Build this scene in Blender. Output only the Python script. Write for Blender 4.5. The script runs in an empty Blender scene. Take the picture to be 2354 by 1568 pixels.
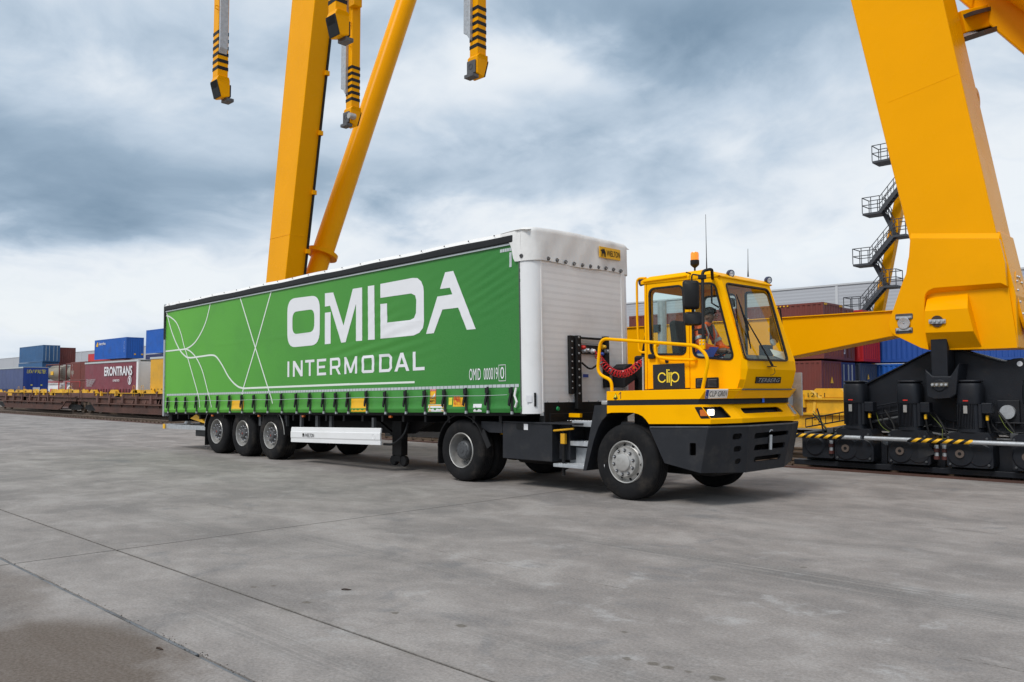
import bpy, bmesh, math, random
from mathutils import Vector, Matrix
from mathutils.geometry import tessellate_polygon
R = math.radians
V = Vector
random.seed(7)
scene = bpy.context.scene
col = scene.collection

# ---------------------------------------------------------------- camera
CAM_H = 1.53
FPX, CXP, CYP = 1917.0, 1176.5, 784.0          # photograph measured at 2353 px width
PITCH = math.atan(111 / FPX)
YAW = R(45.682)
cd = bpy.data.cameras.new("camera")
cam = bpy.data.objects.new("camera", cd)
col.objects.link(cam)
cam.location = (0, 0, CAM_H)
cam.rotation_euler = (R(90) + PITCH, 0, R(90) - YAW)
cd.sensor_width = 36
cd.lens = FPX / 2353 * 36
cd.clip_start = 0.1
cd.clip_end = 3000
scene.camera = cam

# ---------------------------------------------------------------- view
vs = scene.view_settings
vs.view_transform = 'Standard'
vs.look = 'None'
vs.gamma = 1
vs.use_curve_mapping = False
vs.exposure = 0.53

# ---------------------------------------------------------------- sun
SUN_EL, SUN_AZ = R(50), R(174)      # azimuth from +Y clockwise: behind the camera, to its left
sd = bpy.data.lights.new("sun", 'SUN')
sd.energy = 1.5
sd.angle = R(18)
sd.color = (1.0, 0.965, 0.92)
sun = bpy.data.objects.new("sun", sd)
col.objects.link(sun)
sdir = V((math.sin(SUN_AZ) * math.cos(SUN_EL), math.cos(SUN_AZ) * math.cos(SUN_EL), math.sin(SUN_EL)))
sun.rotation_euler = (-sdir).to_track_quat('-Z', 'Y').to_euler()
sun.location = sdir * 60


# ---------------------------------------------------------------- node helper
class G:
    """tiny node-graph writer"""
    def __init__(self, nt):
        self.nt = nt
        nt.nodes.clear()

    def n(self, typ, ins=None, out=0, **props):
        nd = self.nt.nodes.new(typ)
        for k, v in props.items():
            setattr(nd, k, v)
        for k, v in (ins or {}).items():
            s = nd.inputs[k]
            if isinstance(v, bpy.types.NodeSocket):
                self.nt.links.new(v, s)
            else:
                s.default_value = v
        return nd if out is None else nd.outputs[out]

    def m(self, op, a, b=0.0, c=0.0, clamp=False):
        return self.n('ShaderNodeMath', {0: a, 1: b, 2: c}, operation=op, use_clamp=clamp)

    def ramp(self, x, lo, hi, smooth=True):
        return self.n('ShaderNodeMapRange', {'Value': x, 'From Min': lo, 'From Max': hi},
                      interpolation_type='SMOOTHSTEP' if smooth else 'LINEAR')

    def noise(self, vec, scale, detail=4, rough=0.55, dist=0.0):
        return self.n('ShaderNodeTexNoise', {'Vector': vec, 'Scale': scale, 'Detail': detail,
                                             'Roughness': rough, 'Distortion': dist})

    def scale(self, vec, s):
        return self.n('ShaderNodeVectorMath', {0: vec, 1: s}, operation='MULTIPLY')

    def add(self, vec, s):
        return self.n('ShaderNodeVectorMath', {0: vec, 1: s}, operation='ADD')

    def mix(self, f, a, b, blend='MIX'):
        nd = self.nt.nodes.new('ShaderNodeMix')
        nd.data_type = 'RGBA'
        nd.blend_type = blend
        nd.clamp_factor = True
        for i, v in ((0, f), (6, a), (7, b)):
            if isinstance(v, bpy.types.NodeSocket):
                self.nt.links.new(v, nd.inputs[i])
            else:
                if i and len(v) == 3:
                    v = (*v, 1)
                nd.inputs[i].default_value = v
        return nd.outputs[2]

    def blob(self, vec, c, r, soft=0.6):
        """1 inside an ellipsoid centre c radii r, falling to 0 outside"""
        d = self.n('ShaderNodeVectorMath', {0: vec, 1: c}, operation='SUBTRACT')
        d = self.n('ShaderNodeVectorMath', {0: d, 1: r}, operation='DIVIDE')
        l = self.n('ShaderNodeVectorMath', {0: d}, out=1, operation='LENGTH')
        return self.ramp(l, 1.0 + soft, max(1.0 - soft, 0.0))


# ---------------------------------------------------------------- sky
w = bpy.data.worlds.new("World")
scene.world = w
w.use_nodes = True
g = G(w.node_tree)
dirv = g.n('ShaderNodeTexCoord')          # Generated = direction
sky = g.n('ShaderNodeTexSky', sky_type='NISHITA', sun_disc=False, sun_elevation=SUN_EL,
          sun_rotation=SUN_AZ, air_density=1.0, dust_density=1.5)
sep = g.n('ShaderNodeSeparateXYZ', {0: dirv}, out=None)
den = g.m('ADD', g.m('MAXIMUM', sep.outputs[2], 0.0), 0.30)
flat = g.n('ShaderNodeCombineXYZ', {0: g.m('DIVIDE', sep.outputs[0], den),
                                    1: g.m('DIVIDE', sep.outputs[1], den), 2: 0.35})
warp = g.n('ShaderNodeTexNoise', {'Vector': flat, 'Scale': 1.3, 'Detail': 3.0}, out=1)
flat2 = g.add(flat, g.scale(g.add(warp, (-.5, -.5, -.5)), (.45, .45, .2)))
n1 = g.noise(flat2, 1.15, 5, 0.50)
n2 = g.noise(g.add(flat2, (3.1, 7.7, 1.0)), 3.5, 7, 0.55)
n3 = g.noise(g.add(flat2, (11., 2., 4.0)), 8.0, 6, 0.6)
dens = g.m('ADD', g.m('MULTIPLY', n1, 0.60), g.m('ADD', g.m('MULTIPLY', n2, 0.30), g.m('MULTIPLY', n3, 0.11)))
def skydir(px, py):
    f = V((-math.cos(YAW) * math.cos(PITCH), math.sin(YAW) * math.cos(PITCH), math.sin(PITCH)))
    r = V((math.sin(YAW), math.cos(YAW), 0))
    u = r.cross(f)
    return (f + r * ((px - CXP) / FPX) - u * ((py - CYP) / FPX)).normalized()


# the large cloud banks of the day: direction, width, height, darkness
banks = [(1120, 440, .30, .045, .11), (1720, 120, .20, .11, .13), (150, 470, .22, .055, .14),
         (140, 40, .18, .05, .10), (1300, 30, .25, .05, .10), (2150, 250, .2, .10, -.08),
         (420, 230, .20, .08, -.06), (1200, 290, .22, .03, .08), (1450, 560, .34, .04, -.09),
         (1900, 430, .14, .07, -.08), (250, 640, .4, .05, -.05), (2250, 560, .2, .06, -.08),
         (450, 390, .25, .025, .05), (620, 120, .15, .12, -.05), (40, 280, .08, .04, .06), (1180, 130, .10, .05, -.05),
         (1330, 200, .12, .05, -.05), (1950, 640, .3, .05, -.06)]
acc = dens
for px, py, wd, ht, amt in banks:
    c = skydir(px, py)
    right = V((c.y, -c.x, 0)).normalized()
    upv = right.cross(c)
    dx = g.n('ShaderNodeVectorMath', {0: dirv, 1: tuple(right)}, out=1, operation='DOT_PRODUCT')
    dy = g.n('ShaderNodeVectorMath', {0: dirv, 1: tuple(upv)}, out=1, operation='DOT_PRODUCT')
    dz = g.n('ShaderNodeVectorMath', {0: dirv, 1: tuple(c)}, out=1, operation='DOT_PRODUCT')
    wob = g.m('SUBTRACT', g.m('MULTIPLY', n2, .16), .08)
    ex = g.m('POWER', g.m('DIVIDE', g.m('ADD', dx, wob), wd), 2)
    ey = g.m('POWER', g.m('DIVIDE', g.m('ADD', dy, g.m('MULTIPLY', wob, .6)), ht), 2)
    gau = g.m('POWER', 2.718, g.m('MULTIPLY', g.m('ADD', ex, ey), -1.0))
    gau = g.m('MULTIPLY', gau, g.m('GREATER_THAN', dz, 0.0))
    acc = g.m('ADD', acc, g.m('MULTIPLY', gau, amt))
# towards the horizon the deck thins and brightens
hz = g.ramp(sep.outputs[2], 0.30, 0.0)
acc = g.m('SUBTRACT', acc, g.m('ADD', g.m('MULTIPLY', hz, 0.075), 0.004))
cr = g.nt.nodes.new('ShaderNodeValToRGB')
els = cr.color_ramp.elements
stops = [(0.35, (6.2, 6.45, 6.65)), (0.45, (5.2, 5.65, 6.15)), (0.53, (3.75, 4.45, 5.25)), (0.62, (2.35, 3.1, 3.95)),
         (0.75, (1.35, 2.0, 2.75))]
while len(els) < len(stops):
    els.new(0.5)
for e, (p, c) in zip(els, stops):
    e.position = p
    e.color = (*[x / 10 for x in c], 1)
g.nt.links.new(acc, cr.inputs[0])
cloud = g.n('ShaderNodeVectorMath', {0: cr.outputs[0], 1: (10, 10, 10)}, operation='MULTIPLY')
cover = g.ramp(acc, 0.30, 0.40)
cover = g.m('MAXIMUM', cover, 0.9)
skymix = g.mix(cover, sky, cloud)
bg = g.n('ShaderNodeBackground', {'Color': skymix, 'Strength': 0.1})
g.n('ShaderNodeOutputWorld', {'Surface': bg}, out=None)


# ---------------------------------------------------------------- measuring helper
FH = V((-math.cos(YAW), math.sin(YAW), 0))
RT = V((math.sin(YAW), math.cos(YAW), 0))
FW = FH * math.cos(PITCH) + V((0, 0, math.sin(PITCH)))
UPV = RT.cross(FW)
CAM = V((0, 0, CAM_H))


def at(px, py, Y=None, X=None, Z=None):
    """point of the place seen at a photo position, on a plane of known distance / height"""
    d = FW + RT * ((px - CXP) / FPX) - UPV * ((py - CYP) / FPX)
    if Y is not None:
        return CAM + d * (Y / d.y)
    if X is not None:
        return CAM + d * (X / d.x)
    return CAM + d * ((Z - CAM_H) / d.z)


# ---------------------------------------------------------------- materials
MATS = {}


def pbr(name, base, rough=0.5, metal=0.0, vary=0.0, vscale=3.0, bump=0.0, bscale=40.0, coat=0.0, dirt=None,
        dscale=1.2, spec=0.5, alpha=None, emit=None, stretch=(1, 1, 1)):
    m = bpy.data.materials.new(name)
    m.use_nodes = True
    g = G(m.node_tree)
    tc = g.n('ShaderNodeNewGeometry')
    pos = g.scale(tc, stretch)
    c = (*base, 1)
    if vary:
        f = g.noise(pos, vscale, 5, .6)
        f = g.ramp(f, .25, .75, False)
        c = g.mix(f, tuple(x * (1 - vary) for x in base), tuple(min(1, x * (1 + vary)) for x in base))
    if dirt:
        dcol, amt = dirt
        f2 = g.noise(g.add(pos, (5, 3, 1)), dscale, 8, .65)
        f2 = g.m('MULTIPLY', g.ramp(f2, .48, .78), amt)
        c = g.mix(f2, c, dcol)
    ins = {'Base Color': c, 'Roughness': rough, 'Metallic': metal, 'Coat Weight': coat, 'Specular IOR Level': spec}
    if vary or dirt:
        fr = g.noise(pos, vscale * 2.3, 4, .6)
        ins['Roughness'] = g.m('ADD', g.m('MULTIPLY', fr, .22), max(.02, rough - .11), clamp=True)
    if bump:
        bn = g.noise(pos, bscale, 4, .6)
        ins['Normal'] = g.n('ShaderNodeBump', {'Strength': bump, 'Distance': .02, 'Height': bn})
    if emit:
        ins['Emission Color'] = (*emit[0], 1)
        ins['Emission Strength'] = emit[1]
    b = g.n('ShaderNodeBsdfPrincipled', ins)
    g.n('ShaderNodeOutputMaterial', {'Surface': b}, out=None)
    MATS[name] = m
    return m


def glassmat(name, tint, fres=1.45):
    m = bpy.data.materials.new(name)
    m.use_nodes = True
    g = G(m.node_tree)
    t = g.n('ShaderNodeBsdfTransparent', {'Color': (*tint, 1)})
    gl = g.n('ShaderNodeBsdfGlossy', {'Color': (.9, .95, .95, 1), 'Roughness': .02})
    lw = g.n('ShaderNodeLayerWeight', {'Blend': .5}, out=1)
    f = g.m('ADD', g.m('MULTIPLY', g.m('POWER', lw, 3.5), .36), .010)
    mx = g.n('ShaderNodeMixShader', {0: f, 1: t, 2: gl})
    g.n('ShaderNodeOutputMaterial', {'Surface': mx}, out=None)
    MATS[name] = m
    return m


YEL = (0.93, 0.455, 0.0)
pbr('yellow', (1.0, .465, .0), .34, 0, .02, 1.5, dirt=((.62, .29, .0), .16), dscale=2.0, spec=.05)
pbr('crane_yellow', (.92, .385, .0), .27, 0, .05, .5, bump=.02, bscale=60, dirt=((.58, .27, .0), .22), dscale=.5, spec=.07)
pbr('wagon_yellow', (.74, .40, .015), .5, 0, .15, 2, dirt=((.12, .08, .04), .6), dscale=1.0)
pbr('black', (.006, .006, .007), .5, 0, .2, 5, bump=.05, spec=.3)
pbr('black_gloss', (.012, .012, .014), .25)
pbr('rubber', (.010, .010, .011), .8, 0, .3, 4, bump=.1, bscale=60, dirt=((.055, .046, .038), .65), dscale=4, spec=.2)
pbr('frame_black', (.007, .007, .008), .6, 0, .3, 3, bump=.08, bscale=30, dirt=((.03, .025, .02), .4), spec=.3)
pbr('anthracite', (.018, .0195, .024), .55, 0, .15, 5, bump=.08, bscale=120, dirt=((.075, .068, .060), .45), dscale=2.5, spec=.3)
pbr('crane_black', (.011, .013, .018), .48, 0, .25, 3, bump=.12, bscale=45, dirt=((.034, .029, .025), .5), dscale=2.2, spec=.3)
pbr('scuffed_highlight_edge', (.075, .08, .088), .5, .2, .4, 6, bump=.2)  # bluish grey: painted edge highlight together with scuffs
pbr('plastic_black', (.010, .010, .011), .55, 0, .2, 8, spec=.35)
pbr('chrome', (.62, .62, .64), .22, 1.0, .1, 8)
pbr('galv', (.46, .48, .50), .45, .45, .2, 14, bump=.05, bscale=80)
pbr('alu', (.88, .86, .84), .5, .0, .05, 1.2, dirt=((.40, .36, .31), .3), dscale=.9)
pbr('alu_rib', (.74, .72, .70), .5, .0)
pbr('rim_steel', (.46, .45, .43), .42, .5, .12, 7, dirt=((.16, .14, .115), .6), dscale=6)
pbr('rim_dark', (.10, .10, .105), .5, .3, .2, 7, dirt=((.2, .18, .15), .4), dscale=6)
pbr('hub_grey', (.07, .073, .078), .5, .2, .2, 9)
pbr('white_paint', (.80, .80, .80), .35, 0, .03, 2, coat=.2, dirt=((.5, .48, .44), .22))
pbr('white_tarp', (.80, .79, .77), .6, 0, .04, 1.2, bump=.3, bscale=5, dirt=((.48, .46, .43), .4), dscale=1.6, spec=.25)
pbr('print_white', (.78, .78, .80), .45, 0, .02, 2)
pbr('print_line', (.74, .80, .72), .45)
pbr('tape_grey', (.50, .54, .55), .4, .1)
pbr('strap_black', (.012, .012, .012), .6)
pbr('sticker_yellow', (.85, .46, .01), .5)
pbr('sticker_lime', (.75, .75, .06), .5)
pbr('sticker_red', (.6, .03, .02), .5)
pbr('sticker_blue', (.03, .07, .35), .5)
pbr('amber', (.65, .14, .004), .25, coat=.5)
pbr('beacon_orange', (.95, .27, .002), .2, coat=.8, emit=((1.0, .30, .0), .25))
pbr('lamp_lit', (.9, .85, .7), .2, emit=((1.0, .84, .58), 2.2))
pbr('lamp_off', (.55, .6, .65), .15, .3)
pbr('navy', (.012, .018, .07), .3, coat=.5)
pbr('blue_bright', (.03, .15, .75), .4)
pbr('red_hose', (.62, .015, .02), .35, coat=.3)
pbr('clip_yellow', (.92, .78, .05), .45)
pbr('letter_grey', (.42, .42, .43), .4, .3)
pbr('plate_white', (.88, .88, .87), .4)
pbr('skin', (.20, .105, .07), .55)
pbr('hair', (.008, .007, .006), .6)
pbr('hivis', (1.0, .14, .008), .6, bump=.4, bscale=14, emit=None)
pbr('reflex', (.42, .42, .42), .4, .2)
pbr('seat_fabric', (.02, .02, .022), .85)
pbr('folder_blue', (.03, .06, .38), .5)
pbr('paper', (.75, .75, .73), .7)
pbr('dash', (.10, .095, .085), .7)
glassmat('glass_side', (.92, .97, .96))
glassmat('glass_front', (.95, .965, .92))
# ---------------------------------------------------------------- mesh helpers
def newell(pts):
    n = V((0, 0, 0))
    for i in range(len(pts)):
        a, b = pts[i], pts[(i + 1) % len(pts)]
        n += V(((a.y - b.y) * (a.z + b.z), (a.z - b.z) * (a.x + b.x), (a.x - b.x) * (a.y + b.y)))
    return n.normalized() if n.length else V((0, 0, 1))


class MB:
    def __init__(self):
        self.v = []
        self.f = []

    def add(self, vs, fs):
        o = len(self.v)
        self.v += [V(p) for p in vs]
        self.f += [tuple(i + o for i in f) for f in fs]
        return self

    def box(self, a, b):
        x0, x1 = sorted((a[0], b[0])); y0, y1 = sorted((a[1], b[1])); z0, z1 = sorted((a[2], b[2]))
        return self.add([(x0, y0, z0), (x1, y0, z0), (x1, y1, z0), (x0, y1, z0), (x0, y0, z1), (x1, y0, z1), (x1, y1, z1), (x0, y1, z1)],
                        [(0, 3, 2, 1), (4, 5, 6, 7), (0, 1, 5, 4), (1, 2, 6, 5), (2, 3, 7, 6), (3, 0, 4, 7)])

    def bar(self, a, b, w, h, up=(0, 0, 1)):
        """rectangular bar from a to b"""
        a, b = V(a), V(b)
        d = (b - a).normalized()
        s = d.cross(V(up))
        s = s.normalized() if s.length > 1e-4 else V((1, 0, 0))
        u = s.cross(d)
        s, u = s * w / 2, u * h / 2
        return self.add([a - s - u, a + s - u, a + s + u, a - s + u, b - s - u, b + s - u, b + s + u, b - s + u],
                        [(0, 1, 2, 3), (7, 6, 5, 4), (0, 4, 5, 1), (1, 5, 6, 2), (2, 6, 7, 3), (3, 7, 4, 0)])

    def panel(self, outer, vec, holes=()):
        """flat plate, optional holes, thickened along vec"""
        loops = [[V(p) for p in outer]] + [[V(p) for p in h] for h in holes]
        vec = V(vec)
        nn = newell(loops[0])
        flat = [p for l in loops for p in l]
        o = len(self.v)
        nv = len(flat)
        self.v += flat + [p + vec for p in flat]
        for t in tessellate_polygon(loops):
            t = list(t)
            a, b, c = (flat[i] for i in t)
            if (b - a).cross(c - a).dot(vec) > 0:
                t.reverse()
            self.f.append(tuple(o + i for i in t))
            self.f.append(tuple(o + nv + i for i in reversed(t)))
        k = 0
        for li, l in enumerate(loops):
            m = len(l)
            flip = (newell(l).dot(vec) > 0) != (li > 0)
            for i in range(m):
                q = (o + k + i, o + k + (i + 1) % m, o + nv + k + (i + 1) % m, o + nv + k + i)
                self.f.append(q if flip else tuple(reversed(q)))
            k += m
        return self

    def tube(self, pts, r, n=10, caps=True, closed=False):
        pts = [V(p) for p in pts]
        m = len(pts)
        rs = r if isinstance(r, (list, tuple)) else [r] * m
        o = len(self.v)
        ref = None
        for i, p in enumerate(pts):
            if closed:
                t = pts[(i + 1) % m] - pts[i - 1]
            else:
                t = pts[min(i + 1, m - 1)] - pts[max(i - 1, 0)]
            t.normalize()
            if ref is None:
                ref = t.cross(V((0, 0, 1)))
                if ref.length < .05:
                    ref = t.cross(V((1, 0, 0)))
            ref = (ref - t * ref.dot(t)).normalized()
            b = t.cross(ref)
            for k in range(n):
                a = 2 * math.pi * k / n
                self.v.append(p + (ref * math.cos(a) + b * math.sin(a)) * rs[i])
        for i in range(m if closed else m - 1):
            j = (i + 1) % m
            for k in range(n):
                self.f.append((o + i * n + k, o + i * n + (k + 1) % n, o + j * n + (k + 1) % n, o + j * n + k))
        if caps and not closed:
            self.f.append(tuple(o + k for k in reversed(range(n))))
            self.f.append(tuple(o + (m - 1) * n + k for k in range(n)))
        return self

    def cyl(self, a, b, r, n=20, r2=None):
        return self.tube([a, b], [r, r if r2 is None else r2], n)

    def lathe(self, prof, o, axis, n=32):
        """prof: (radius, height along axis)"""
        ax = V(axis).normalized()
        s = ax.cross(V((0, 0, 1)))
        if s.length < .05:
            s = ax.cross(V((1, 0, 0)))
        s.normalize()
        u = s.cross(ax)
        o = V(o)
        b = len(self.v)
        for r, h in prof:
            for k in range(n):
                a = 2 * math.pi * k / n
                self.v.append(o + ax * h + (s * math.cos(a) + u * math.sin(a)) * r)
        for i in range(len(prof) - 1):
            for k in range(n):
                self.f.append((b + i * n + k, b + (i + 1) * n + k, b + (i + 1) * n + (k + 1) % n, b + i * n + (k + 1) % n))
        return self

    def grid(self, fn, nu, nv):
        o = len(self.v)
        for i in range(nu + 1):
            for j in range(nv + 1):
                self.v.append(V(fn(i / nu, j / nv)))
        for i in range(nu):
            for j in range(nv):
                a = o + i * (nv + 1) + j
                self.f.append((a, a + nv + 1, a + nv + 2, a + 1))
        return self

    def build(self, name, mat, parent=None, smooth=None, bevel=0.0, seg=2, at_=None, normals=False):
        org = parent_origin(parent) if parent else V(at_ or (0, 0, 0))
        me = bpy.data.meshes.new(name)
        me.from_pydata([p - org for p in self.v], [], self.f)
        if me.validate():
            print('INVALID', name)
        if normals:
            bm = bmesh.new(); bm.from_mesh(me)
            bmesh.ops.remove_doubles(bm, verts=bm.verts, dist=1e-5)
            bmesh.ops.recalc_face_normals(bm, faces=bm.faces)
            bm.to_mesh(me); bm.free()
        me.materials.append(MATS[mat] if isinstance(mat, str) else mat)
        if smooth:
            me.polygons.foreach_set('use_smooth', [True] * len(me.polygons))
            me.set_sharp_from_angle(angle=R(smooth if smooth is not True else 40))
        me.update()
        ob = bpy.data.objects.new(name, me)
        col.objects.link(ob)
        if parent:
            ob.parent = parent
        else:
            ob.location = org
        if bevel:
            md = ob.modifiers.new('bevel', 'BEVEL')
            md.width = bevel
            md.segments = seg
            md.limit_method = 'ANGLE'
            md.angle_limit = R(40)
            md.harden_normals = False
        return ob


ORG = {}


def parent_origin(p):
    o = V((0, 0, 0))
    while p:
        o = o + p.location
        p = p.parent
    return o


def thing(name, label, cat, loc, group=None):
    o = bpy.data.objects.new(name, None)
    o.empty_display_size = .3
    col.objects.link(o)
    o.location = loc
    o['label'] = label
    o['category'] = cat
    if group:
        o['group'] = group
    return o


def tag(o, label, cat, group=None):
    o['label'] = label
    o['category'] = cat
    if group:
        o['group'] = group
    return o


def struct(o):
    o['kind'] = 'structure'
    return o


def copy_at(o, parent, off):
    """copy an object and its children (sharing mesh data), shifted by off"""
    c = o.copy()
    col.objects.link(c)
    c.parent = parent
    c.location = o.location + V(off)
    for ch in o.children:
        k = ch.copy()
        col.objects.link(k)
        k.parent = c
    return c


def rpoly(c, r, n=5):
    """round the corners of a 3-D polygon; r may be a list"""
    c = [V(p) for p in c]
    out = []
    m = len(c)
    for i in range(m):
        rr = r[i] if isinstance(r, (list, tuple)) else r
        p, a, b = c[i], c[i - 1], c[(i + 1) % m]
        if rr <= 0:
            out.append(p)
            continue
        da, db = (a - p), (b - p)
        k = min(rr, da.length * .48, db.length * .48)
        s, e = p + da.normalized() * k, p + db.normalized() * k
        for j in range(n + 1):
            t = j / n
            out.append(s * (1 - t) ** 2 + p * 2 * t * (1 - t) + e * t * t)
    return out


def rpath(c, r, n=5):
    """round the inner corners of an open path"""
    c = [V(p) for p in c]
    out = [c[0]]
    for i in range(1, len(c) - 1):
        p, a, b = c[i], c[i - 1], c[i + 1]
        da, db = a - p, b - p
        k = min(r, da.length * .48, db.length * .48)
        s, e = p + da.normalized() * k, p + db.normalized() * k
        for j in range(n + 1):
            t = j / n
            out.append(s * (1 - t) ** 2 + p * 2 * t * (1 - t) + e * t * t)
    out.append(c[-1])
    return out


def shrink(loop, k):
    c = sum((V(p) for p in loop), V()) / len(loop)
    n = newell([V(p) for p in loop])
    out = []
    m = len(loop)
    for i in range(m):
        p, a, b = V(loop[i]), V(loop[i - 1]), V(loop[(i + 1) % m])
        t = (b - a).normalized()
        s = n.cross(t)
        if s.dot(c - p) < 0:
            s = -s
        out.append(p + s * k)
    return out


def text_mb(s, o, xd, yd, w, h=None, bold=0.0, shear=0.0, lift=0.004, font_space=1.0):
    """lettering as thin geometry: box of width w (height h) at origin o along xd / yd"""
    cu = bpy.data.curves.new('t', 'FONT')
    cu.body = s
    cu.size = 1
    cu.resolution_u = 3
    cu.offset = bold
    cu.shear = shear
    cu.space_character = font_space
    ob = bpy.data.objects.new('t', cu)
    col.objects.link(ob)
    bpy.context.view_layer.update()
    dg = bpy.context.evaluated_depsgraph_get()
    me = bpy.data.meshes.new_from_object(ob.evaluated_get(dg))
    vs = [v.co.copy() for v in me.vertices]
    fs = [tuple(p.vertices) for p in me.polygons]
    bpy.data.meshes.remove(me)
    bpy.data.objects.remove(ob)
    bpy.data.curves.remove(cu)
    x0, x1 = min(v.x for v in vs), max(v.x for v in vs)
    y0, y1 = min(v.y for v in vs), max(v.y for v in vs)
    sx = w / (x1 - x0)
    sy = sx if h is None else h / (y1 - y0)
    o, xd, yd = V(o), V(xd).normalized(), V(yd)
    yd = yd.normalized()
    n = xd.cross(yd).normalized()
    mb = MB()
    mb.add([o + xd * ((v.x - x0) * sx) + yd * ((v.y - y0) * sy) + n * lift for v in vs], fs)
    return mb
# ---------------------------------------------------------------- ground materials
DRIPS = [(at(1176.5 + x * .5, 1091.5 + y * .5, Z=0).x, at(1176.5 + x * .5, 1091.5 + y * .5, Z=0).y, r) for x, y, r in
         ((530, 845, .035), (652, 868, .035), (718, 886, .035), (805, 904, .022), (940, 935, .045), (512, 722, .025), (-1185, 516, .03), (-1096, 510, .026),
          (-943, 586, .035), (-538, 635, .03), (-231, 693, .042), (1340, 425, .03))]


def concrete():
    m = bpy.data.materials.new('concrete')
    m.use_nodes = True
    g = G(m.node_tree)
    P = g.n('ShaderNodeNewGeometry')
    big = g.noise(P, .30, 5, .6, .5)
    med = g.noise(g.scale(P, (.8, 1.1, 1)), .95, 9, .66, .35)
    sml = g.noise(g.add(P, (4, 9, 2)), 3.6, 7, .68, .2)
    strk = g.noise(g.scale(P, (.35, 2.6, 1)), 1.6, 7, .65)
    fine = g.noise(P, 48, 4, .75)
    grit = g.noise(P, 150, 2, .6)
    c = g.mix(g.ramp(big, .3, .7), (0.243, 0.216, 0.199), (0.314, 0.282, 0.261))
    c = g.mix(g.m('MULTIPLY', g.ramp(med, .46, .63), .85), c, (0.180, 0.162, 0.152))
    c = g.mix(g.m('MULTIPLY', g.ramp(med, .49, .36), .8), c, (0.367, 0.336, 0.314))
    c = g.mix(g.m('MULTIPLY', g.ramp(sml, .50, .70), .42), c, (0.160, 0.145, 0.138))
    c = g.mix(g.m('MULTIPLY', g.ramp(sml, .47, .32), .45), c, (0.390, 0.362, 0.343))
    # pale scuffed patches
    sc = g.noise(g.add(P, (2.2, 1.4, 0)), 1.9, 7, .62, .3)
    reg = g.blob(P, (-2.6, 5.2, 0), (3.4, 2.9, 3), .8)
    c = g.mix(g.m('MULTIPLY', g.m('MULTIPLY', g.ramp(sc, .56, .70), reg), .6), c, (.47, .46, .45))
    c = g.mix(g.m('MULTIPLY', g.ramp(sc, .64, .76), .35), c, (.43, .42, .40))
    # grey-blue rubber and oil smears
    sm = g.noise(g.add(P, (9, 4, 2)), 1.25, 7, .62, .5)
    c = g.mix(g.m('MULTIPLY', g.ramp(sm, .58, .72), .6), c, (.125, .127, .135))
    # tyre marks, lines of fine streaks
    for y0, x0, rx, wd, a in ((6.66, -3.2, 2.9, .20, .8), (6.40, -1.4, 2.2, .12, .55), (4.75, -6.6, 2.4, .15, .4), (8.9, -5.2, 3.5, .17, .4), (3.7, -2.6, 1.6, .14, .35), (8.1, -3.5, 3.0, .16, .25),
                              (4.3, -9.0, 3.2, .18, .3), (6.9, -12.0, 5.0, .2, .35), (2.7, -4.6, 1.8, .16, .35), (1.0, -3.4, 2.0, .2, .3)):
        f = g.blob(P, (x0, y0, 0), (rx, wd, 2), .75)
        st = g.noise(g.scale(P, (.12, 9.0, 1)), 4.0, 3, .6)
        f = g.m('MULTIPLY', f, g.m('MULTIPLY', g.ramp(st, .32, .62), a))
        c = g.mix(f, c, (.10, .098, .095))
    # brown damp stain beyond the wide joint
    edge = g.m('MULTIPLY', g.m('SUBTRACT', g.noise(P, 1.6, 5, .55), .5), 1.5)
    Pw = g.n('ShaderNodeVectorMath', {0: P, 1: g.n('ShaderNodeCombineXYZ', {0: edge, 1: g.m('MULTIPLY', edge, .5), 2: 0.0})}, operation='ADD')
    jit = g.m('MULTIPLY', g.m('SUBTRACT', g.noise(P, 22, 3, .6), .5), .05)
    Pw2 = g.n('ShaderNodeVectorMath', {0: P, 1: g.n('ShaderNodeCombineXYZ', {0: jit, 1: jit, 2: 0.0})}, operation='ADD')
    st = g.blob(Pw, (-5.25, 1.40, 0), (1.15, .82, 3), .22)
    st2 = g.blob(Pw, (-7.6, 1.9, 0), (1.3, .3, 3), .5)
    st = g.m('MAXIMUM', st, g.m('MULTIPLY', st2, .55))
    yy = g.n('ShaderNodeSeparateXYZ', {0: P}, out=None).outputs[1]
    st = g.m('MULTIPLY', st, g.m('LESS_THAN', yy, 2.26))
    c = g.mix(g.m('MULTIPLY', st, g.m('ADD', g.m('MULTIPLY', strk, .4), .72), clamp=True), c, (.075, .042, .020))
    # dirt lying along the joints
    for jy in (2.25, 3.13):
        dj = g.m('ABSOLUTE', g.m('SUBTRACT', yy, jy))
        f = g.m('MULTIPLY', g.ramp(dj, .10, .0), g.ramp(g.noise(P, 2.2, 5, .6), .48, .68))
        c = g.mix(g.m('MULTIPLY', f, .55), c, (.13, .115, .095))
    # dirt packed in the fine saw cuts and hairline cracks
    xx = g.n('ShaderNodeSeparateXYZ', {0: P}, out=None).outputs[0]
    wig = g.m('MULTIPLY', g.m('SUBTRACT', g.noise(P, 3.0, 5, .6), .5), .03)
    brk = g.noise(g.add(P, (7, 1, 3)), 1.1, 6, .7)
    for co, pos, wd, lo, am in ((xx, -8.33, .020, .22, .9), (yy, 5.25, .012, .46, .75), (yy, 10.0, .014, .44, .7), (yy, 3.13, .017, .1, .85)):
        d = g.m('ABSOLUTE', g.m('SUBTRACT', g.m('ADD', co, g.m('MULTIPLY', wig, .4)), pos))
        f = g.m('MULTIPLY', g.ramp(d, wd, wd * .35), g.ramp(brk, lo, lo + .15))
        c = g.mix(g.m('MULTIPLY', f, am), c, (.055, .048, .04))
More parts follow.
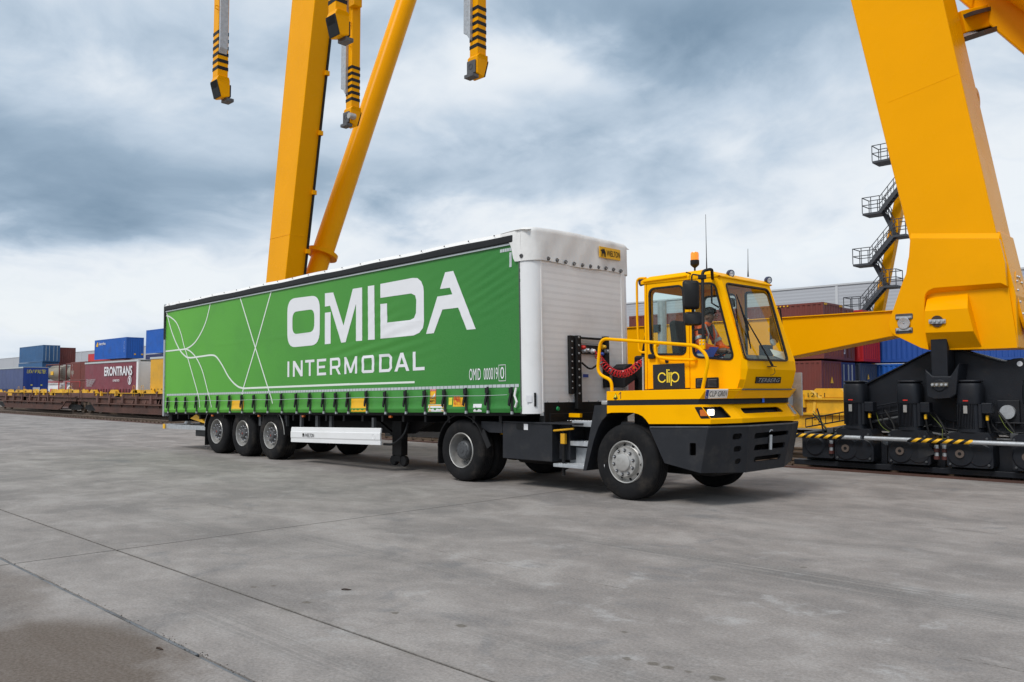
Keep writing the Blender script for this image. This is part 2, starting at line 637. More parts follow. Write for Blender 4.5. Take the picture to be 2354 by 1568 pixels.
    # a trail of brown drips
    for dx, dy, rr in DRIPS:
        c = g.mix(g.m('MULTIPLY', g.blob(Pw2, (dx, dy, 0), (rr, rr * .8, 1), .25), .8), c, (.085, .068, .045))
    # oil drips and gum spots
    vo = g.n('ShaderNodeTexVoronoi', {'Vector': g.scale(P, (1, 1, 0)), 'Scale': 1.15, 'Randomness': 1.0}, out=None)
    rnd = g.n('ShaderNodeSeparateColor', {0: vo.outputs[1]}, out=None)
    rad = g.m('MULTIPLY', g.m('POWER', rnd.outputs[0], 3.0), .085)
    spot = g.m('MULTIPLY', g.ramp(g.m('SUBTRACT', g.m('ADD', vo.outputs[0], g.m('MULTIPLY', fine, .03)), rad), .022, .008), g.m('GREATER_THAN', rnd.outputs[1], .45))
    c = g.mix(g.m('MULTIPLY', spot, .6), c, (.16, .135, .10))
    # dust, pores
    c = g.mix(g.ramp(fine, .30, .72, False), g.mix(.36, c, (.08, .076, .072)), g.mix(.20, c, (.62, .60, .57)))
    c = g.mix(g.m('MULTIPLY', g.ramp(grit, .62, .72), .6), c, (.14, .13, .12))
    h = g.m('ADD', g.m('MULTIPLY', fine, .5), g.m('MULTIPLY', grit, .35))
    nrm = g.n('ShaderNodeBump', {'Strength': .22, 'Distance': .004, 'Height': h})
    ro = g.m('SUBTRACT', g.m('ADD', .74, g.m('MULTIPLY', med, .22)), g.m('MULTIPLY', st, .12))
    b = g.n('ShaderNodeBsdfPrincipled', {'Base Color': c, 'Roughness': ro, 'Normal': nrm, 'Specular IOR Level': .2})
    g.n('ShaderNodeOutputMaterial', {'Surface': b}, out=None)
    MATS['concrete'] = m


def gravelmat():
    m = bpy.data.materials.new('gravel')
    m.use_nodes = True
    g = G(m.node_tree)
    P = g.n('ShaderNodeNewGeometry')
    vo = g.n('ShaderNodeTexVoronoi', {'Vector': P, 'Scale': 16.0}, out=None)
    big = g.noise(P, .6, 5, .6)
    c = g.mix(g.n('ShaderNodeSeparateColor', {0: vo.outputs[1]}), (.10, .085, .07), (.27, .245, .22))
    c = g.mix(g.m('MULTIPLY', big, .6), c, (.11, .08, .055))
    nrm = g.n('ShaderNodeBump', {'Strength': .9, 'Distance': .04, 'Height': vo.outputs[0]})
    b = g.n('ShaderNodeBsdfPrincipled', {'Base Color': c, 'Roughness': .9, 'Normal': nrm})
    g.n('ShaderNodeOutputMaterial', {'Surface': b}, out=None)
    MATS['gravel'] = m


concrete()
gravelmat()
pbr('joint_filler', (.15, .16, .17), .8, 0, .35, 6, bump=.4, bscale=25, dirt=((.05, .04, .03), .9), dscale=3)
pbr('dark_soil', (.055, .048, .04), .95, 0, .3, 3)
pbr('rail_steel', (.15, .105, .075), .6, .3, .3, 3, dirt=((.09, .05, .03), .6))
pbr('sleeper', (.20, .185, .17), .9, 0, .2, 4, bump=.2)
pbr('rust_brown', (.085, .036, .025), .72, 0, .3, 1.4, bump=.12, bscale=20, dirt=((.045, .032, .026), .7), dscale=1.1)
pbr('rust_light', (.12, .055, .04), .75, 0, .25, 2, dirt=((.06, .04, .03), .6))

gm = struct(MB().add([(-900, -300, -.09), (900, -300, -.09), (900, 900, -.09), (-900, 900, -.09)], [(0, 1, 2, 3)]).build('ground', 'gravel'))
pv = struct(MB().add([(-140, -40, -.05), (60, -40, -.05), (60, 15.55, -.05), (-140, 15.55, -.05)], [(0, 1, 2, 3)]).build('pavement', 'dark_soil'))
XJ = (-140, -33.3, -8.33, 16.7, 60)
YJ = (-40, 2.25, 3.13, 5.25, 10.0, 15.55)
GAP = {2.25: .017, 3.13: .009, 5.25: .0025, 10.0: .0025}
for i in range(4):
    for j in range(5):
        gx0 = .006 if i else 0
        gx1 = .006 if i < 3 else 0
        x0, x1 = XJ[i] + gx0, XJ[i + 1] - gx1
        y0, y1 = YJ[j] + GAP.get(YJ[j], 0), YJ[j + 1] - GAP.get(YJ[j + 1], 0)
        MB().box((x0, y0, -.2), (x1, y1, 0)).build('concrete_slab', 'concrete', pv, bevel=.004, seg=1)
# sealing strip in the wide joint, broken in places
mb = MB()
x = -40.0
while x < 6:
    L = random.uniform(.5, 1.6)
    zt = random.uniform(-.012, -.004)
    mb.box((x, 2.238 + random.uniform(-.002, .003), -.05), (x + L, 2.262 + random.uniform(-.003, .002), zt))
    x += L + random.uniform(0, .05)
mb.build('joint_seal', 'joint_filler', pv)

# crumbs broken out along the joint, leaves and litter
mb = MB()
for k in range(260):
    x = -3.6 - 9 * random.random() ** 1.3
    y = 2.25 + random.gauss(0.008, .016)
    s = random.uniform(.002, .008)
    h = s * .7
    a = random.random() * 6.28
    pts = [(x + s * math.cos(a + t), y + s * math.sin(a + t) * .8, 0.0005) for t in (0, 2.1, 4.2)]
    o = len(mb.v)
    mb.add(pts + [(x, y, h)], [(0, 1, 3), (1, 2, 3), (2, 0, 3)])
cr_ = mb.build('concrete_crumbs', 'dark_soil')
cr_['kind'] = 'stuff'
pbr('leaf_brown', (.045, .025, .015), .8)
for (px, py, L, a, lab) in ((796, 1357, .075, .9, 'dry dark leaf lying alone on the concrete left of centre'),
                            (367, 1494, .055, .4, 'dead brown leaf lying in the damp stain on the concrete')):
    p = at(px, py, Z=0)
    mb = MB()
    c_, s_ = math.cos(a), math.sin(a)
    ring = []
    for t in range(9):
        u = t / 8
        wv = .32 * math.sin(math.pi * u) ** .8
        for sg in (-1, 0, 1):
            lx, ly = (u - .5) * L, sg * wv * L * .5
            ring.append((p.x + lx * c_ - ly * s_, p.y + lx * s_ + ly * c_, .003 + .010 * abs(sg) * (1 - u * .5) + .002 * math.sin(u * 5)))
    fs = []
    for t in range(8):
        for k in range(2):
            q = t * 3 + k
            fs.append((q, q + 3, q + 4, q + 1))
    o = mb.add(ring, fs).build('dead_leaf', 'leaf_brown', at_=(p.x, p.y, 0))
    tag(o, lab, 'leaf')
# ---------------------------------------------------------------- curtain trailer
TP = R(1.08)
TO = V((-21.77, 9.30, .93))
TL, TW, TH = 13.15, 2.55, 2.84
trailer = thing('curtain_trailer', 'long green curtain-sided semi-trailer with white lettering, coupled behind the yellow tractor', 'trailer', (-15.2, 10.57, 0))


def T(x, y, z):
    return TO + V((x * math.cos(TP) - z * math.sin(TP), y, x * math.sin(TP) + z * math.cos(TP)))


def tp(px, py):
    """photo position on the near side -> trailer length / height"""
    d = at(px, py, Y=9.30) - TO
    return d.x * math.cos(TP) + d.z * math.sin(TP), -d.x * math.sin(TP) + d.z * math.cos(TP)


c2 = lambda x, y: tp(367.7 + x * .29302, 631.9 + y * .29302)
c3 = lambda x, y: tp(746.8 + x * .32975, 574.5 + y * .32975)
strap_x = [c2(x, 1000)[0] for x in (75, 140, 215, 297, 380, 468, 560, 655, 752, 858, 968, 1085, 1188, 1298)] + \
          [c3(x, 1050)[0] for x in (88, 175, 303, 435, 577, 710, 848, 993, 1148, 1315)]


def disp(x, z):
    """how far the curtain stands out of its plane"""
    d = 0.0
    if z < .42:
        k = min(1, (.42 - z) / .25)
        nb = [s for s in strap_x if s > x]
        pb = [s for s in strap_x if s <= x]
        a = pb[-1] if pb else 0.0
        b = nb[0] if nb else TL - .25
        t = (x - a) / max(b - a, .01)
        d += k * (.030 * math.sin(math.pi * min(max(t, 0), 1)) - .004)
        d += .022 * max(0, 1 - abs(z - .07) / .07) * (1 if z < .07 else .6)
        d += k * .006 * math.sin(9 * x + 5 * z)
    # slack folds towards the front
    e = math.exp(-((x - 10.3) / 1.6) ** 2 - ((z - 1.75) / .55) ** 2)
    ph = z * 30 - (x - 10) * 8 + 1.5 * math.sin(x * 3.1)
    d += e * .005 * math.sin(ph) * (.5 + .5 * math.sin(x * 2.3 + z * 3))
    e2 = math.exp(-((x - 12.3) / .6) ** 2 - ((z - 2.1) / .5) ** 2)
    d += e2 * .006 * math.sin(z * 40 - x * 14)
    e3 = math.exp(-((x - 9.0) / 1.3) ** 2 - ((z - 1.1) / .3) ** 2)
    d += e3 * .007 * math.sin(z * 34 - x * 5)
    d += .003 * math.sin(x * 1.7 + z * 1.2) * math.sin(z * 1.4) + .0006 * math.sin(x * 4.3 - z * 3.1)
    if z > .3:
        d += .003 * math.exp(-((z - 1.62 - .02 * math.sin(x)) / .015) ** 2)
    return d


def CP(x, z, lift=0.0):
    """point on the curtain"""
    return T(x, -disp(x, z) - lift, z)


def curtain_material():
    m = bpy.data.materials.new('curtain_green')
    m.use_nodes = True
    g = G(m.node_tree)
    P = g.n('ShaderNodeNewGeometry')
    xs = g.n('ShaderNodeSeparateXYZ', {0: P}, out=None).outputs[0]
    # printed colour fade: lighter green at the tail, deeper towards the front
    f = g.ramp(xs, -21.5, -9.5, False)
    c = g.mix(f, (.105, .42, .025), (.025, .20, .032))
    n = g.noise(g.scale(P, (1, 1, 1)), .8, 6, .6)
    c = g.mix(g.m('MULTIPLY', g.ramp(n, .45, .75), .18), c, (.03, .15, .03))
    weave = g.noise(P, 90, 3, .6)
    c = g.mix(g.ramp(weave, .3, .7, False), g.mix(.10, c, (.01, .06, .01)), g.mix(.06, c, (.5, .7, .4)))
    wr = g.noise(g.scale(P, (.8, 1, 2.2)), 1.5, 3, .5)
    h = g.m('ADD', g.m('MULTIPLY', wr, 1.0), g.m('MULTIPLY', weave, .03))
    nrm = g.n('ShaderNodeBump', {'Strength': .12, 'Distance': .03, 'Height': h})
    b = g.n('ShaderNodeBsdfPrincipled', {'Base Color': c, 'Roughness': .45, 'Normal': nrm, 'Specular IOR Level': .28})
    g.n('ShaderNodeOutputMaterial', {'Surface': b}, out=None)
    MATS['curtain_green'] = m


curtain_material()
X1 = TL - .24
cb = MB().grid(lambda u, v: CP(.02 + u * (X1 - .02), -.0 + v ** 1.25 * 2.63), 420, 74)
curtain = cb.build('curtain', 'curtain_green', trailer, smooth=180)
# far curtain
MB().grid(lambda u, v: T(.02 + u * (X1 - .02), TW + disp(u * X1, v * 2.63), v * 2.63), 60, 20).build('far_curtain', 'curtain_green', trailer, smooth=180)


def overlay(loop, mat, name, parent, lift=.0045, cuts=0, holes=()):
    """printed shape on the curtain: loop of (x, z)"""
    loops = [[V((x, 0, z)) for x, z in loop]] + [[V((x, 0, z)) for x, z in h] for h in holes]
    flat = [p for l in loops for p in l]
    bm = bmesh.new()
    vv = [bm.verts.new(p) for p in flat]
    for t in tessellate_polygon(loops):
        try:
            bm.faces.new([vv[i] for i in t])
        except ValueError:
            pass
    for _ in range(8):
        es = [e for e in bm.edges if e.calc_length() > .10]
        if not es:
            break
        bmesh.ops.subdivide_edges(bm, edges=es, cuts=1)
        bmesh.ops.triangulate(bm, faces=bm.faces)
    bm.verts.ensure_lookup_table()
    vs = [CP(v.co.x, v.co.z, lift) for v in bm.verts]
    fs = []
    for f in bm.faces:
        i = [v.index for v in f.verts]
        a, b, c = (vs[k] for k in i[:3])
        if (b - a).cross(c - a).y > 0:
            i.reverse()
        fs.append(tuple(i))
    bm.free()
    return MB().add(vs, fs).build(name, mat, parent, smooth=180)


def ribbon(pts, wd, mat, name, parent, lift=.003, sm=True):
    """printed line through (x, z) points"""
    pts = [V((x, z, 0)) for x, z in pts]
    if sm:      # Catmull-Rom
        out = []
        for i in range(len(pts) - 1):
            p0, p1, p2, p3 = pts[max(i - 1, 0)], pts[i], pts[i + 1], pts[min(i + 2, len(pts) - 1)]
            k = max(2, int((p2 - p1).length / .04))
            for j in range(k):
                t = j / k
                out.append(.5 * ((2 * p1) + (p2 - p0) * t + (2 * p0 - 5 * p1 + 4 * p2 - p3) * t * t + (3 * p1 - p0 - 3 * p2 + p3) * t ** 3))
        pts = out + [pts[-1]]
    else:
        out = []
        for a, b in zip(pts, pts[1:]):
            k = max(1, int((b - a).length / .05))
            out += [a.lerp(b, j / k) for j in range(k)]
        pts = out + [pts[-1]]
    vs, fs = [], []
    for i, p in enumerate(pts):
        t = (pts[min(i + 1, len(pts) - 1)] - pts[max(i - 1, 0)]).normalized()
        n = V((-t.y, t.x, 0)) * wd / 2
        a, b = p + n, p - n
        vs += [CP(a.x, a.y, lift + .002), CP(b.x, b.y, lift + .002)]
    for i in range(len(pts) - 1):
        q = (2 * i, 2 * i + 1, 2 * i + 3, 2 * i + 2)
        a, b, c = (vs[k] for k in q[:3])
        fs.append(q if (b - a).cross(c - a).y < 0 else q[::-1])
    return MB().add(vs, fs).build(name, mat, parent, smooth=180)


def r2(loop, r):
    return [(p.x, p.z) for p in rpoly([V((x, 0, z)) for x, z in loop], r, 6)]


# big letters
O_out = r2([c2(1000, 190), c2(1255, 158), c2(1255, 548), c2(1000, 572)], .30)
O_in = r2([c2(1040, 292), c2(1212, 268), c2(1212, 446), c2(1040, 468)], .17)
overlay(O_out, 'print_white', 'letter', curtain, holes=[O_in])
overlay([c2(1295, 298), c2(1340, 292), c2(1340, 540), c2(1295, 545)], 'print_white', 'letter_stem', curtain)
overlay([c3(1, 303), c3(59, 297), c3(130, 528), c3(195, 272), c3(260, 262), c3(260, 633), c3(217, 636), c3(217, 375),
         c3(145, 643), c3(115, 648), c3(37, 390), c3(1, 396)], 'print_white', 'letter', curtain)
overlay([c3(300, 253), c3(345, 247), c3(347, 625), c3(301, 628)], 'print_white', 'letter', curtain)
overlay([c3(*p) for p in ((387, 238), (610, 196), (645, 197), (672, 220), (686, 255), (690, 290), (692, 500), (684, 545), (660, 578), (620, 597),
                          (387, 619), (387, 378), (433, 373), (435, 507), (595, 489), (622, 475), (636, 440), (638, 350), (630, 318),
                          (602, 304), (387, 335))], 'print_white', 'letter', curtain)
overlay([c3(*p) for p in ((838, 157), (895, 147), (1052, 552), (990, 557), (930, 403), (820, 416), (760, 581), (706, 586), (785, 326),
                          (888, 310), (872, 264), (803, 273))], 'print_white', 'letter', curtain)
# second line of lettering, drawn as strokes in a unit box
GL = {
    'I': [[(0, 0), (1, 0), (1, 1), (0, 1)]],
    'N': [[(0, 0), (.19, 0), (.19, .66), (.79, 0), (1, 0), (1, 1), (.81, 1), (.81, .36), (.21, 1), (0, 1)]],
    'T': [[(.4, 0), (.6, 0), (.6, .84), (1, .84), (1, 1), (0, 1), (0, .84), (.4, .84)]],
    'E': [[(0, 0), (1, 0), (1, .16), (.2, .16), (.2, .43), (.88, .43), (.88, .58), (.2, .58), (.2, .84), (1, .84), (1, 1), (0, 1)]],
    'R': [[(0, 0), (.19, 0), (.19, .36), (.52, .36), (.78, 0), (1, 0), (.72, .38), (.9, .44), (.96, .55), (.96, .85), (.9, .95), (.8, 1), (0, 1)],
          [(.19, .52), (.19, .85), (.68, .85), (.76, .8), (.76, .57), (.68, .52)]],
    'M': [[(0, 0), (.16, 0), (.16, .62), (.42, .05), (.58, .05), (.84, .62), (.84, 0), (1, 0), (1, 1), (.84, 1), (.5, .3), (.16, 1), (0, 1)]],
    'O': [[(.1, 0), (.9, 0), (1, .1), (1, .9), (.9, 1), (.1, 1), (0, .9), (0, .1)],
          [(.19, .16), (.19, .84), (.81, .84), (.81, .16)]],
    'D': [[(0, 0), (.8, 0), (1, .2), (1, .8), (.8, 1), (0, 1)], [(.19, .16), (.19, .84), (.72, .84), (.81, .75), (.81, .25), (.72, .16)]],
    'A': [[(0, 0), (.2, 0), (.29, .22), (.71, .22), (.8, 0), (1, 0), (.6, 1), (.4, 1)], [(.36, .38), (.5, .76), (.64, .38)]],
    'L': [[(0, 0), (1, 0), (1, .17), (.24, .17), (.24, 1), (0, 1)]],
}
xa, zb = tp(660.7, 866.9)
_, zt = tp(660.7, 831.2)
xb, zb2 = tp(976, 850.8)
_, zt2 = tp(950, 809)
for ch, pa, pb in (('I', 660.7, 664.9), ('N', 673.3, 695.9), ('T', 701.7, 723.1), ('E', 729, 750), ('R', 758.9, 783.8), ('M', 792, 821),
                   ('O', 831.5, 860), ('D', 871.4, 901), ('A', 906.7, 940.7), ('L', 949, 976)):
    x0, x1 = tp(pa, 850)[0], tp(pb, 840)[0]
    t = (x0 - xa) / (xb - xa)
    b_, t_ = zb + (zb2 - zb) * t, zt + (zt2 - zt) * t
    lp = [[(x0 + u * (x1 - x0), b_ + v * (t_ - b_)) for u, v in l] for l in GL[ch]]
    overlay(lp[0], 'print_white', 'letter', curtain, holes=lp[1:])
# sweeping route lines
ribbon([c2(625, 165), c2(748, 570), c2(860, 925), c2(890, 1010)], .036, 'print_line', 'printed_line', curtain, .002, False)
ribbon([c2(878, 115), c2(748, 575), c2(655, 890), c2(640, 975)], .036, 'print_line', 'printed_line', curtain, .0024, False)
ribbon([c2(*p) for p in ((398, 210), (385, 275), (360, 370), (320, 460), (270, 535), (210, 578), (130, 590), (45, 600))], .036, 'print_line', 'printed_line', curtain, .0028)
ribbon([c2(*p) for p in ((50, 282), (92, 440), (145, 570), (195, 634), (235, 650), (320, 640), (405, 630), (445, 645), (490, 710), (540, 800), (595, 862), (650, 888),
                         (760, 886), (1490, 858))], .04, 'print_line', 'printed_line', curtain, .0032)
ribbon([c2(1470, 859), c3(330, 932), c3(625, 922)], .036, 'print_line', 'printed_line', curtain, .0020, False)
ribbon([c2(*p) for p in ((45, 320), (80, 330), (130, 375), (165, 460), (190, 560), (205, 605), (235, 710), (300, 940), (322, 1040))], .034, 'print_line', 'printed_line', curtain, .0036)
ribbon([c2(*p) for p in ((205, 582), (245, 605), (290, 660), (335, 760), (380, 930), (412, 1040))], .034, 'print_line', 'printed_line', curtain, .0040)
# reflective tape, a row of segments
x0, z0 = c2(55, 942)
x1, z1 = c3(1355, 945)
mb = MB()
nseg = 130
for i in range(nseg):
    a, b = i / nseg, (i + .9) / nseg
    q = []
    for t, s in ((a, -1), (b, -1), (b, 1), (a, 1)):
        x = x0 + (x1 - x0) * t
        z = z0 + (z1 - z0) * t + s * .024
        q.append(CP(x, z, .0046))
    mb.add(q, [(0, 1, 2, 3)])
mb.build('reflective_tape', 'tape_grey', curtain)
mb = MB()
for i in range(5):
    for (xx, zz) in ([c3(1222 + i * 16, 10 - i * 3)] if i < 5 else []):
        mb.add([CP(xx, zz - .025, .0046), CP(xx + .045, zz - .025, .0046), CP(xx + .045, zz + .025, .0046), CP(xx, zz + .025, .0046)], [(0, 1, 2, 3)])
for i in range(4):
    xx, zz = c3(1286, 32 + i * 24)
    mb.add([CP(xx, zz - .04, .0046), CP(xx + .05, zz - .04, .0046), CP(xx + .05, zz + .03, .0046), CP(xx, zz + .03, .0046)], [(0, 1, 2, 3)])
mb.build('reflective_tape', 'tape_grey', curtain)
# owner's number
o = c3(1008, 910)
o = CP(*o, .004)
xd = T(1, 0, 0) - T(0, 0, 0)
zd = T(0, 0, 1) - T(0, 0, 0)
wn = c3(1240, 900)[0] - c3(1008, 910)[0]
text_mb('OMID  000019', o, xd, zd, wn * .865, .19).build('lettering', 'print_white', curtain)
bx, bz = c3(1214, 905)
text_mb('0', CP(bx + .035, bz + .01, .004), xd, zd, .085, .19).build('lettering', 'print_white', curtain)
ribbon([(bx, bz - .02), (bx + .15, bz - .02), (bx + .15, bz + .23), (bx, bz + .23), (bx, bz - .02)], .009, 'print_white', 'number_frame', curtain, .004, False)

# stickers
def stick(p, q, mat, name='sticker', lift=.004):
    x0, z1_ = p
    x1_, z0_ = q
    return overlay([(x0, z0_), (x1_, z0_), (x1_, z1_), (x0, z1_)], mat, name, curtain, lift)


stick(c2(567, 983), c2(660, 1060), 'sticker_yellow', 'yellow_patch')
stick(c3(187, 1037), c3(297, 1128), 'sticker_yellow', 'yellow_patch')
stick(c3(735, 970), c3(778, 1072), 'sticker_red')
s1 = stick(c3(738, 986), c3(775, 1070), 'sticker_yellow', lift=.0055)
mb = MB()
a, b = c3(742, 1030), c3(772, 990)
mb.add([CP(a[0], a[1] - .02, .008), CP(b[0], a[1] + .02, .008), CP(b[0], b[1] - .02, .008), CP(a[0] + .05, b[1] - .08, .008)], [(0, 1, 2, 3)])
mb.build('sticker_picture', 'print_white', s1)
text_mb('ATTENTION', CP(*c3(738, 982), .007), xd, zd, .14, .03).build('lettering', 'print_white', s1)
text_mb('ANGLES\nMORTS', CP(*c3(741, 1064), .008), xd, zd, .13, .1, bold=.02).build('lettering', 'black', s1)
s2 = stick(c3(725, 1078), c3(835, 1128), 'print_white')
for tx in (733, 822):
    ax, az = c3(tx, 1122)
    ribbon([(ax, az), (ax + .06, az), (ax + .02, az + .1), (ax, az)], .014, 'sticker_yellow', 'sticker_mark', curtain, .007, False)
ribbon([c3(728, 1083), c3(832, 1083)], .018, 'sticker_yellow', 'sticker_mark', curtain, .007, False)
stick(c3(867, 1030), c3(895, 1080), 'sticker_lime')
s3 = stick(c3(903, 1030), c3(982, 1092), 'sticker_yellow')
text_mb('P400', CP(*c3(910, 1060), .0075), xd, zd, .15, .095, bold=.02).build('lettering', 'sticker_red', s3)
text_mb('90 L XL', CP(*c3(910, 1082), .0075), xd, zd, .22, .05).build('lettering', 'sticker_red', s3)
s4 = stick(c3(1043, 1074), c3(1103, 1128), 'print_white')
text_mb('b', CP(*c3(1066, 1118), .0075), xd, zd, .035, .06).build('lettering', 'black', s4)

# straps with buckles: one strap, copied along the curtain
def make_strap():
    x = strap_x[0]
    root = MB()
    root.box((0, -.012, .02), (.042, .0, .40))
    a = MB()
    for p in root.v:
        a.v.append(T(x - .02 + p.x, -.034 + p.y, p.z))
    a.f = root.f
    st = a.build('strap', 'strap_black', trailer)
    b = MB()
    b.panel([T(x - .034, -.05, .30), T(x + .034, -.05, .30), T(x + .034, -.05, .385), T(x - .034, -.05, .385)], T(0, -.022, 0) - T(0, 0, 0))
    b.panel([T(x - .012, -.055, .30), T(x + .022, -.055, .30), T(x - .025, -.055, .10), T(x - .055, -.055, .12), T(x - .05, -.055, .18)], T(0, -.02, 0) - T(0, 0, 0))
    b.build('buckle', 'plastic_black', st)
    h = MB()
    h.panel([T(x - .02, -.05, .022), T(x + .02, -.05, .022), T(x + .02, -.05, -.022), T(x - .02, -.05, -.022)], T(0, .03, 0) - T(0, 0, 0))
    h.build('hook', 'galv', st)
    return st


st0 = make_strap()
for x in strap_x[1:]:
    copy_at(st0, trailer, T(x, 0, 0) - T(strap_x[0], 0, 0) + V((0, random.uniform(-.006, .004), random.uniform(-.012, .012))))
# customs cord
mb = MB()
mb.tube([T(x, -.085 - .008 * math.sin(x * 7), .275 + .006 * math.sin(x * 3)) for x in [.2 + i * .32 for i in range(40)]], .004, 5)
mb.build('customs_cord', 'tape_grey', trailer)
lx, lz = c3(1350, 960)
MB().tube([T(lx, -.06, lz), T(lx - .02, -.075, lz - .12), T(lx + .03, -.08, lz - .22), T(lx - .01, -.075, lz - .30)], .018, 6).build('strap_end', 'white_tarp', trailer, smooth=True)

# roof rail, gutter and roof
def tbox(x0, x1, y0, y1, z0, z1):
    mb = MB().box((x0, y0, z0), (x1, y1, z1))
    mb.v = [T(p.x, p.y, p.z) for p in mb.v]
    return mb


tbox(.0, TL - .35, -.055, .05, 2.655, 2.775).build('roof_rail', 'plastic_black', trailer, bevel=.02)
tbox(.0, TL - .35, -.03, .03, 2.625, 2.652).build('rail_edge', 'tape_grey', trailer)
tbox(.0, TL - .3, TW - .05, TW + .05, 2.64, 2.775).build('roof_rail', 'plastic_black', trailer, bevel=.02)


def roof_pt(u, v):
    y = -.05 + v * (TW + .1)
    x = -.02 + u * (TL - .56)
    e = min(v, 1 - v)
    z = 2.775 + .07 * min(1, e / .02) + .05 * math.sin(math.pi * v) * (1 + .15 * math.sin(x * 5.4))
    return T(x, y, z + .006 * math.sin(x * 2.9))


rf = MB().grid(roof_pt, 90, 40).build('roof', 'white_tarp', trailer, smooth=60)
mb = MB()
for i in range(21):
    x = .3 + i * .605
    mb.lathe([(.0, .012), (.011, .010), (.014, 0)], T(x, -.052, 2.812), (0, -1, 0), 8)
mb.build('roof_rivets', 'rim_dark', rf)
# rear frame
tbox(-.05, .03, -.035, .10, -.10, 2.84).build('rear_post', 'galv', trailer, bevel=.008)
tbox(-.05, .03, -.04, .012, 1.9, 2.80).build('rear_post_cover', 'plastic_black', trailer, bevel=.005)
tbox(-.05, .03, TW - .10, TW + .035, -.10, 2.84).build('rear_post', 'galv', trailer, bevel=.008)
tbox(-.04, -.01, .10, TW - .10, -.06, 2.78).build('rear_door', 'white_paint', trailer)

# front corner column, rounded
RC = .21
def corner(z0, z1, off=0.0, name='corner_column', mat='white_paint', far=False):
    mb = MB()
    pr_ = []
    for k in range(11):
        a = math.pi / 2 * k / 10
        x, y = TL - RC + (RC + off) * math.sin(a), RC - (RC + off) * math.cos(a)
        pr_.append((x, y))
    pr_ = [(TL - .245, -off)] + pr_ + [(TL + off, RC + .02)]
    if far:
        pr_ = [(x, TW - y) for x, y in pr_]
    n = len(pr_)
    mb.add([T(x, y, z0) for x, y in pr_] + [T(x, y, z1) for x, y in pr_],
           [((i, i + 1, n + i + 1, n + i) if not far else (i + 1, i, n + i, n + i + 1)) for i in range(n - 1)])
    return mb.build(name, mat, trailer, smooth=50)


corner(-.02, 2.36)
corner(-.02, 2.36, far=True)
tbox(TL - .262, TL - .247, -.012, .03, -.02, 2.36).build('column_seal', 'rim_dark', trailer)
# plates on the column
# front wall with ribs
fw = tbox(TL - .06, TL - .004, RC, TW - RC, -.05, 2.5).build('front_wall', 'alu', trailer)
mb = MB()
z = .18
k = 0
while z < 2.34:
    for q in range(3):
        mb.v += [T(TL - .0045, RC + .02, z + q * .013), T(TL - .0045, TW - RC - .02, z + q * .013), T(TL - .0028, TW - RC - .02, z + q * .013 + .003), T(TL - .0028, RC + .02, z + q * .013 + .003),
                 T(TL - .0045, TW - RC - .02, z + q * .013 + .006), T(TL - .0045, RC + .02, z + q * .013 + .006)]
        o = len(mb.v) - 6
        mb.f += [(o, o + 1, o + 2, o + 3), (o + 3, o + 2, o + 4, o + 5)]
    z += .105
mb.build('panel_ribs', 'alu_rib', fw)
tbox(TL - .01, TL + .006, RC - .005, RC + .03, 0, 2.4).build('wall_trim', 'alu', trailer, bevel=.003)
tbox(TL - .01, TL + .010, TW - RC - .08, TW - RC + .01, 0, 2.4).build('wall_trim', 'alu', trailer, bevel=.003)
mb = MB()
for i in range(9):
    mb.lathe([(0, .008), (.012, .005), (.014, 0)], T(TL + .008, RC + .1 + i * .25, .16), (1, 0, 0), 8)
mb.build('wall_bolts', 'galv', fw)

# canvas hood over the front
def hood_side(far=False):
    pts = [tp(1149, 531), tp(1163.8, 539.4), tp(1171.5, 547), tp(1176.5, 558), tp(1180.3, 574), tp(1184.6, 595.5)]
    return pts


def hood_section():
    """plan line of the hood, from near side round the corner to the far side"""
    L = []
    o = .02
    for k in range(9):
        a = math.pi / 2 * k / 8
        L.append((TL - RC + (RC + o) * math.sin(a), RC - (RC + o) * math.cos(a)))
    for k in range(1, 24):
        L.append((TL + o, RC + (TW - 2 * RC) * k / 24))
    for k in range(9):
        a = math.pi / 2 * k / 8
        L.append((TL - RC + (RC + o) * math.cos(a), TW - RC + (RC + o) * math.sin(a)))
    return L


HS = hood_section()
hb = MB()
nz = 14
for (x, y) in HS:
    for j in range(nz + 1):
        t = j / nz
        z = 2.345 + t * .52
        wob = .010 * math.sin(y * 5.2 + t * 3) + .006 * math.sin(y * 13 - t * 5) + .004 * math.sin(y * 29)
        inn = (max(0, t - .93) / .07) ** 2 * .03
        xx = x + wob * (1 if x > TL - .02 else .4) - inn * (1 if x > TL - .1 else .5)
        hb.v.append(T(xx, y + inn * (1 if y < RC else (-1 if y > TW - RC else 0)) * .5, z + (.012 * math.sin(y * 4.1) if j == 0 else 0) + (.03 * math.sin(math.pi * y / TW) * t)))
ns = len(HS)
for i in range(ns - 1):
    for j in range(nz):
        a = i * (nz + 1) + j
        hb.f.append((a, a + nz + 1, a + nz + 2, a + 1))
hood = hb.build('front_canvas', 'white_tarp', trailer, smooth=70)
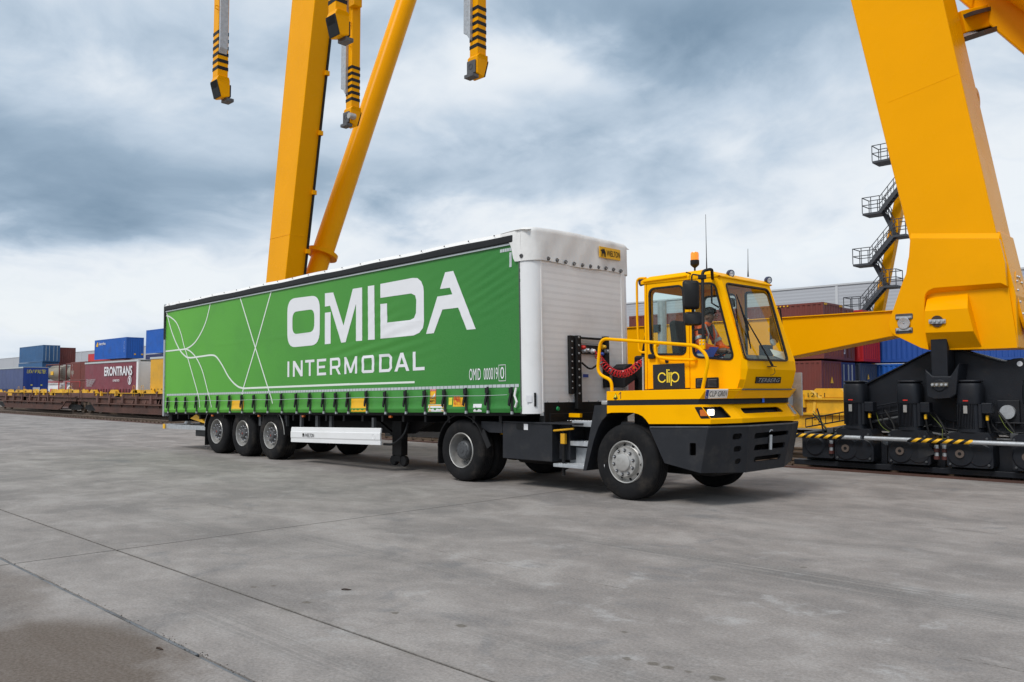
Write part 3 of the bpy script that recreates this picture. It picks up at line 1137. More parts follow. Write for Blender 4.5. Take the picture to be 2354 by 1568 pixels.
# side wing of the hood with the curved cut
def wing(y, sgn):
    prof = [(TL - .62, 2.74), (TL - .50, 2.70), (TL - .425, 2.66), (TL - .385, 2.58), (TL - .36, 2.47), (TL - .335, 2.345)]
    mb = MB()
    for (x, z) in prof:
        for k in range(5):
            t = k / 4
            mb.v.append(T(x + (TL - RC - x) * t, y, z))
            mb.v.append(T(x + (TL - RC - x) * t, y, 2.86))
    # build as strips between the cut line and the top
    mb = MB()
    cols = 12
    for i in range(cols + 1):
        x = TL - .62 + i / cols * (.62 - RC)
        zl = 2.345
        for (xa_, za_), (xb_, zb_) in zip(prof, prof[1:]):
            if xa_ <= x <= xb_:
                zl = za_ + (zb_ - za_) * (x - xa_) / (xb_ - xa_)
        for j in range(9):
            t = j / 8
            z = zl + (2.83 + .03 * i / cols - zl) * t
            mb.v.append(T(x, y + sgn * (.045 if i < 10 else .02) * (1 - max(0, t - .7)), z))
    for i in range(cols):
        for j in range(8):
            a = i * 9 + j
            mb.f.append((a, a + 9, a + 10, a + 1) if sgn < 0 else (a + 1, a + 10, a + 9, a))
    return mb.build('canvas_wing', 'white_tarp', hood, smooth=70)


wing(0, -1)
wing(TW, 1)
mb = MB()
mb.grid(lambda u, v: T(TL - .64 + u * .60, -.045 + v * (TW + .09), 2.822 + .034 * u + .075 * math.sin(math.pi * v) ** .6 - (.045 * u ** 4)), 10, 24)
mb.build('canvas_top', 'white_tarp', hood, smooth=70)
def eyelet(p, ax):
    e = MB().lathe([(.012, .012), (.03, .014), (.034, 0)], p, ax, 12)
    e.tube([V(p) + V(ax) * .012 + V((0, -.02, 0)), V(p) + V(ax) * .045 + V((0, 0, .005)), V(p) + V(ax) * .012 + V((0, .02, 0))], .006, 6)
    return e.build('eyelet', 'rim_dark', hood, smooth=True)


for k in range(10):
    y = .36 + k * .208
    eyelet(T(TL + .026, y, 2.385 + .008 * math.sin(y * 4.1)), (1, 0, 0))
eyelet(T(TL - .19, -.02, 2.42), (0, -1, 0))
# maker's plate on the canvas
yb0, yb1 = 1.63, 2.20
pl = MB().panel([T(TL + .050, yb0, 2.56), T(TL + .050, yb1, 2.56), T(TL + .050, yb1, 2.745), T(TL + .050, yb0, 2.745)], (-.012, 0, 0)).build('maker_plate', 'sticker_yellow', hood)
text_mb('WIELTON', T(TL + .052, yb0 + .185, 2.60), (0, 1, 0), zd, .37, .10, bold=.006, lift=.003).build('lettering', 'black', pl)
cam_poly = [(.0, .62), (.06, .78), (.13, .80), (.16, .70), (.22, .66), (.30, .80), (.40, .92), (.50, .74), (.60, .92), (.70, .84), (.80, .66), (.88, .55), (.92, .30), (.90, .0), (.82, .0),
            (.82, .28), (.74, .36), (.72, .0), (.64, .0), (.63, .36), (.42, .34), (.40, .0), (.32, .0), (.33, .34), (.24, .36), (.16, .0), (.09, .0), (.19, .42), (.18, .50), (.12, .62), (.05, .60)]
MB().panel([T(TL + .053, yb0 + .025 + u * .145, 2.575 + v * .155) for u, v in cam_poly], (.002, 0, 0)).build('emblem', 'black', pl)

# headboard frame with couplings
fX = TL + .06
def fy(px, py):
    p = at(px, py, X=-8.56)
    d = p - TO
    return d.y, -d.x * math.sin(TP) + d.z * math.cos(TP)


k4 = lambda x, y: fy(1309.8 + x * .15391, 735.3 + y * .15391)
def fbox(p, q, d0=.0, d1=.06):
    (y0, z1_), (y1, z0_) = k4(*p), k4(*q)
    return tbox(TL + d0, TL + d1, y0, y1, z0_, z1_)


fbox((20, 228), (80, 1105)).build('headboard_post', 'frame_black', trailer, bevel=.006)
fbox((98, 232), (168, 1330), .02, .09).build('headboard_post', 'frame_black', trailer, bevel=.006)
fbox((535, 245), (600, 1010), .0, .07).build('headboard_post', 'frame_black', trailer, bevel=.006)
fbox((150, 252), (600, 310), .01, .10).build('headboard_rail', 'frame_black', trailer, bevel=.012)
fbox((165, 370), (540, 520), .01, .05).build('connector_plate', 'frame_black', trailer)
fbox((180, 340), (480, 370), .03, .07).build('connector_rail', 'galv', trailer, bevel=.004)
for (x, y, mt) in ((215, 460, 'galv'), (260, 455, 'galv'), (345, 465, 'print_white'), (505, 405, 'sticker_yellow'), (470, 510, 'sticker_blue'), (550, 470, 'galv'), (200, 410, 'sticker_red')):
    yy_, zz_ = k4(x, y)
    MB().lathe([(0, .075), (.022, .072), (.030, .06), (.030, .02), (.042, .015), (.042, 0)], T(TL + .05, yy_, zz_), (1, 0, 0), 12).build('coupling', mt, trailer, smooth=True)
yy_, zz_ = k4(190, 640)
MB().tube(rpath([T(TL + .06, yy_, zz_), T(TL + .10, yy_ + .16, zz_ - .12), T(TL + .1, yy_ + .4, zz_ + .0), T(TL + .06, yy_ + .5, zz_ + .2)], .1), .015, 7).build('cable', 'black', trailer, smooth=True)
(y0, z1_), (y1, z0_) = k4(235, 780), k4(328, 868)
lb = tbox(TL + .001, TL + .006, y0, y1, z0_, z1_).build('data_label', 'print_white', trailer)
tbox(TL + .006, TL + .008, y0 + .01, y1 - .01, z0_ + .01, z0_ + (z1_ - z0_) * .68).build('label_print', 'sticker_blue', lb)
mb = MB()
for q in range(8):
    y_, z_ = k4(125, 260 + q * 120)
    mb.lathe([(0, .012), (.016, .01), (.016, 0)], T(TL + .09, y_, z_), (1, 0, 0), 6)
    y_, z_ = k4(45, 320 + q * 100)
    mb.lathe([(0, .012), (.012, .01), (.012, 0)], T(TL + .06, y_, z_), (1, 0, 0), 6)
mb.build('frame_bolts', 'galv', trailer)
# wheel chock box / folded step on the front wall
MB().panel([T(TL + .05, *k4(*p)) for p in ((640, 720), (700, 665), (765, 660), (842, 862), (800, 905), (645, 1018))], (.26, 0, 0)).build('tool_pouch', 'plastic_black', trailer, bevel=.02)
# front beam of the chassis
tbox(TL - .08, TL + .02, RC + .02, TW - .2, -.22, .15).build('front_beam', 'frame_black', trailer, bevel=.01)
tbox(TL - .2, TL + .03, .34, TW - .3, -.26, -.02).build('front_beam', 'frame_black', trailer, bevel=.01)
y_, z_ = k4(150, 1215)
MB().lathe([(0, .02), (.03, .018), (.035, 0)], T(TL + .03, .52, .05), (1, 0, 0), 12).build('seal_tag', pbr('seal_green', (.02, .30, .10), .4), trailer)
tbox(TL + .02, TL + .026, .40, .54, -.10, -.035).build('bar_label', 'print_white', trailer)
# plates on the corner column
cx_ = TL - RC + RC * math.sin(.75)
cy_ = RC - RC * math.cos(.75)
nx, ny = math.sin(.75), -math.cos(.75)
tx_, ty_ = math.cos(.75), math.sin(.75)
def colplate(s0, s1, z0, z1, mat, name):
    pts = [T(cx_ + tx_ * s + nx * .012, cy_ + ty_ * s + ny * .012, z) for s, z in ((s0, z0), (s1, z0), (s1, z1), (s0, z1))]
    return MB().panel(pts, V((-nx * .006, -ny * .006, 0))).build(name, mat, trailer)


colplate(.02, .055, .09, .30, 'black', 'marker_light')
colplate(-.10, -.015, .16, .26, 'print_white', 'column_label')

# chassis under the body
for y in (.82, 1.63):
    mb = tbox(.3, 9.2, y, y + .10, -.42, -.06)
    mb.build('main_beam', 'frame_black', trailer)
    mb = MB().panel([T(9.2, y, -.42), T(9.2, y, -.06), T(12.9, y, -.06), T(12.9, y, -.20), T(9.8, y, -.20)], T(0, .1, 0) - T(0, 0, 0))
    mb.build('main_beam', 'frame_black', trailer)
tbox(.1, TL - .2, .06, .14, -.035, .02).build('side_rave', 'frame_black', trailer)
tbox(.1, TL - .2, TW - .12, TW - .02, -.07, .02).build('side_rave', 'frame_black', trailer)
tbox(.05, TL - .25, .1, TW - .1, -.055, -.02).build('floor', 'frame_black', trailer)
for x in [.5 + i * .62 for i in range(20)]:
    tbox(x, x + .06, .12, TW - .12, -.17, -.06).build('cross_member', 'frame_black', trailer)
for x in (4.6, 5.7, 6.9, 7.4):
    tbox(x, x + .09, .16, .22, -.30, -.07).build('hanger', 'hub_grey', trailer)
# marker lamps
for px in (482, 588, 690, 890):
    x, z = tp(px, 953)
    tbox(x - .035, x + .035, .05, .10, -.10, -.055).build('side_marker', 'amber', trailer, bevel=.01)

# wheels ---------------------------------------------------------------
def wheel(parent, c, r=.525, wd=.385, rim='rim_steel', kind='trailer', ax=-1, name='wheel'):
    """wheel with outer face towards ax*Y; c is the centre of the outer face"""
    c = V(c)
    A = (0, ax, 0)
    rr = .292
    tyre = MB()
    sh = .035
    pf = [(rr, -.03), (rr + .012, .004), (rr + .05, .016), (r - .13, .020), (r - .055, .006), (r - .018, -.016), (r - .004, -.045)]
    # tread with grooves
    h = -.045
    nr = 5
    for k in range(nr):
        w0 = (wd - .09) / nr
        pf += [(r, h - .012), (r, h - w0 + .010), (r - .014, h - w0 + .006), (r - .014, h - w0 - .002)] if k < nr - 1 else [(r, h - .012), (r, h - w0 + .004)]
        h -= w0
    pf += [(r - .018, -wd + .02), (r - .06, -wd), (rr + .03, -wd), (rr, -wd + .03)]
    t = tyre.lathe(pf, c, A, 56).build(name, 'rubber', parent, smooth=38)
    rm = MB()
    if kind == 'front':
        rm.lathe([(rr + .004, .004), (rr - .006, .016), (rr - .016, .012), (rr - .022, -.05), (.262, -.062), (.212, -.034), (.206, .028), (.197, .045), (.135, .048), (.125, .06), (.118, .078), (.100, .084), (0, .084)], c, A, 48)
    elif kind == 'drive':
        rm.lathe([(rr + .004, .004), (rr - .006, .016), (rr - .016, .010), (rr - .024, -.05), (rr - .034, -.13), (rr - .05, -.17), (.235, -.185), (.10, -.185)], c, A, 48)
    else:
        rm.lathe([(rr + .004, .004), (rr - .006, .016), (rr - .016, .010), (rr - .026, -.05), (rr - .036, -.10), (.235, -.125), (.205, -.12), (.19, -.075), (.175, -.06), (.115, -.062), (.11, -.09), (.09, -.09)], c, A, 48)
    rb = rm.build('rim', rim, t, smooth=38)
    if kind == 'trailer':
        MB().lathe([(.236, -.118), (.205, -.112), (.19, -.068), (.175, -.053), (.112, -.055)], c, A, 40).build('wheel_disc', 'rim_dark', t, smooth=38)
    u, s = V((1, 0, 0)), V((0, 0, 1))
    if kind == 'front':
        for k in range(10):
            a = 2 * math.pi * k / 10 + .2
            d = u * math.cos(a) + s * math.sin(a)
            MB().lathe([(.024, .001), (.026, .006), (.018, .008), (.016, .0)], c + d * .167 + V(A) * .045, A, 12).build('nut_seat', 'rim_dark', t)
            MB().lathe([(0, .030), (.012, .028), (.015, .0)], c + d * .167 + V(A) * .045, A, 8).build('wheel_nut', 'chrome', t)
            b = a + .314
            d = u * math.cos(b) + s * math.sin(b)
            MB().lathe([(0, .005), (.0215, .005)], c + d * .238 + V(A) * -.049, V(A) + d * .55, 14).build('vent_hole', 'black', t)
    elif kind == 'drive':
        MB().lathe([(.235, -.183), (.22, -.17), (.165, -.165), (.16, -.06), (.15, -.035), (.13, -.02), (.115, -.02), (.11, -.012), (.05, -.008), (.045, .0), (0, .0)], c, A, 36).build('hub', 'hub_grey', t, smooth=38)
        hb_ = MB(); nb = MB()
        for k in range(10):
            a = 2 * math.pi * k / 10
            d = u * math.cos(a) + s * math.sin(a)
            nb.lathe([(0, .026), (.013, .024), (.015, 0)], c + d * .182 + V(A) * -.166, A, 6)
            nb.lathe([(0, .012), (.008, .01), (.008, 0)], c + d * .128 + V(A) * -.021, A, 6)
        for k in range(5):
            a = 2 * math.pi * k / 5 + .9
            d = u * math.cos(a) + s * math.sin(a)
            hb_.lathe([(0, .004), (.028, .004)], c + d * .232 + V(A) * -.185, A, 12)
        nb.build('wheel_nuts', 'hub_grey', t)['kind'] = 'stuff'
        hb_.build('vent_hole', 'black', t)
        MB().tube([c + V((.14, 0, -.17)) + V(A) * -.15, c + V((.19, 0, -.15)) + V(A) * -.06], .006, 5).build('valve', 'galv', t)
    else:
        MB().lathe([(.112, -.10), (.108, -.02), (.098, .0), (.075, .006), (.07, .0), (.04, .0), (.036, .006), (0, .006)], c, A, 30).build('hub', 'rim_dark', t, smooth=38)
        nb = MB()
        for k in range(10):
            a = 2 * math.pi * k / 10 + .15
            d = u * math.cos(a) + s * math.sin(a)
            nb.lathe([(0, .062), (.014, .058), (.023, .036), (.023, .0)], c + d * .165 + V(A) * -.058, A, 10)
        nb.build('wheel_nuts', 'chrome', t, smooth=True)['kind'] = 'stuff'
        MB().lathe([(0, .008), (.022, .007), (.024, .0)], c + V(A) * .002, A, 16).build('hub_badge', 'c_hubred', t)
    return t


WR = .525
pbr('c_hubred', (.22, .03, .02), .5)
ax_x = [at(p, q, Y=9.42).x for p, q in ((498.6, 995.1), (557.3, 999), (623, 1003.8))]
sp = (ax_x[2] - ax_x[0]) / 2
ax_x = [ax_x[1] - sp, ax_x[1], ax_x[1] + sp]
w0 = wheel(trailer, (ax_x[0], 9.42, WR), WR, kind='trailer')
f0 = wheel(trailer, (ax_x[0], 9.30 + TW - .12, WR), WR, kind='trailer', rim='rim_dark', ax=1)
for x in ax_x[1:]:
    copy_at(w0, trailer, (x - ax_x[0], 0, 0))
    copy_at(f0, trailer, (x - ax_x[0], 0, 0))
for x in ax_x:
    MB().cyl((x, 9.7, WR), (x, 11.5, WR), .075, 14).build('axle', 'frame_black', trailer, smooth=True)
    MB().lathe([(0, 0), (.13, 0), (.13, .16), (0, .16)], (x + .25, 10.2, .55), (0, 0, 1), 16).build('air_bag', 'rubber', trailer, smooth=True)
    MB().bar((x - .45, 10.15, .62), (x + .3, 10.15, .5), .08, .12).build('trailing_arm', 'frame_black', trailer)
    MB().bar((x - .45, 10.95, .62), (x + .3, 10.95, .5), .08, .12).build('trailing_arm', 'frame_black', trailer)
# mudguards
def mudguard(cx, a0, a1, y0, y1, r, name='mudguard', mat='plastic_black', parent=None, th=.012, zc=WR):
    mb = MB()
    n = 18
    for (rad) in (r, r + th):
        for i in range(n + 1):
            a = a0 + (a1 - a0) * i / n
            for y in (y0, y1):
                mb.v.append(V((cx + rad * math.cos(a), y, zc + rad * math.sin(a))))
    m2 = 2 * (n + 1)
    for i in range(n):
        q = 2 * i
        mb.f += [(q, q + 2, q + 3, q + 1), (m2 + q + 1, m2 + q + 3, m2 + q + 2, m2 + q), (q, m2 + q, m2 + q + 2, q + 2), (q + 1, q + 3, m2 + q + 3, m2 + q + 1)]
    mb.f += [(0, 1, m2 + 1, m2), (m2 - 2, 2 * m2 - 2, 2 * m2 - 1, m2 - 1)]
    return mb.build(name, mat, parent, smooth=40, normals=True)


mudguard(ax_x[0], R(92), R(172), 9.40, 9.80, .60, parent=trailer)
mudguard(ax_x[2], R(2), R(88), 9.40, 9.80, .60, parent=trailer)
MB().tube([(ax_x[0] + .605 * math.cos(R(a)), 9.395, WR + .605 * math.sin(R(a))) for a in range(95, 175, 8)], .009, 6).build('mudguard_edge', 'rim_steel', trailer)
MB().tube([(ax_x[2] + .605 * math.cos(R(a)), 9.395, WR + .605 * math.sin(R(a))) for a in range(4, 86, 8)], .009, 6).build('mudguard_edge', 'rim_steel', trailer)
MB().box((ax_x[0] - .615, 9.42, .17), (ax_x[0] - .60, 9.80, .62)).build('mud_flap', 'rubber', trailer)
# white side guard panel
a, b = at(669.1, 981.6, Y=9.34), at(669, 1015.7, Y=9.34)
c, d = at(874.4, 985, Y=9.34), at(874.4, 1023, Y=9.34)
gx0, gx1 = a.x, c.x
guard = MB()
for (z0, z1_, y0) in ((.0, .45, 0), (.45, .52, .018), (.52, 1, 0)):
    pass
hgt = .41
zb_ = b.z
gp = [(9.34, 0), (9.34, .10), (9.33, .13), (9.33, .28), (9.34, .30), (9.345, hgt - .02), (9.36, hgt)]
for x, dz in ((gx0, 0), (gx1, d.z - b.z)):
    for (y, z) in gp:
        guard.v.append(V((x, y, zb_ + z * (a.z - b.z) / hgt + dz)))
n = len(gp)
guard.f = [(i, n + i, n + i + 1, i + 1) for i in range(n - 1)]
guard = guard.build('side_guard', 'white_paint', trailer)
gm_ = guard.modifiers.new('thick', 'SOLIDIFY'); gm_.thickness = .03; gm_.offset = -1
text_mb('WIELTON', at(701, 1004.5, Y=9.325), (1, 0, .018), (0, 0, 1), .33, .075, bold=.008, lift=.004).build('lettering', 'black', guard)
MB().panel([at(694, 1004.0, Y=9.322) + V((u * .09, 0, v * .085)) for u, v in cam_poly], (0, .002, 0)).build('emblem', 'black', guard)
pp = at(859, 1004, Y=9.33)
MB().lathe([(.055, -.004), (.05, .004), (.04, -.012), (0, -.015)], pp, (0, -1, 0), 20).build('guard_cap', 'white_paint', guard, smooth=30)
for x in (gx0 + .3, gx1 - .3):
    MB().box((x, 9.36, .62), (x + .06, 9.42, 1.0)).build('guard_bracket', 'hub_grey', trailer)
MB().tube(rpath([(gx1, 9.42, .52), (gx1 + .25, 9.45, .52), (gx1 + .5, 9.5, .70), (gx1 + .5, 9.6, .95)], .12), .022, 8).build('guard_stay', 'black', trailer, smooth=True)
MB().panel([V((gx0, 11.78, .45)), V((gx1, 11.78, .52)), V((gx1, 11.78, .92)), V((gx0, 11.78, .86))], (0, .03, 0)).build('side_guard', 'white_paint', trailer)
# landing legs
for yl in (9.85, 11.2):
    lx0, lx1 = at(901, 1000, Y=9.85).x, at(922, 1000, Y=9.85).x
    lg = MB().box((lx0, yl, .28), (lx1, yl + .16, 1.05)).build('landing_leg', 'frame_black', trailer, bevel=.01)
    xm = (lx0 + lx1) / 2
    MB().box((xm - .09, yl + .02, .16), (xm + .09, yl + .14, .29)).build('leg_foot', 'frame_black', lg, bevel=.01)
    for s in (-1, 1):
        MB().lathe([(0, .0), (.09, .0), (.1, .02), (.1, .07), (.09, .09), (0, .09)], (xm + s * .15, yl + .03, .18), (0, 1, 0), 18).build('leg_roller', 'frame_black', lg, smooth=True)
    MB().bar((xm - .9, yl + .08, 1.0), (xm - .05, yl + .08, .6), .06, .06).build('leg_brace', 'frame_black', trailer)
# rear underrun bar, chock, box
ra = at(384, 1006, Y=9.5)
ub = MB().box((ra.x, 9.40, .50), (ra.x + .11, 11.7, .62)).build('underrun_bar', 'galv', trailer, bevel=.01)
MB().panel([V((ra.x - .005, 9.38, .50)), V((ra.x + .115, 9.38, .50)), V((ra.x + .115, 9.38, .62)), V((ra.x - .005, 9.38, .62))], (0, .02, 0)).build('end_cap', 'sticker_yellow', ub)
MB().bar((ra.x + .05, 9.44, .56), (ax_x[0] - .62, 9.5, .58), .06, .11).build('bumper_arm', 'galv', trailer)
for y in (9.98, 11.0):
    MB().bar((ra.x + .06, y, .56), (ra.x + .55, y, 1.0), .10, .12).build('bar_strut', 'galv', trailer)
MB().panel([at(p, q, Y=9.45) for p, q in ((437, 962), (451, 952), (475, 975), (475, 966), (452, 950), (466, 968))][:3], (0, .2, 0)).build('wheel_chock', 'sticker_yellow', trailer)
a, b = at(449.4, 973, Y=9.5), at(471, 1004, Y=9.5)
MB().box((a.x, 9.5, b.z), (b.x, 9.75, a.z)).build('storage_box', 'plastic_black', trailer, bevel=.015)
MB().tube([(TO.x + .2, 9.42, .9), (TO.x + .65, 9.42, .97)], .012, 6).build('door_lever', 'galv', trailer)
# tail part of the chassis
tbox(-.1, .1, .15, TW - .15, -.24, -.02).build('rear_beam', 'frame_black', trailer, bevel=.01)
for y in (.3, 1.9):
    tbox(-.12, -.09, y, y + .4, -.2, -.08).build('tail_lamp', 'sticker_red', trailer)
# ---------------------------------------------------------------- terminal tractor
YT = 10.68
pbr('lever_yellow', (.70, .36, .01), .5)
tractor = thing('terminal_tractor', 'yellow terminal tractor with small boxy cab and black steel bumper, pulling the green trailer', 'tractor', (-8.4, YT, 0))
my = lambda y: 2 * YT - y
mir = lambda pts: [V((p[0], my(p[1]), p[2])) for p in pts]


def atp(px, py, p0, nrm):
    d = FW + RT * ((px - CXP) / FPX) - UPV * ((py - CYP) / FPX)
    p0, nrm = V(p0), V(nrm)
    return CAM + d * ((p0 - CAM).dot(nrm) / d.dot(nrm))


def plane(a, b, c):
    a, b, c = V(a), V(b), V(c)
    n = (b - a).cross(c - a).normalized()
    if n.dot(CAM - a) < 0:
        n = -n
    return a, n


A_ = lambda x, y: (1551.1 + x * .18318, 833 + y * .18318)
c6 = lambda x, y: (1350 + x * .27474, 545.8 + y * .27474)
cw = lambda x, y: (976.6 + x * .26845, 919.2 + y * .26845)
zp = lambda x: .022 * (x + 7.32)          # the tractor sits a little nose-up


def loft(rings, name, mat, parent, bevel=0.0, closed=False, cap=False, solid=0.0):
    mb = MB()
    n = len(rings[0])
    for r in rings:
        mb.v += [V(p) for p in r]
    for i in range(len(rings) - 1):
        for k in range(n if closed else n - 1):
            a, b = i * n + k, i * n + (k + 1) % n
            mb.f.append((a, b, b + n, a + n))
    if cap:
        mb.f.append(tuple(range(n))[::-1])
        mb.f.append(tuple((len(rings) - 1) * n + k for k in range(n)))
    o = mb.build(name, mat, parent, normals=True)
    if solid:
        s = o.modifiers.new('thick', 'SOLIDIFY'); s.thickness = solid; s.offset = 0
    if bevel:
        b = o.modifiers.new('bevel', 'BEVEL'); b.width = bevel; b.segments = 2; b.limit_method = 'ANGLE'; b.angle_limit = R(12)
    return o


NY, FY = 9.42, my(9.42)
# --- hood, upper band (plan rings from rear near, round the front, to rear far)
def ring(xr, xc, xf, yc, z):
    pts = [(xr, NY), (xc, NY), (xf, yc), (xf, my(yc)), (xc, FY), (xr, FY)]
    return [V((x, y, z + zp(x))) for x, y in pts]


up0 = ring(-7.32, -5.81, -5.60, 9.885, 1.373)
up1 = ring(-7.32, -5.71, -5.515, 9.93, 1.502)
loft([up0, up1], 'upper_hood', 'yellow', tractor, bevel=.008, solid=.012)
dk = MB().panel([V((p.x, p.y, p.z - .012)) for p in ring(-7.32, -5.715, -5.52, 9.93, 1.502)], (0, 0, -.02)).build('deck', 'yellow', tractor)
st0_ = ring(-7.30, -5.83, -5.625, 9.90, 1.30)
st1_ = ring(-7.30, -5.83, -5.625, 9.90, 1.38)
for r in (st0_, st1_):
    for p in r:
        if p.y == NY: p.y += .012
        if p.y == FY: p.y -= .012
loft([st0_, st1_], 'black_band', 'plastic_black', tractor)
lo0 = ring(-6.4, -5.82, -5.655, 9.90, 1.30)
lo1 = ring(-6.4, -5.66, -5.50, 9.945, 1.112)
lo2 = ring(-6.4, -5.665, -5.505, 9.943, 1.050)
# front and corner skins of the lower hood with openings
def facet(rt, rb, i, holes_px, name, th=(.0), mat='yellow'):
    q = [rt[i], rt[i + 1], rb[i + 1], rb[i]]
    p0, n = plane(q[0], q[1], q[2])
    hs = []
    for h, rad in holes_px:
        hs.append(rpoly([atp(*A_(*p), p0, n) for p in h], rad, 4))
    MB().panel(q, -n * .012, hs).build(name, mat, tractor)
    return p0, n, hs


pc, nc, hc = facet(lo0, lo1, 1, [([(345, 560), (585, 553), (712, 692), (452, 702)], [.006, .03, .03, .006])], 'corner_panel')
pf_, nf, hf = facet(lo0, lo1, 2, [([(812, 570), (1290, 553), (1370, 618), (865, 642)], .05)], 'front_panel')
q = [lo0[3], lo0[4], lo1[4], lo1[3]]
MB().panel(q, (-.012, -.006, 0)).build('corner_panel', 'yellow', tractor)
loft([[p.copy() for p in lo1[1:5]], [p.copy() for p in lo2[1:5]]], 'hood_lip', 'yellow', tractor, bevel=.004, solid=.01)
# side skins with wheel arch
sx = [at(p, q, Y=NY) for p, q in ((1394.6, 930.5), (1394.6, 951), (1404, 948.9), (1430, 948.4), (1454, 948.9), (1466, 951.8), (1476, 957), (1484, 965), (1490.7, 974.8), (1628, 975.3))]
xe = -5.665
side = [V((-7.32, NY, 1.30)), V((-7.32, NY, sx[1].z))] + sx[2:9] + [V((xe, NY, 1.05 + zp(xe))), V((-5.66, NY, 1.112 + zp(-5.66))), V((-5.82, NY, 1.30 + zp(-5.82)))]
MB().panel(side, (0, .012, 0)).build('side_skirt', 'yellow', tractor, bevel=.003)
MB().panel(mir(side), (0, -.012, 0)).build('side_skirt', 'yellow', tractor)
# wheel-arch liners, black
for y0, y1 in ((9.45, 9.95), (11.4, 11.9)):
    mb = MB()
    cx = at(1437.5, 1062.8, Y=NY).x
    for i in range(13):
        a = math.pi * i / 12
        for y in (y0, y1):
            mb.v.append(V((cx + .66 * math.cos(a), y, .60 + .63 * math.sin(a))))
    mb.f = [(2 * i, 2 * i + 1, 2 * i + 3, 2 * i + 2) for i in range(12)]
    mb.build('arch_liner', 'plastic_black', tractor, smooth=True)
MB().box((-7.25, 9.98, .75), (-5.75, 11.38, 1.36)).build('engine_bay', 'frame_black', tractor)
# headlamp box, lamps
hb0 = [p - nc * .05 for p in hc[0]]
MB().panel(hb0, -nc * .01).build('lamp_recess', 'black', tractor)
loft([hc[0] + hc[0][:1], hb0 + hb0[:1]], 'lamp_recess_edge', 'black', tractor)
def lens(p, q, mat, name, d=.035):
    q4 = rpoly([atp(*A_(*k), pc - nc * d, nc) for k in ((p[0], p[1]), (q[0], p[1] - 3), (q[0], q[1] - 3), (p[0], q[1]))], .015, 3)
    return MB().panel(q4, -nc * .03).build(name, mat, tractor)


sp0 = [at(*A_(*k), Y=NY - .003) for k in ((245, 566), (262, 560), (330, 559), (437, 704), (330, 707), (316, 696))]
MB().panel(sp0, (0, .002, 0)).build('lamp_recess_side', 'black', tractor)
am = [at(*A_(*k), Y=NY - .012) for k in ((308, 596), (356, 594), (412, 672), (318, 674))]
MB().panel(rpoly(am, .008, 2), (0, .01, 0)).build('indicator', 'amber', tractor)
hl = lens((402, 584), (497, 670), 'lamp_off', 'headlamp')
q4 = rpoly([atp(*A_(*k), pc - nc * .033, nc) for k in ((408, 592), (490, 589), (490, 663), (408, 666))], .02, 3)
MB().panel(q4, -nc * .001).build('lit_lens', 'lamp_lit', hl)
# mirrored lamp on the far corner
q = [lo0[4].lerp(lo0[3], .25), lo0[4].lerp(lo0[3], .8), lo1[4].lerp(lo1[3], .8), lo1[4].lerp(lo1[3], .25)]
fm = [a_.lerp(sum(q, V()) / 4, .25) + V((.004, .003, 0)) for a_ in q]
MB().panel(fm, (.006, .004, 0)).build('headlamp', 'lamp_off', tractor)
fx = at(*A_(1460, 585), Y=11.95)
MB().box((fx.x - .06, 11.93, fx.z - .05), (fx.x + .03, 11.99, fx.z + .05)).build('indicator', 'amber', tractor, bevel=.01)
# dark behind the intake slot
MB().panel([p - nf * .06 for p in hf[0]], -nf * .01).build('intake_back', 'black', tractor)
MB().bar(hf[0][0] - nf * .03 + V((0, .7, -.03)), hf[0][0] - nf * .03 + V((0, 1.1, -.06)), .02, .03).build('intake_stay', 'yellow', tractor)

# --- bumper
def bring(a, xc, xf, yc, zs, ins=0.0):
    p = [(a[0], NY, a[1]), (xc, NY + ins, zs[0]), (xf, yc, zs[1]), (xf, my(yc), zs[1]), (xc, my(NY + ins), zs[0]), (a[0], my(NY), a[1])]
    return [V(k) for k in p]


b0 = bring((-6.60, 1.005), -5.69, -5.47, 10.05, (1.035, 1.035))
b1 = bring((-6.36, .55), -5.77, -5.565, 10.14, (.455, .43))
_p, _n = plane(b0[1], b0[2], b1[2])
_x = _p.x - (_n.y * (NY - _p.y) + _n.z * (.455 - _p.z)) / _n.x
b1[1].x = b1[4].x = _x
b0t = bring((-6.60, 1.03), -5.74, -5.53, 10.05, (1.062, 1.062), .05)
def slab(rt, rb, i, holes, name, th=.03):
    q = [rt[i], rt[i + 1], rb[i + 1], rb[i]]
    p0, n = plane(q[0], q[1], q[2])
    q = [p - n * (p - p0).dot(n) for p in q]
    hs = [rpoly([atp(*A_(*k), p0, n) for k in h], rad, 4) for h, rad in holes]
    return MB().panel(q, -n * th, hs).build(name, 'anthracite', tractor)


oval = lambda x0, y0, x1, y1, s=8: [(x0 + s, y0 + 4), (x1, y0 - 4), (x1 - s, y1 - 4), (x0, y1 + 4)]
slab(b0, b1, 0, [([(182, 1012), (262, 1012), (262, 1168), (182, 1168)], .015)], 'bumper_side')
slab(b0, b1, 1, [(oval(718, 893, 845, 970), .08), (oval(733, 1050, 835, 1126), .07), (oval(748, 1206, 828, 1278), .06)], 'bumper_corner')
slab(b0, b1, 2, [([(1005, 888), (1428, 853), (1418, 908), (992, 962)], .05), ([(1003, 1035), (1384, 1000), (1372, 1068), (985, 1110)], .05), ([(1000, 1185), (1334, 1145), (1312, 1215), (980, 1252)], .05)], 'bumper_front')
slab(b0, b1, 3, [], 'bumper_corner')
slab(b0, b1, 4, [], 'bumper_side')
loft([b0, b0t], 'bumper_top', 'anthracite', tractor, bevel=.01)
for a_, b_ in ((1, 'bumper_edge'), (2, 'bumper_edge')):
    MB().tube([b0[a_] + V((-.006, .006, 0)), b1[a_] + V((-.012, .012, 0))], .012, 6).build(b_, 'anthracite', tractor, smooth=True)
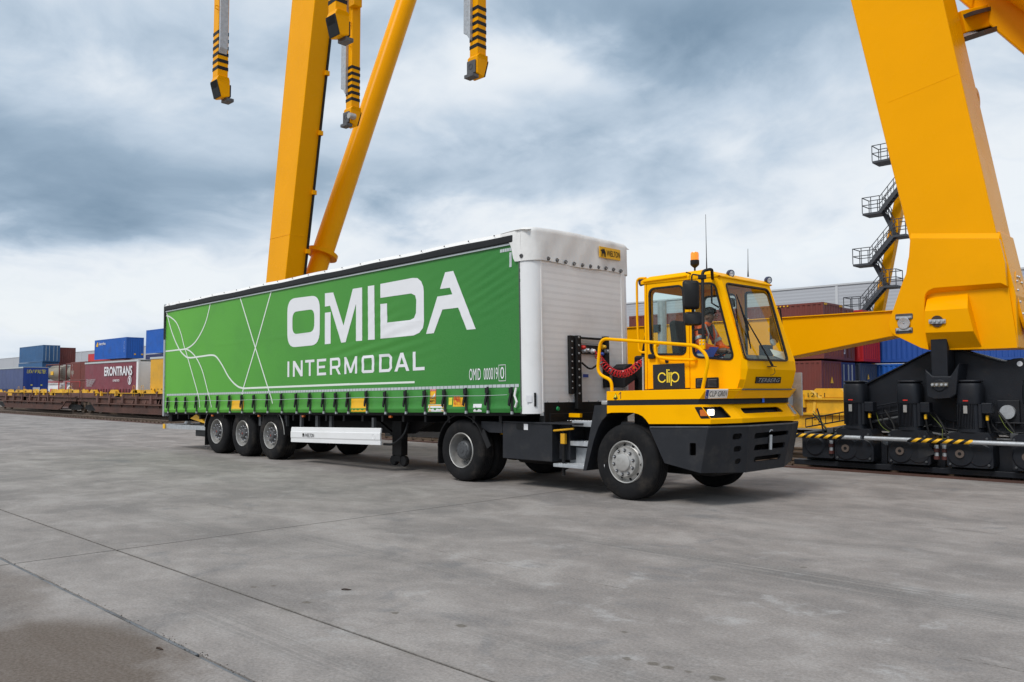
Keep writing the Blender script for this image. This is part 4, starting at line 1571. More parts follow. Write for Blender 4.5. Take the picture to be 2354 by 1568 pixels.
MB().tube([b0[0] + V((.02, 0, .012))] + [p + V((0, 0, .012)) for p in b0[1:5]] + [b0[5] + V((.02, 0, .012))], .013, 6).build('bumper_rim', 'scuffed_highlight_edge', tractor, smooth=True)  # lighter tube: sky highlight on the top edge put into colour, plus real scuffing
MB().box((-7.3, 10.1, .34), (-6.0, 11.26, .78)).build('axle_cradle', 'frame_black', tractor, bevel=.05)
MB().box((-6.2, 9.70, .52), (-5.86, 11.66, .98)).build('bumper_core', 'black', tractor)
p = atp(*A_(1178, 1000), *plane(b0[2], b0[3], b1[2]))
MB().tube([p + V((.03, 0, .10)), p + V((.02, 0, -.10))], .022, 8).build('towing_pin', 'galv', tractor, smooth=True)
MB().tube(rpath([p + V((.03, -.04, .14)), p + V((.03, 0, .17)), p + V((.03, .05, .16))], .02), .008, 6).build('pin_ring', 'galv', tractor)

# --- wheels
wx = at(1437.5, 1062.8, Y=NY).x
rx = at(1060, 1040, Y=NY).x
wheel(tractor, (wx, NY + .0, .525), .525, .315, kind='front')
wheel(tractor, (wx, FY - .0, .525), .525, .315, kind='front', ax=1)
for y, ax in ((NY, -1), (FY, 1)):
    wheel(tractor, (rx, y, .515), .515, .30, kind='drive', ax=ax)
    wheel(tractor, (rx, y - ax * .33, .515), .515, .30, kind='trailer', ax=ax, name='inner_wheel')
MB().cyl((wx, 9.7, .5), (wx, 11.7, .5), .07, 12).build('front_axle', 'frame_black', tractor, smooth=True)
MB().cyl((rx, 9.7, .52), (rx, 11.7, .52), .12, 14).build('rear_axle', 'frame_black', tractor, smooth=True)
MB().lathe([(0, -.25), (.16, -.22), (.24, -.08), (.24, .08), (.16, .22), (0, .25)], (rx, YT, .52), (1, 0, 0), 18).build('differential', 'frame_black', tractor, smooth=True)
# small white size mark on the front tyre
pt = at(1387.6, 1074.3, Y=NY - .018)
MB().panel([pt + V(k) for k in ((-.012, 0, -.04), (.012, 0, -.042), (.012, 0, .04), (-.012, 0, .042))], (0, .002, 0)).build('tyre_label', 'print_white', tractor)

# --- chassis
for y in (10.25, 11.02):
    MB().box((-11.1, y, .62), (-5.8, y + .09, .92)).build('chassis_rail', 'frame_black', tractor)
for x in (-10.9, -9.4, -8.4):
    MB().box((x, 10.3, .66), (x + .12, 11.06, .88)).build('chassis_cross', 'frame_black', tractor)
# fifth wheel and lifting arms
zc = .93 + math.sin(TP) * 11.0
fwx = rx + .25
MB().panel(rpoly([(fwx - .55, YT - .45, zc - .20), (fwx + .45, YT - .50, zc - .20), (fwx + .45, YT + .50, zc - .20), (fwx - .55, YT + .45, zc - .20)], .2), (0, 0, -.07)).build('fifth_wheel', 'frame_black', tractor)
for y in (10.15, 11.13):
    MB().bar((fwx, y, zc - .3), (fwx + 1.4, y, .78), .12, .2).build('lift_arm', 'frame_black', tractor)
MB().box((fwx + .15, 9.9, zc - .36), (fwx + .6, 9.98, zc - .30)).build('lift_stay', 'lever_yellow', tractor)
yb = at(1330, 955, Y=10.0)
MB().box((yb.x - .20, 10.0, yb.z - .03), (yb.x + .02, 10.06, yb.z + .03)).build('hose_tray', 'yellow', tractor)
# underbody filling: gearbox, tanks, cross pipes
MB().box((-8.9, 10.1, .35), (-7.6, 11.3, .8)).build('gearbox', 'frame_black', tractor, bevel=.06)
MB().cyl((-9.6, 10.1, .52), (-8.6, 10.1, .52), .2, 16).build('air_tank', 'frame_black', tractor, smooth=True)
MB().box((-9.6, 11.35, .38), (-7.9, 11.85, .98)).build('fuel_tank', 'anthracite', tractor, bevel=.04)

# rear mudguard
mudguard(rx, R(32), R(176), 9.40, 9.98, .575, parent=tractor, mat='plastic_black', zc=.525)
mudguard(rx, R(32), R(176), 11.38, 11.96, .575, parent=tractor, mat='plastic_black', zc=.525)
MB().box((rx - .60, 9.42, .26), (rx - .585, 9.98, .60)).build('mud_flap', 'rubber', tractor)
MB().bar((rx + .50, 9.43, .86), (rx + .66, 9.43, .60), .02, .10).build('mudguard_foot', 'plastic_black', tractor)

# battery / tank box
ba, bb = at(*cw(665, 190), Y=9.46), at(*cw(1088, 540), Y=9.46)
bx0, bx1, bz0, bz1 = ba.x, bb.x, bb.z + .015, ba.z
bx = MB().box((bx0, 9.46, bz0), (bx1, 10.05, bz1)).build('battery_box', 'anthracite', tractor, bevel=.008)
mb = MB().box((bx0 - .002, 9.44, bz1 - .004), (bx1 + .45, 10.05, bz1 + .018))
mb.build('box_lid', 'anthracite', tractor, bevel=.004)
a, b = at(*cw(480, 192), Y=9.47), at(*cw(664, 285), Y=9.47)
MB().panel([V((a.x, 9.47, bz1)), V((b.x - .004, 9.47, bz1)), V((b.x - .004, 9.47, b.z)), V((a.x + .18, 9.47, b.z)), V((a.x, 9.47, bz1 - .10))], (0, .5, 0)).build('side_bracket', 'anthracite', tractor, bevel=.005)
a, b = at(*cw(780, 196), Y=9.455), at(*cw(846, 255), Y=9.455)
MB().panel(rpoly([(a.x, 9.455, a.z - .01), (b.x, 9.455, a.z - .01), (b.x, 9.455, b.z), (a.x, 9.455, b.z)], .03, 3), (0, .002, 0)).build('box_recess', 'black', bx)
a, b = at(*cw(846, 206), Y=9.452), at(*cw(880, 258), Y=9.452)
MB().box((a.x, 9.452, b.z), (b.x, 9.457, a.z)).build('paper_label', 'print_white', bx)
# box behind, ladder side
a, b = at(*cw(1092, 190), Y=9.62), at(*cw(1297, 520), Y=9.95)
MB().box((bx1, 9.62, bz0 + .03), (bx1 + .22, 10.1, bz1 - .004)).build('hydraulic_tank', 'anthracite', tractor, bevel=.008)
MB().box((bx1 + .22, 9.95, bz0 + .3), (bx1 + .75, 10.15, bz1)).build('bulkhead', 'frame_black', tractor)
a = at(*cw(1125, 235), Y=9.60)
MB().cyl((a.x, 9.60, a.z - .035), (a.x, 9.60, a.z + .03), .035, 14).build('filler_cap', 'blue_bright', tractor, smooth=True)
a, b = at(*cw(1090, 265), Y=9.50), at(*cw(1272, 247), Y=9.50)
MB().tube([a, b], .016, 8).build('pump_lever', 'lever_yellow', tractor, smooth=True)
c = at(*cw(1186, 330), Y=9.54)
MB().box((c.x - .05, 9.52, c.z - .085), (c.x + .035, 9.58, c.z + .075)).build('lever_bracket', 'lever_yellow', tractor, bevel=.01)
MB().cyl((c.x - .008, 9.55, c.z - .55), (c.x - .008, 9.55, c.z + .14), .028, 10).build('lever_post', 'frame_black', tractor, smooth=True)
# fender strut and steps
fs_ = [at(*cw(x, y), Y=9.43) for x, y in ((1450, 48), (1556, 48), (1552, 138), (1515, 178), (1482, 240), (1445, 345), (1381, 606), (1352, 606))]
MB().panel(fs_, (0, .5, 0)).build('fender_strut', 'anthracite', tractor, bevel=.006)
a, b = at(*cw(1505, 5), Y=9.42), at(*cw(1558, 45), Y=9.42)
MB().box((a.x, 9.42, b.z), (b.x, 9.6, a.z)).build('strut_block', 'rim_steel', tractor, bevel=.02)
fxs = fs_[7].x
for (py, y0, w_, h_) in ((575, 9.46, .30, .05), (375, 9.62, .28, .07), (205, 9.66, .28, .08)):
    c = at(*cw(1300, py), Y=y0)
    s_ = MB().box((bx1 + .02 if py > 500 else bx1 + .22, y0, c.z - h_ / 2), (fxs + (.06 if py > 300 else .16), y0 + w_, c.z + h_ / 2)).build('step', 'galv', tractor, bevel=.006)
    mb = MB()
    for i in range(10):
        for j in range(3):
            xx = bx1 + .08 + i * (fxs - bx1 - .1) / 10
            mb.lathe([(0, .006), (.010, .005), (.014, 0)], (xx + .02, y0 + .05 + j * .09, c.z + h_ / 2), (0, 0, 1), 6)
    mb.build('step_studs', 'galv', s_)
c = at(*cw(1300, 500), Y=9.74)
MB().box((bx1 + .1, 9.76, c.z - .12), (fxs + .02, 9.78, c.z + .16)).build('step_riser', 'galv', tractor)

# --- marks on the hood side
k4p = lambda x, y: (1309.8 + x * .15391, 735.3 + y * .15391)
def on_side(p, q, mat, name, parent=None, y=NY - .004):
    a, b = at(*k4p(*p), Y=y), at(*k4p(*q), Y=y)
    return MB().box((a.x, y, b.z), (b.x, y + .003, a.z)).build(name, mat, parent or tractor)


on_side((567, 1143), (617, 1180), 'rim_dark', 'maker_label')
tri = [at(*k4p(*p), Y=NY - .006) for p in ((680, 1092), (718, 1178), (643, 1178))]
tr_ = MB().panel(tri, (0, .003, 0)).build('warning_triangle', 'black', tractor)
MB().panel([p + V((0, -.004, 0)) for p in shrink(tri, .012)], (0, .002, 0)).build('triangle_field', 'clip_yellow', tr_)
mb = MB()
cc = sum(tri, V()) / 3 + V((0, -.009, 0))
mb.panel([cc + V((x, 0, z)) for x, z in ((-.03, -.03), (-.01, .0), (.0, -.02), (.02, .01), (.028, -.025), (.01, -.04), (-.01, -.035))], (0, .002, 0))
mb.build('triangle_symbol', 'black', tr_)
one = [at(*k4p(*p), Y=NY - .006) for p in ((752, 1076), (762, 1076), (762, 1182), (751, 1182), (751, 1098), (728, 1122), (724, 1112))]
MB().panel(one, (0, .003, 0)).build('number_mark', pbr('mark_brown', (.11, .05, .02), .5), tractor)
# number plate on the corner
pu, nu = plane(up0[1], up0[2], up1[1])
pq = [atp(*A_(*k), pu + nu * .012, nu) for k in ((392, 343), (668, 340), (651, 449), (376, 455))]
plate = MB().panel(pq, -nu * .008).build('number_plate', 'plate_white', tractor)
def lerp2(q, u, v):
    return (q[3].lerp(q[2], u)).lerp(q[0].lerp(q[1], u), v)


bl = [lerp2(pq, u, v) + nu * .002 for u, v in ((.0, .0), (.13, .0), (.13, 1), (.0, 1))]
MB().panel(bl, -nu * .001).build('plate_band', 'sticker_blue', plate)
px_, pz_ = (pq[2] - pq[3]), (pq[0] - pq[3])
text_mb('CLP GR01', lerp2(pq, .17, .22), px_, pz_, px_.length * .78, pz_.length * .6, lift=.0035, bold=-.002).build('lettering', 'black', plate)
text_mb('PL', lerp2(pq, .03, .08), px_, pz_, px_.length * .07, pz_.length * .2, lift=.004).build('lettering', 'print_white', plate)
# --- cab
CY0, CY1 = 9.94, my(9.94)
cs = lambda x, y: at(*c6(x, y), Y=CY0)
def side_pt(x, z, far=False, y=None):
    return V((x, (CY1 if far else CY0) if y is None else y, z))


door_loop = [side_pt(-6.985, 1.535), side_pt(-6.985, 3.045), side_pt(-6.285, 3.062), side_pt(-6.285, 1.55)]
dwin = rpoly([(-6.935, CY0, 2.02), (-6.955, CY0, 2.985), (-6.365, CY0, 2.99), (-6.325, CY0, 2.0)], .11, 6)
swin = rpoly([(-6.235, CY0, 1.965), (-6.235, CY0, 3.0), (-5.865, CY0, 2.975), (-5.585, CY0, 1.905)], [.12, .06, .10, .12], 6)
A0 = [(-6.277, 1.54), (-6.277, 3.075), (-5.86, 3.055), (-5.50, 1.93), (-5.53, 1.53)]
for far in (False, True):
    s = -1 if far else 1
    Yc = CY1 if far else CY0
    fl = (lambda L: [V((p.x, Yc, p.z)) for p in L])
    door = MB().panel(fl(door_loop), (0, s * .035, 0), [fl(dwin)]).build('door', 'yellow', tractor, bevel=.004)
    sp_ = MB().panel([V((x, Yc, z)) for x, z in A0], (0, s * .035, 0), [fl(swin)]).build('side_panel', 'yellow', tractor, bevel=.004)
    MB().box((-7.03, Yc, 1.53), (-6.993, Yc + s * .05, 3.09)).build('rear_pillar', 'yellow', tractor)
    MB().box((-7.03, Yc, 3.066), (-6.281, Yc + s * .04, 3.10)).build('door_header', 'yellow', tractor)
    for lp, par in ((dwin, door), (swin, sp_)):
        L = fl(lp)
        out = [p + V((0, -s * .012, 0)) for p in L]
        inn = [p + V((0, -s * .012, 0)) for p in shrink(L, .026)]
        MB().panel(out, (0, s * .03, 0), [inn]).build('window_seal', 'plastic_black', par)
        MB().panel([p + V((0, s * .004, 0)) for p in shrink(L, .02)], (0, s * .004, 0)).build('window_pane', 'glass_side', par)
# rear wall with window
rw = [V((-7.01, CY0 + .03, 1.53)), V((-7.01, CY1 - .03, 1.53)), V((-7.01, CY1 - .03, 3.08)), V((-7.01, CY0 + .03, 3.08))]
rh = rpoly([(-7.01, CY0 + .15, 1.75), (-7.01, CY1 - .15, 1.75), (-7.01, CY1 - .15, 2.95), (-7.01, CY0 + .15, 2.95)], .1)
rwl = MB().panel(rw, (.03, 0, 0), [rh]).build('rear_wall', 'yellow', tractor)
MB().panel([p + V((.01, 0, 0)) for p in rh], (.004, 0, 0)).build('rear_pane', 'glass_side', rwl)
# windscreen frame
ft = [V((-5.815, CY0 + .055, 3.045)), V((-5.815, CY1 - .055, 3.045)), V((-5.445, CY1 - .055, 1.93)), V((-5.445, CY0 + .055, 1.93))]
p0, nn = plane(ft[0], ft[1], ft[2])
ws = rpoly([atp(*c6(*p), p0, nn) for p in ((1146, 376), (1512, 432), (1682, 1040), (1318, 1030))], [.09, .12, .10, .12], 6)
fr = MB().panel(ft, -nn * .03, [ws]).build('windscreen_frame', 'yellow', tractor, bevel=.004)
MB().panel([p + nn * .012 for p in ws], -nn * .03, [[p + nn * .012 for p in shrink(ws, .024)]]).build('window_seal', 'plastic_black', fr)
MB().panel([p - nn * .004 for p in shrink(ws, .018)], -nn * .004).build('windscreen', 'glass_front', fr)
# corner posts between side and front
for far in (False, True):
    y_s = CY1 if far else CY0
    y_f = ft[1].y if far else ft[0].y
    a = [V((-5.86, y_s, 3.055)), V((-5.50, y_s, 1.93)), V((-5.507, y_s, 1.80)), V((-5.518, y_s, 1.66)), V((-5.53, y_s, 1.50))]
    b = [V((-5.815, y_f, 3.045)), V((-5.445, y_f, 1.93)), V((-5.437, y_f, 1.80)), V((-5.47, y_f, 1.66)), V((-5.53, y_f, 1.50))]
    loft([a, b], 'corner_post', 'yellow', tractor, solid=.01)
# nose below the windscreen
nz_ = [(-5.445, 1.93), (-5.437, 1.80), (-5.47, 1.66), (-5.53, 1.50), (-5.585, 1.41)]
loft([[V((x, y, z)) for y in (ft[0].y, ft[1].y)] for x, z in nz_], 'nose_panel', 'yellow', tractor)
# fill between hood corner and nose sides
for far in (False, True):
    y0 = ft[1].y if far else ft[0].y
    y1 = my(9.90) if far else 9.90
    loft([[V((x, y0, z)), V((x - .03, y1, z))] for x, z in nz_[2:]], 'nose_side', 'yellow', tractor)
# maker's nameplate
pn, nn2 = plane(V((-5.47, 10, 1.66)), V((-5.47, 11, 1.66)), V((-5.53, 10, 1.50)))
bq = [atp(*A_(*k), pn + nn2 * .012, nn2) for k in ((1024, 184), (1333, 187), (1324, 262), (1011, 264))]
npl = MB().panel(bq, -nn2 * .01).build('name_plate', 'black_gloss', tractor)
bx_, bz_ = bq[2] - bq[3], bq[0] - bq[3]
text_mb('TERBERG', lerp2(bq, .07, .2), bx_, V((0, 0, 1)) - nn2 * nn2.z, bx_.length * .85, bz_.length * .60, bold=.008, shear=.2, lift=.004, font_space=1.08).build('lettering', 'letter_grey', npl)
# small blue label in the band
p = atp(*A_(1103, 476), V((-5.615, 10, 1.38)), (1, 0, 0))
MB().box((p.x, p.y - .03, p.z - .03), (p.x + .006, p.y + .03, p.z + .03)).build('blue_label', 'blue_bright', tractor)
# roof
rp = [(-7.06, 3.085), (-7.06, 3.125), (-6.95, 3.155), (-6.06, 3.17), (-5.90, 3.125), (-5.80, 3.065), (-5.80, 3.045), (-5.9, 3.05)]
RY0, RY1 = CY0 - .015, CY1 + .015
mb = MB().panel([V((x, RY0 + .05, z)) for x, z in rp], (0, RY1 - RY0 - .1, 0))
roof = mb.build('roof', 'yellow', tractor, bevel=.01)
for y, s in ((RY0, 1), (RY1, -1)):
    loft([[V((x, y + s * .05, z)) for x, z in rp[1:6]], [V((x + (.02 if x > -6 else 0) - .02, y, min(z, 3.095))) for x, z in rp[1:6]], [V((x - .02, y + s * .004, 3.05)) for x, z in rp[1:6]]], 'roof_edge', 'yellow', roof)
MB().bar((-7.03, RY0 - .006, 3.088), (-6.30, RY0 - .006, 3.105), .03, .016).build('drip_rail', 'yellow', roof)
MB().lathe([(0, .03), (.05, .025), (.06, 0)], (-6.8, 10.5, 3.155), (0, 0, 1), 16).build('roof_vent', 'rim_steel', roof, smooth=True)
# interior
MB().box((-7.0, CY0 + .04, 1.52), (-5.5, CY1 - .04, 1.54)).build('cab_floor', 'dash', tractor)
dsh = MB().panel([V((-5.50, CY0 + .08, 1.56)), V((-5.50, CY0 + .08, 1.90)), V((-5.62, CY0 + .08, 2.0)), V((-5.80, CY0 + .08, 2.0)), V((-5.86, CY0 + .08, 1.9)), V((-5.8, CY0 + .08, 1.56))], (0, 1.3, 0)).build('dashboard', 'dash', tractor, bevel=.03)
MB().box((-5.78, 10.95, 2.0), (-5.66, 11.15, 2.16)).build('instrument_display', 'plastic_black', dsh, bevel=.01)
MB().lathe([(0, 0), (.05, .01), (.05, .03), (0, .035)], (-5.7, 11.2, 2.2), (1, -.4, .3), 14).build('lamp_head', 'galv', dsh, smooth=True)
MB().panel([V((-5.60, 11.05, 2.0)), V((-5.52, 11.3, 1.93)), V((-5.56, 11.3, 2.06)), V((-5.66, 11.05, 2.1))], (.004, 0, .002)).build('notes', 'paper', dsh)
sc_ = V((-5.92, 10.28, 1.98))
sn = V((-.45, 0, .9)).normalized()
MB().tube([sc_ + (V((.9, 0, .45)) * math.cos(a) + V((0, 1, 0)) * math.sin(a)) * .19 for a in [i * math.pi / 12 for i in range(24)]], .014, 7, closed=True).build('steering_wheel', 'black', tractor, smooth=True)
MB().cyl(sc_, sc_ - sn * .4, .03, 10).build('steering_column', 'black', tractor, smooth=True)
MB().box((-6.60, 10.04, 1.72), (-6.12, 10.52, 1.86)).build('seat', 'seat_fabric', tractor, bevel=.04)
MB().panel([V((-6.62, 10.06, 1.80)), V((-6.70, 10.06, 2.5)), V((-6.60, 10.06, 2.52)), V((-6.48, 10.06, 1.85))], (0, .44, 0)).build('seat_back', 'seat_fabric', tractor, bevel=.04)
MB().box((-6.55, 10.14, 1.54), (-6.2, 10.44, 1.73)).build('seat_base', 'black', tractor)
MB().box((-6.95, 10.85, 1.55), (-6.35, 11.35, 2.18)).build('control_console', 'seat_fabric', tractor, bevel=.03)
MB().tube([(-6.05, 10.15, 3.02), (-6.05, 10.15, 2.72), (-5.98, 10.22, 2.66)], .012, 6).build('radio_stalk', 'black', tractor)
MB().box((-6.03, 10.3, 2.68), (-5.88, 10.5, 2.80)).build('radio', 'plastic_black', tractor, bevel=.01)
MB().tube(rpath([(-5.98, 10.3, 2.72), (-6.02, 10.26, 2.6), (-5.9, 10.3, 2.58), (-5.88, 10.4, 2.70)], .06), .006, 5).build('radio_cable', 'black', tractor)
# exhaust stack and frame behind the cab
p = at(1521, 690, Y=11.85)
es = MB().cyl((p.x, 11.85, 1.2), (p.x, 11.85, 3.02), .075, 20).build('exhaust_stack', 'galv', tractor, smooth=True)
MB().box((p.x - .3, 11.75, 2.5), (p.x + .02, 11.95, 2.62)).build('stack_bracket', 'frame_black', tractor)
MB().box((p.x - .42, 11.6, .9), (p.x - .1, 11.9, 2.1)).build('air_filter_box', 'frame_black', tractor, bevel=.04)
MB().bar((p.x - .3, 11.85, 2.55), (p.x - .42, 11.85, 2.0), .05, .05).build('stack_stay', 'frame_black', tractor)

# sign on the door
sq = [cs(*p) + V((0, -.006, 0)) for p in ((548, 1066), (812, 1052), (818, 1263), (552, 1272))]
sign = MB().panel(sq, (0, .004, 0)).build('door_sign', 'black_gloss', tractor)
def arc(c, r, a0, a1, n=28):
    return [(c[0] + r * math.cos(R(a0 + (a1 - a0) * i / n)), c[1] + r * math.sin(R(a0 + (a1 - a0) * i / n))) for i in range(n + 1)]


def stroke(pts, w_, closed=False):
    """flat stroke on the sign; pts are crop positions"""
    P = [cs(*p) + V((0, -.010, 0)) for p in pts]
    vs, fs = [], []
    m = len(P)
    for i, p in enumerate(P):
        t = (P[min(i + 1, m - 1)] - P[max(i - 1, 0)]).normalized()
        n = V((-t.z, 0, t.x)) * w_ / 2
        vs += [p + n, p - n]
    for i in range(m - 1):
        fs.append((2 * i, 2 * i + 1, 2 * i + 3, 2 * i + 2))
    return MB().add(vs, fs).build('letter', 'clip_yellow', sign)


W_ = .0185
stroke([(626.8 + 31 * math.cos(R(a)), 1172.7 - 37.5 * math.sin(R(a))) for a in range(27, 334, 9)], W_)
stroke([(667.8, 1103.7), (670.8, 1214.7)], W_)
stroke([(684.8, 1127.7), (686.8, 1214.7)], W_)
stroke([(683.8, 1103.7), (684.1, 1114.7)], W_)
stroke([(701.8, 1127.7), (703.8, 1241.7)], W_)
stroke([(734.8 + 31 * math.cos(R(a)), 1168.7 - 38.5 * math.sin(R(a))) for a in range(-170, 171, 10)], W_)
MB().lathe([(0, .01), (.028, .008), (.03, 0)], cs(665, 1036) + V((0, -.004, 0)), (0, -1, 0), 12).build('door_lock', 'plastic_black', tractor, smooth=True)
a = cs(548, 997)
MB().box((a.x - .06, CY0 - .05, a.z - .035), (a.x + .05, CY0, a.z + .035)).build('door_handle', 'plastic_black', tractor, bevel=.015)
# louvred vent
vq = [cs(905, 1178), cs(1098, 1170), cs(1100, 1262), cs(905, 1263)]
vent = MB().panel([p + V((0, -.006, 0)) for p in rpoly(vq, .015, 3)], (0, .006, 0)).build('louvre_panel', 'plastic_black', tractor)
for h0, h1 in ((920, 985), (1012, 1085)):
    for k in range(6):
        z_ = 1188 + k * 11
        a, b = cs(h0, z_), cs(h1, z_ - 3)
        MB().panel([a + V((0, -.006, 0)), b + V((0, -.006, 0)), b + V((0, -.022, -.014)), a + V((0, -.022, -.014))], (0, .003, .002)).build('louvre', 'rim_dark', vent)

# rails
rl = [(205, 1282), (205, 1226), (165, 1170), (92, 1148), (82, 1085), (105, 890), (130, 848), (175, 845), (890, 910), (975, 945), (1010, 1020), (1000, 1060), (966, 1262)]
hr = [at(*c6(*p), Y=9.47) for p in ((205, 1284), (200, 1195), (82, 1140), (108, 846), (925, 906), (1015, 1010), (962, 1270))]
MB().tube(rpath(hr, .13, 7), .024, 10).build('hand_rail', 'yellow', tractor, smooth=True)
dr = [at(*c6(*p), Y=9.86) for p in ((562, 900), (574, 1000), (700, 1020), (885, 1024))]
MB().tube(rpath([dr[0] + V((0, .08, 0)), dr[0]] + dr[1:] + [dr[-1] + V((0, .07, 0))], .07, 5), .022, 10).build('door_rail', 'yellow', tractor, smooth=True)
rr_ = [at(*c6(*p), Y=9.98) for p in ((475, 343), (412, 343), (416, 700), (433, 962), (492, 962))]
MB().tube(rpath([rr_[0] + V((.03, 0, 0))] + rr_[1:], .08, 6), .018, 10).build('grab_rail', 'yellow', tractor, smooth=True)
rr2 = [V((p.x, my(9.98), p.z)) for p in rr_]
MB().tube(rpath([rr2[0] + V((.03, 0, 0))] + rr2[1:], .08, 6), .018, 10).build('grab_rail', 'yellow', tractor, smooth=True)
# mirror pole and mirrors
p_top = at(*c6(962, 300), Y=9.60)
p_bot = at(*c6(968, 870), Y=9.50)
MB().tube(rpath([at(*c6(1045, 345), Y=9.92), p_top + V((.08, .1, .06)), p_top + V((0, 0, .03)), p_bot], .05), .021, 10).build('mirror_pole', 'plastic_black', tractor, smooth=True)
a, b = at(*c6(933, 855), Y=9.46), at(*c6(980, 935), Y=9.46)
MB().box((a.x, 9.455, b.z), (b.x, 9.485, a.z)).build('pole_bracket', 'yellow', tractor, bevel=.004)
mb = MB()
for (x, y) in ((943, 865), (970, 865), (943, 893), (970, 893)):
    mb.lathe([(0, .008), (.008, .007), (.009, 0)], at(*c6(x, y), Y=9.454), (0, -1, 0), 8)
mb.build('bracket_bolts', 'galv', tractor)
def mirror(px0, py0, px1, py1, y, name='mirror', d=.07):
    a, b = at(*c6(px0, py0), Y=y), at(*c6(px1, py1), Y=y)
    # faces backwards, turned a little towards the driver
    c = (a + b) / 2
    wv = V((.62, -.78, 0)) * 0 + V((.80, .60, 0))
    hw = abs(b.x - a.x) / 2 / .80 * .86
    hh = abs(a.z - b.z) / 2
    fr_ = V((-.60, .80, 0)) * -1
    lp = rpoly([c - wv * hw + V((0, 0, hh)), c + wv * hw + V((0, 0, hh * .96)), c + wv * hw - V((0, 0, hh)), c - wv * hw - V((0, 0, hh))], .05, 5)
    bk = [c + (p - c) * .80 + fr_ * d for p in lp]
    md = [c + (p - c) * .97 + fr_ * d * .6 for p in lp]
    m_ = MB()
    n = len(lp)
    m_.v = lp + md + bk
    for r_ in range(2):
        for i in range(n):
            m_.f.append((r_ * n + i, r_ * n + (i + 1) % n, (r_ + 1) * n + (i + 1) % n, (r_ + 1) * n + i))
    m_.f.append(tuple(range(2 * n, 3 * n)))
    m_.f.append(tuple(range(n))[::-1])
    o = m_.build(name, 'plastic_black', tractor, smooth=50, normals=True)
    MB().panel([c + (p - c) * .92 - fr_ * .002 for p in lp], fr_ * .001).build('mirror_glass', 'chrome', o)
    return c + fr_ * d


m1 = mirror(808, 362, 922, 600, 9.60)
m2 = mirror(822, 627, 944, 735, 9.60, d=.06)
t0 = at(*c6(872, 320), Y=9.66)
MB().tube(rpath([p_top + V((-.02, .02, -.03)), t0 + V((0, 0, .02)), at(*c6(872, 370), Y=9.66), at(*c6(878, 700), Y=9.66), at(*c6(876, 780), Y=9.66), p_bot + V((0, .03, .17))], .04), .011, 7).build('mirror_arm', 'plastic_black', tractor, smooth=True)
for y_ in (330, 790):
    p = at(*c6(955, y_), Y=9.57)
    MB().box((p.x - .05, 9.55, p.z - .03), (p.x + .04, 9.63, p.z + .03)).build('pole_clamp', 'plastic_black', tractor, bevel=.01)
# far mirror
fm_ = at(*c6(1585, 560), Y=11.65)
MB().tube(rpath([(-5.82, 11.45, 2.72), (fm_.x, 11.75, 2.75), (fm_.x + .02, 11.78, 2.35), (-5.66, 11.45, 2.33)], .06), .012, 7).build('mirror_arm', 'plastic_black', tractor, smooth=True)
MB().panel(rpoly([(fm_.x - .06, 11.52, 2.22), (fm_.x - .06, 11.68, 2.22), (fm_.x - .06, 11.68, 2.62), (fm_.x - .06, 11.52, 2.62)], .03), (.06, 0, 0)).build('mirror', 'plastic_black', tractor, bevel=.015)
# beacon
pb_ = at(*c6(898, 285), Y=10.12)
bc = MB().lathe([(0, 0), (.012, 0), (.014, .05), (.028, .06), (.055, .085), (.062, .10), (.062, .155), (.056, .16)], pb_, (0, 0, 1), 20).build('beacon_base', 'plastic_black', tractor, smooth=40)
MB().lathe([(.057, .158), (.057, .25), (.050, .268), (.03, .275), (0, .276)], pb_, (0, 0, 1), 24).build('beacon_lens', 'beacon_orange', bc, smooth=40)
MB().tube(rpath([pb_ + V((0, 0, .0)), pb_ + V((.01, 0, -.05)), pb_ + V((.05, -.3, -.05))], .03), .010, 6).build('beacon_stalk', 'plastic_black', tractor)
# work lamps on the roof front
for (x, y, X_) in ((1192, 303, -5.86), (1508, 358, -5.86)):
    c = atp(*c6(x, y), V((X_, 0, 0)), (1, 0, 0))
    wl = MB().lathe([(0, -.045), (.035, -.04), (.052, -.015), (.056, .02), (.052, .034), (.046, .03), (0, .03)], c, (.94, -.30, -.15), 22).build('work_lamp', 'navy', tractor, smooth=40)
    MB().lathe([(0, .034), (.042, .032)], c, (.94, -.30, -.15), 18).build('lamp_glass', 'lamp_off', wl)
    mb = MB()
    for k in range(4):
        mb.lathe([(0, .002), (.013, .0)], c + V((.034, -.011, -.006)) + V((0, .017 * (1 if k % 2 else -1), .017 * (1 if k > 1 else -1))), (.94, -.30, -.15), 8)
    mb.build('lamp_led', 'print_white', wl)
    MB().bar(c + V((-.02, -.03, -.03)), c + V((-.03, -.06, -.10)), .03, .012).build('lamp_bracket', 'galv', tractor)
p = at(*c6(457, 376), Y=10.05)
MB().lathe([(0, -.03), (.05, -.02), (.055, .03), (.045, .04), (0, .04)], p, (-1, -.2, -.1), 16).build('work_lamp', 'navy', tractor, smooth=True)
# aerials
for (x, y0, y1, Y_) in ((997, 278, -192, 10.7), (1343, 330, 95, 10.7)):
    a, b = at(*c6(x, y0), Y=Y_), at(*c6(x if x > 1200 else 986, y1), Y=Y_)
    b.x, b.y = a.x + (b.x - a.x) * .6, a.y
    ae = MB().tube([a, a + V((0, 0, .03)), a.lerp(b, .25), a.lerp(b, .6), b], [.012, .010, .006, .004, .003], 6).build('aerial', 'black', tractor)
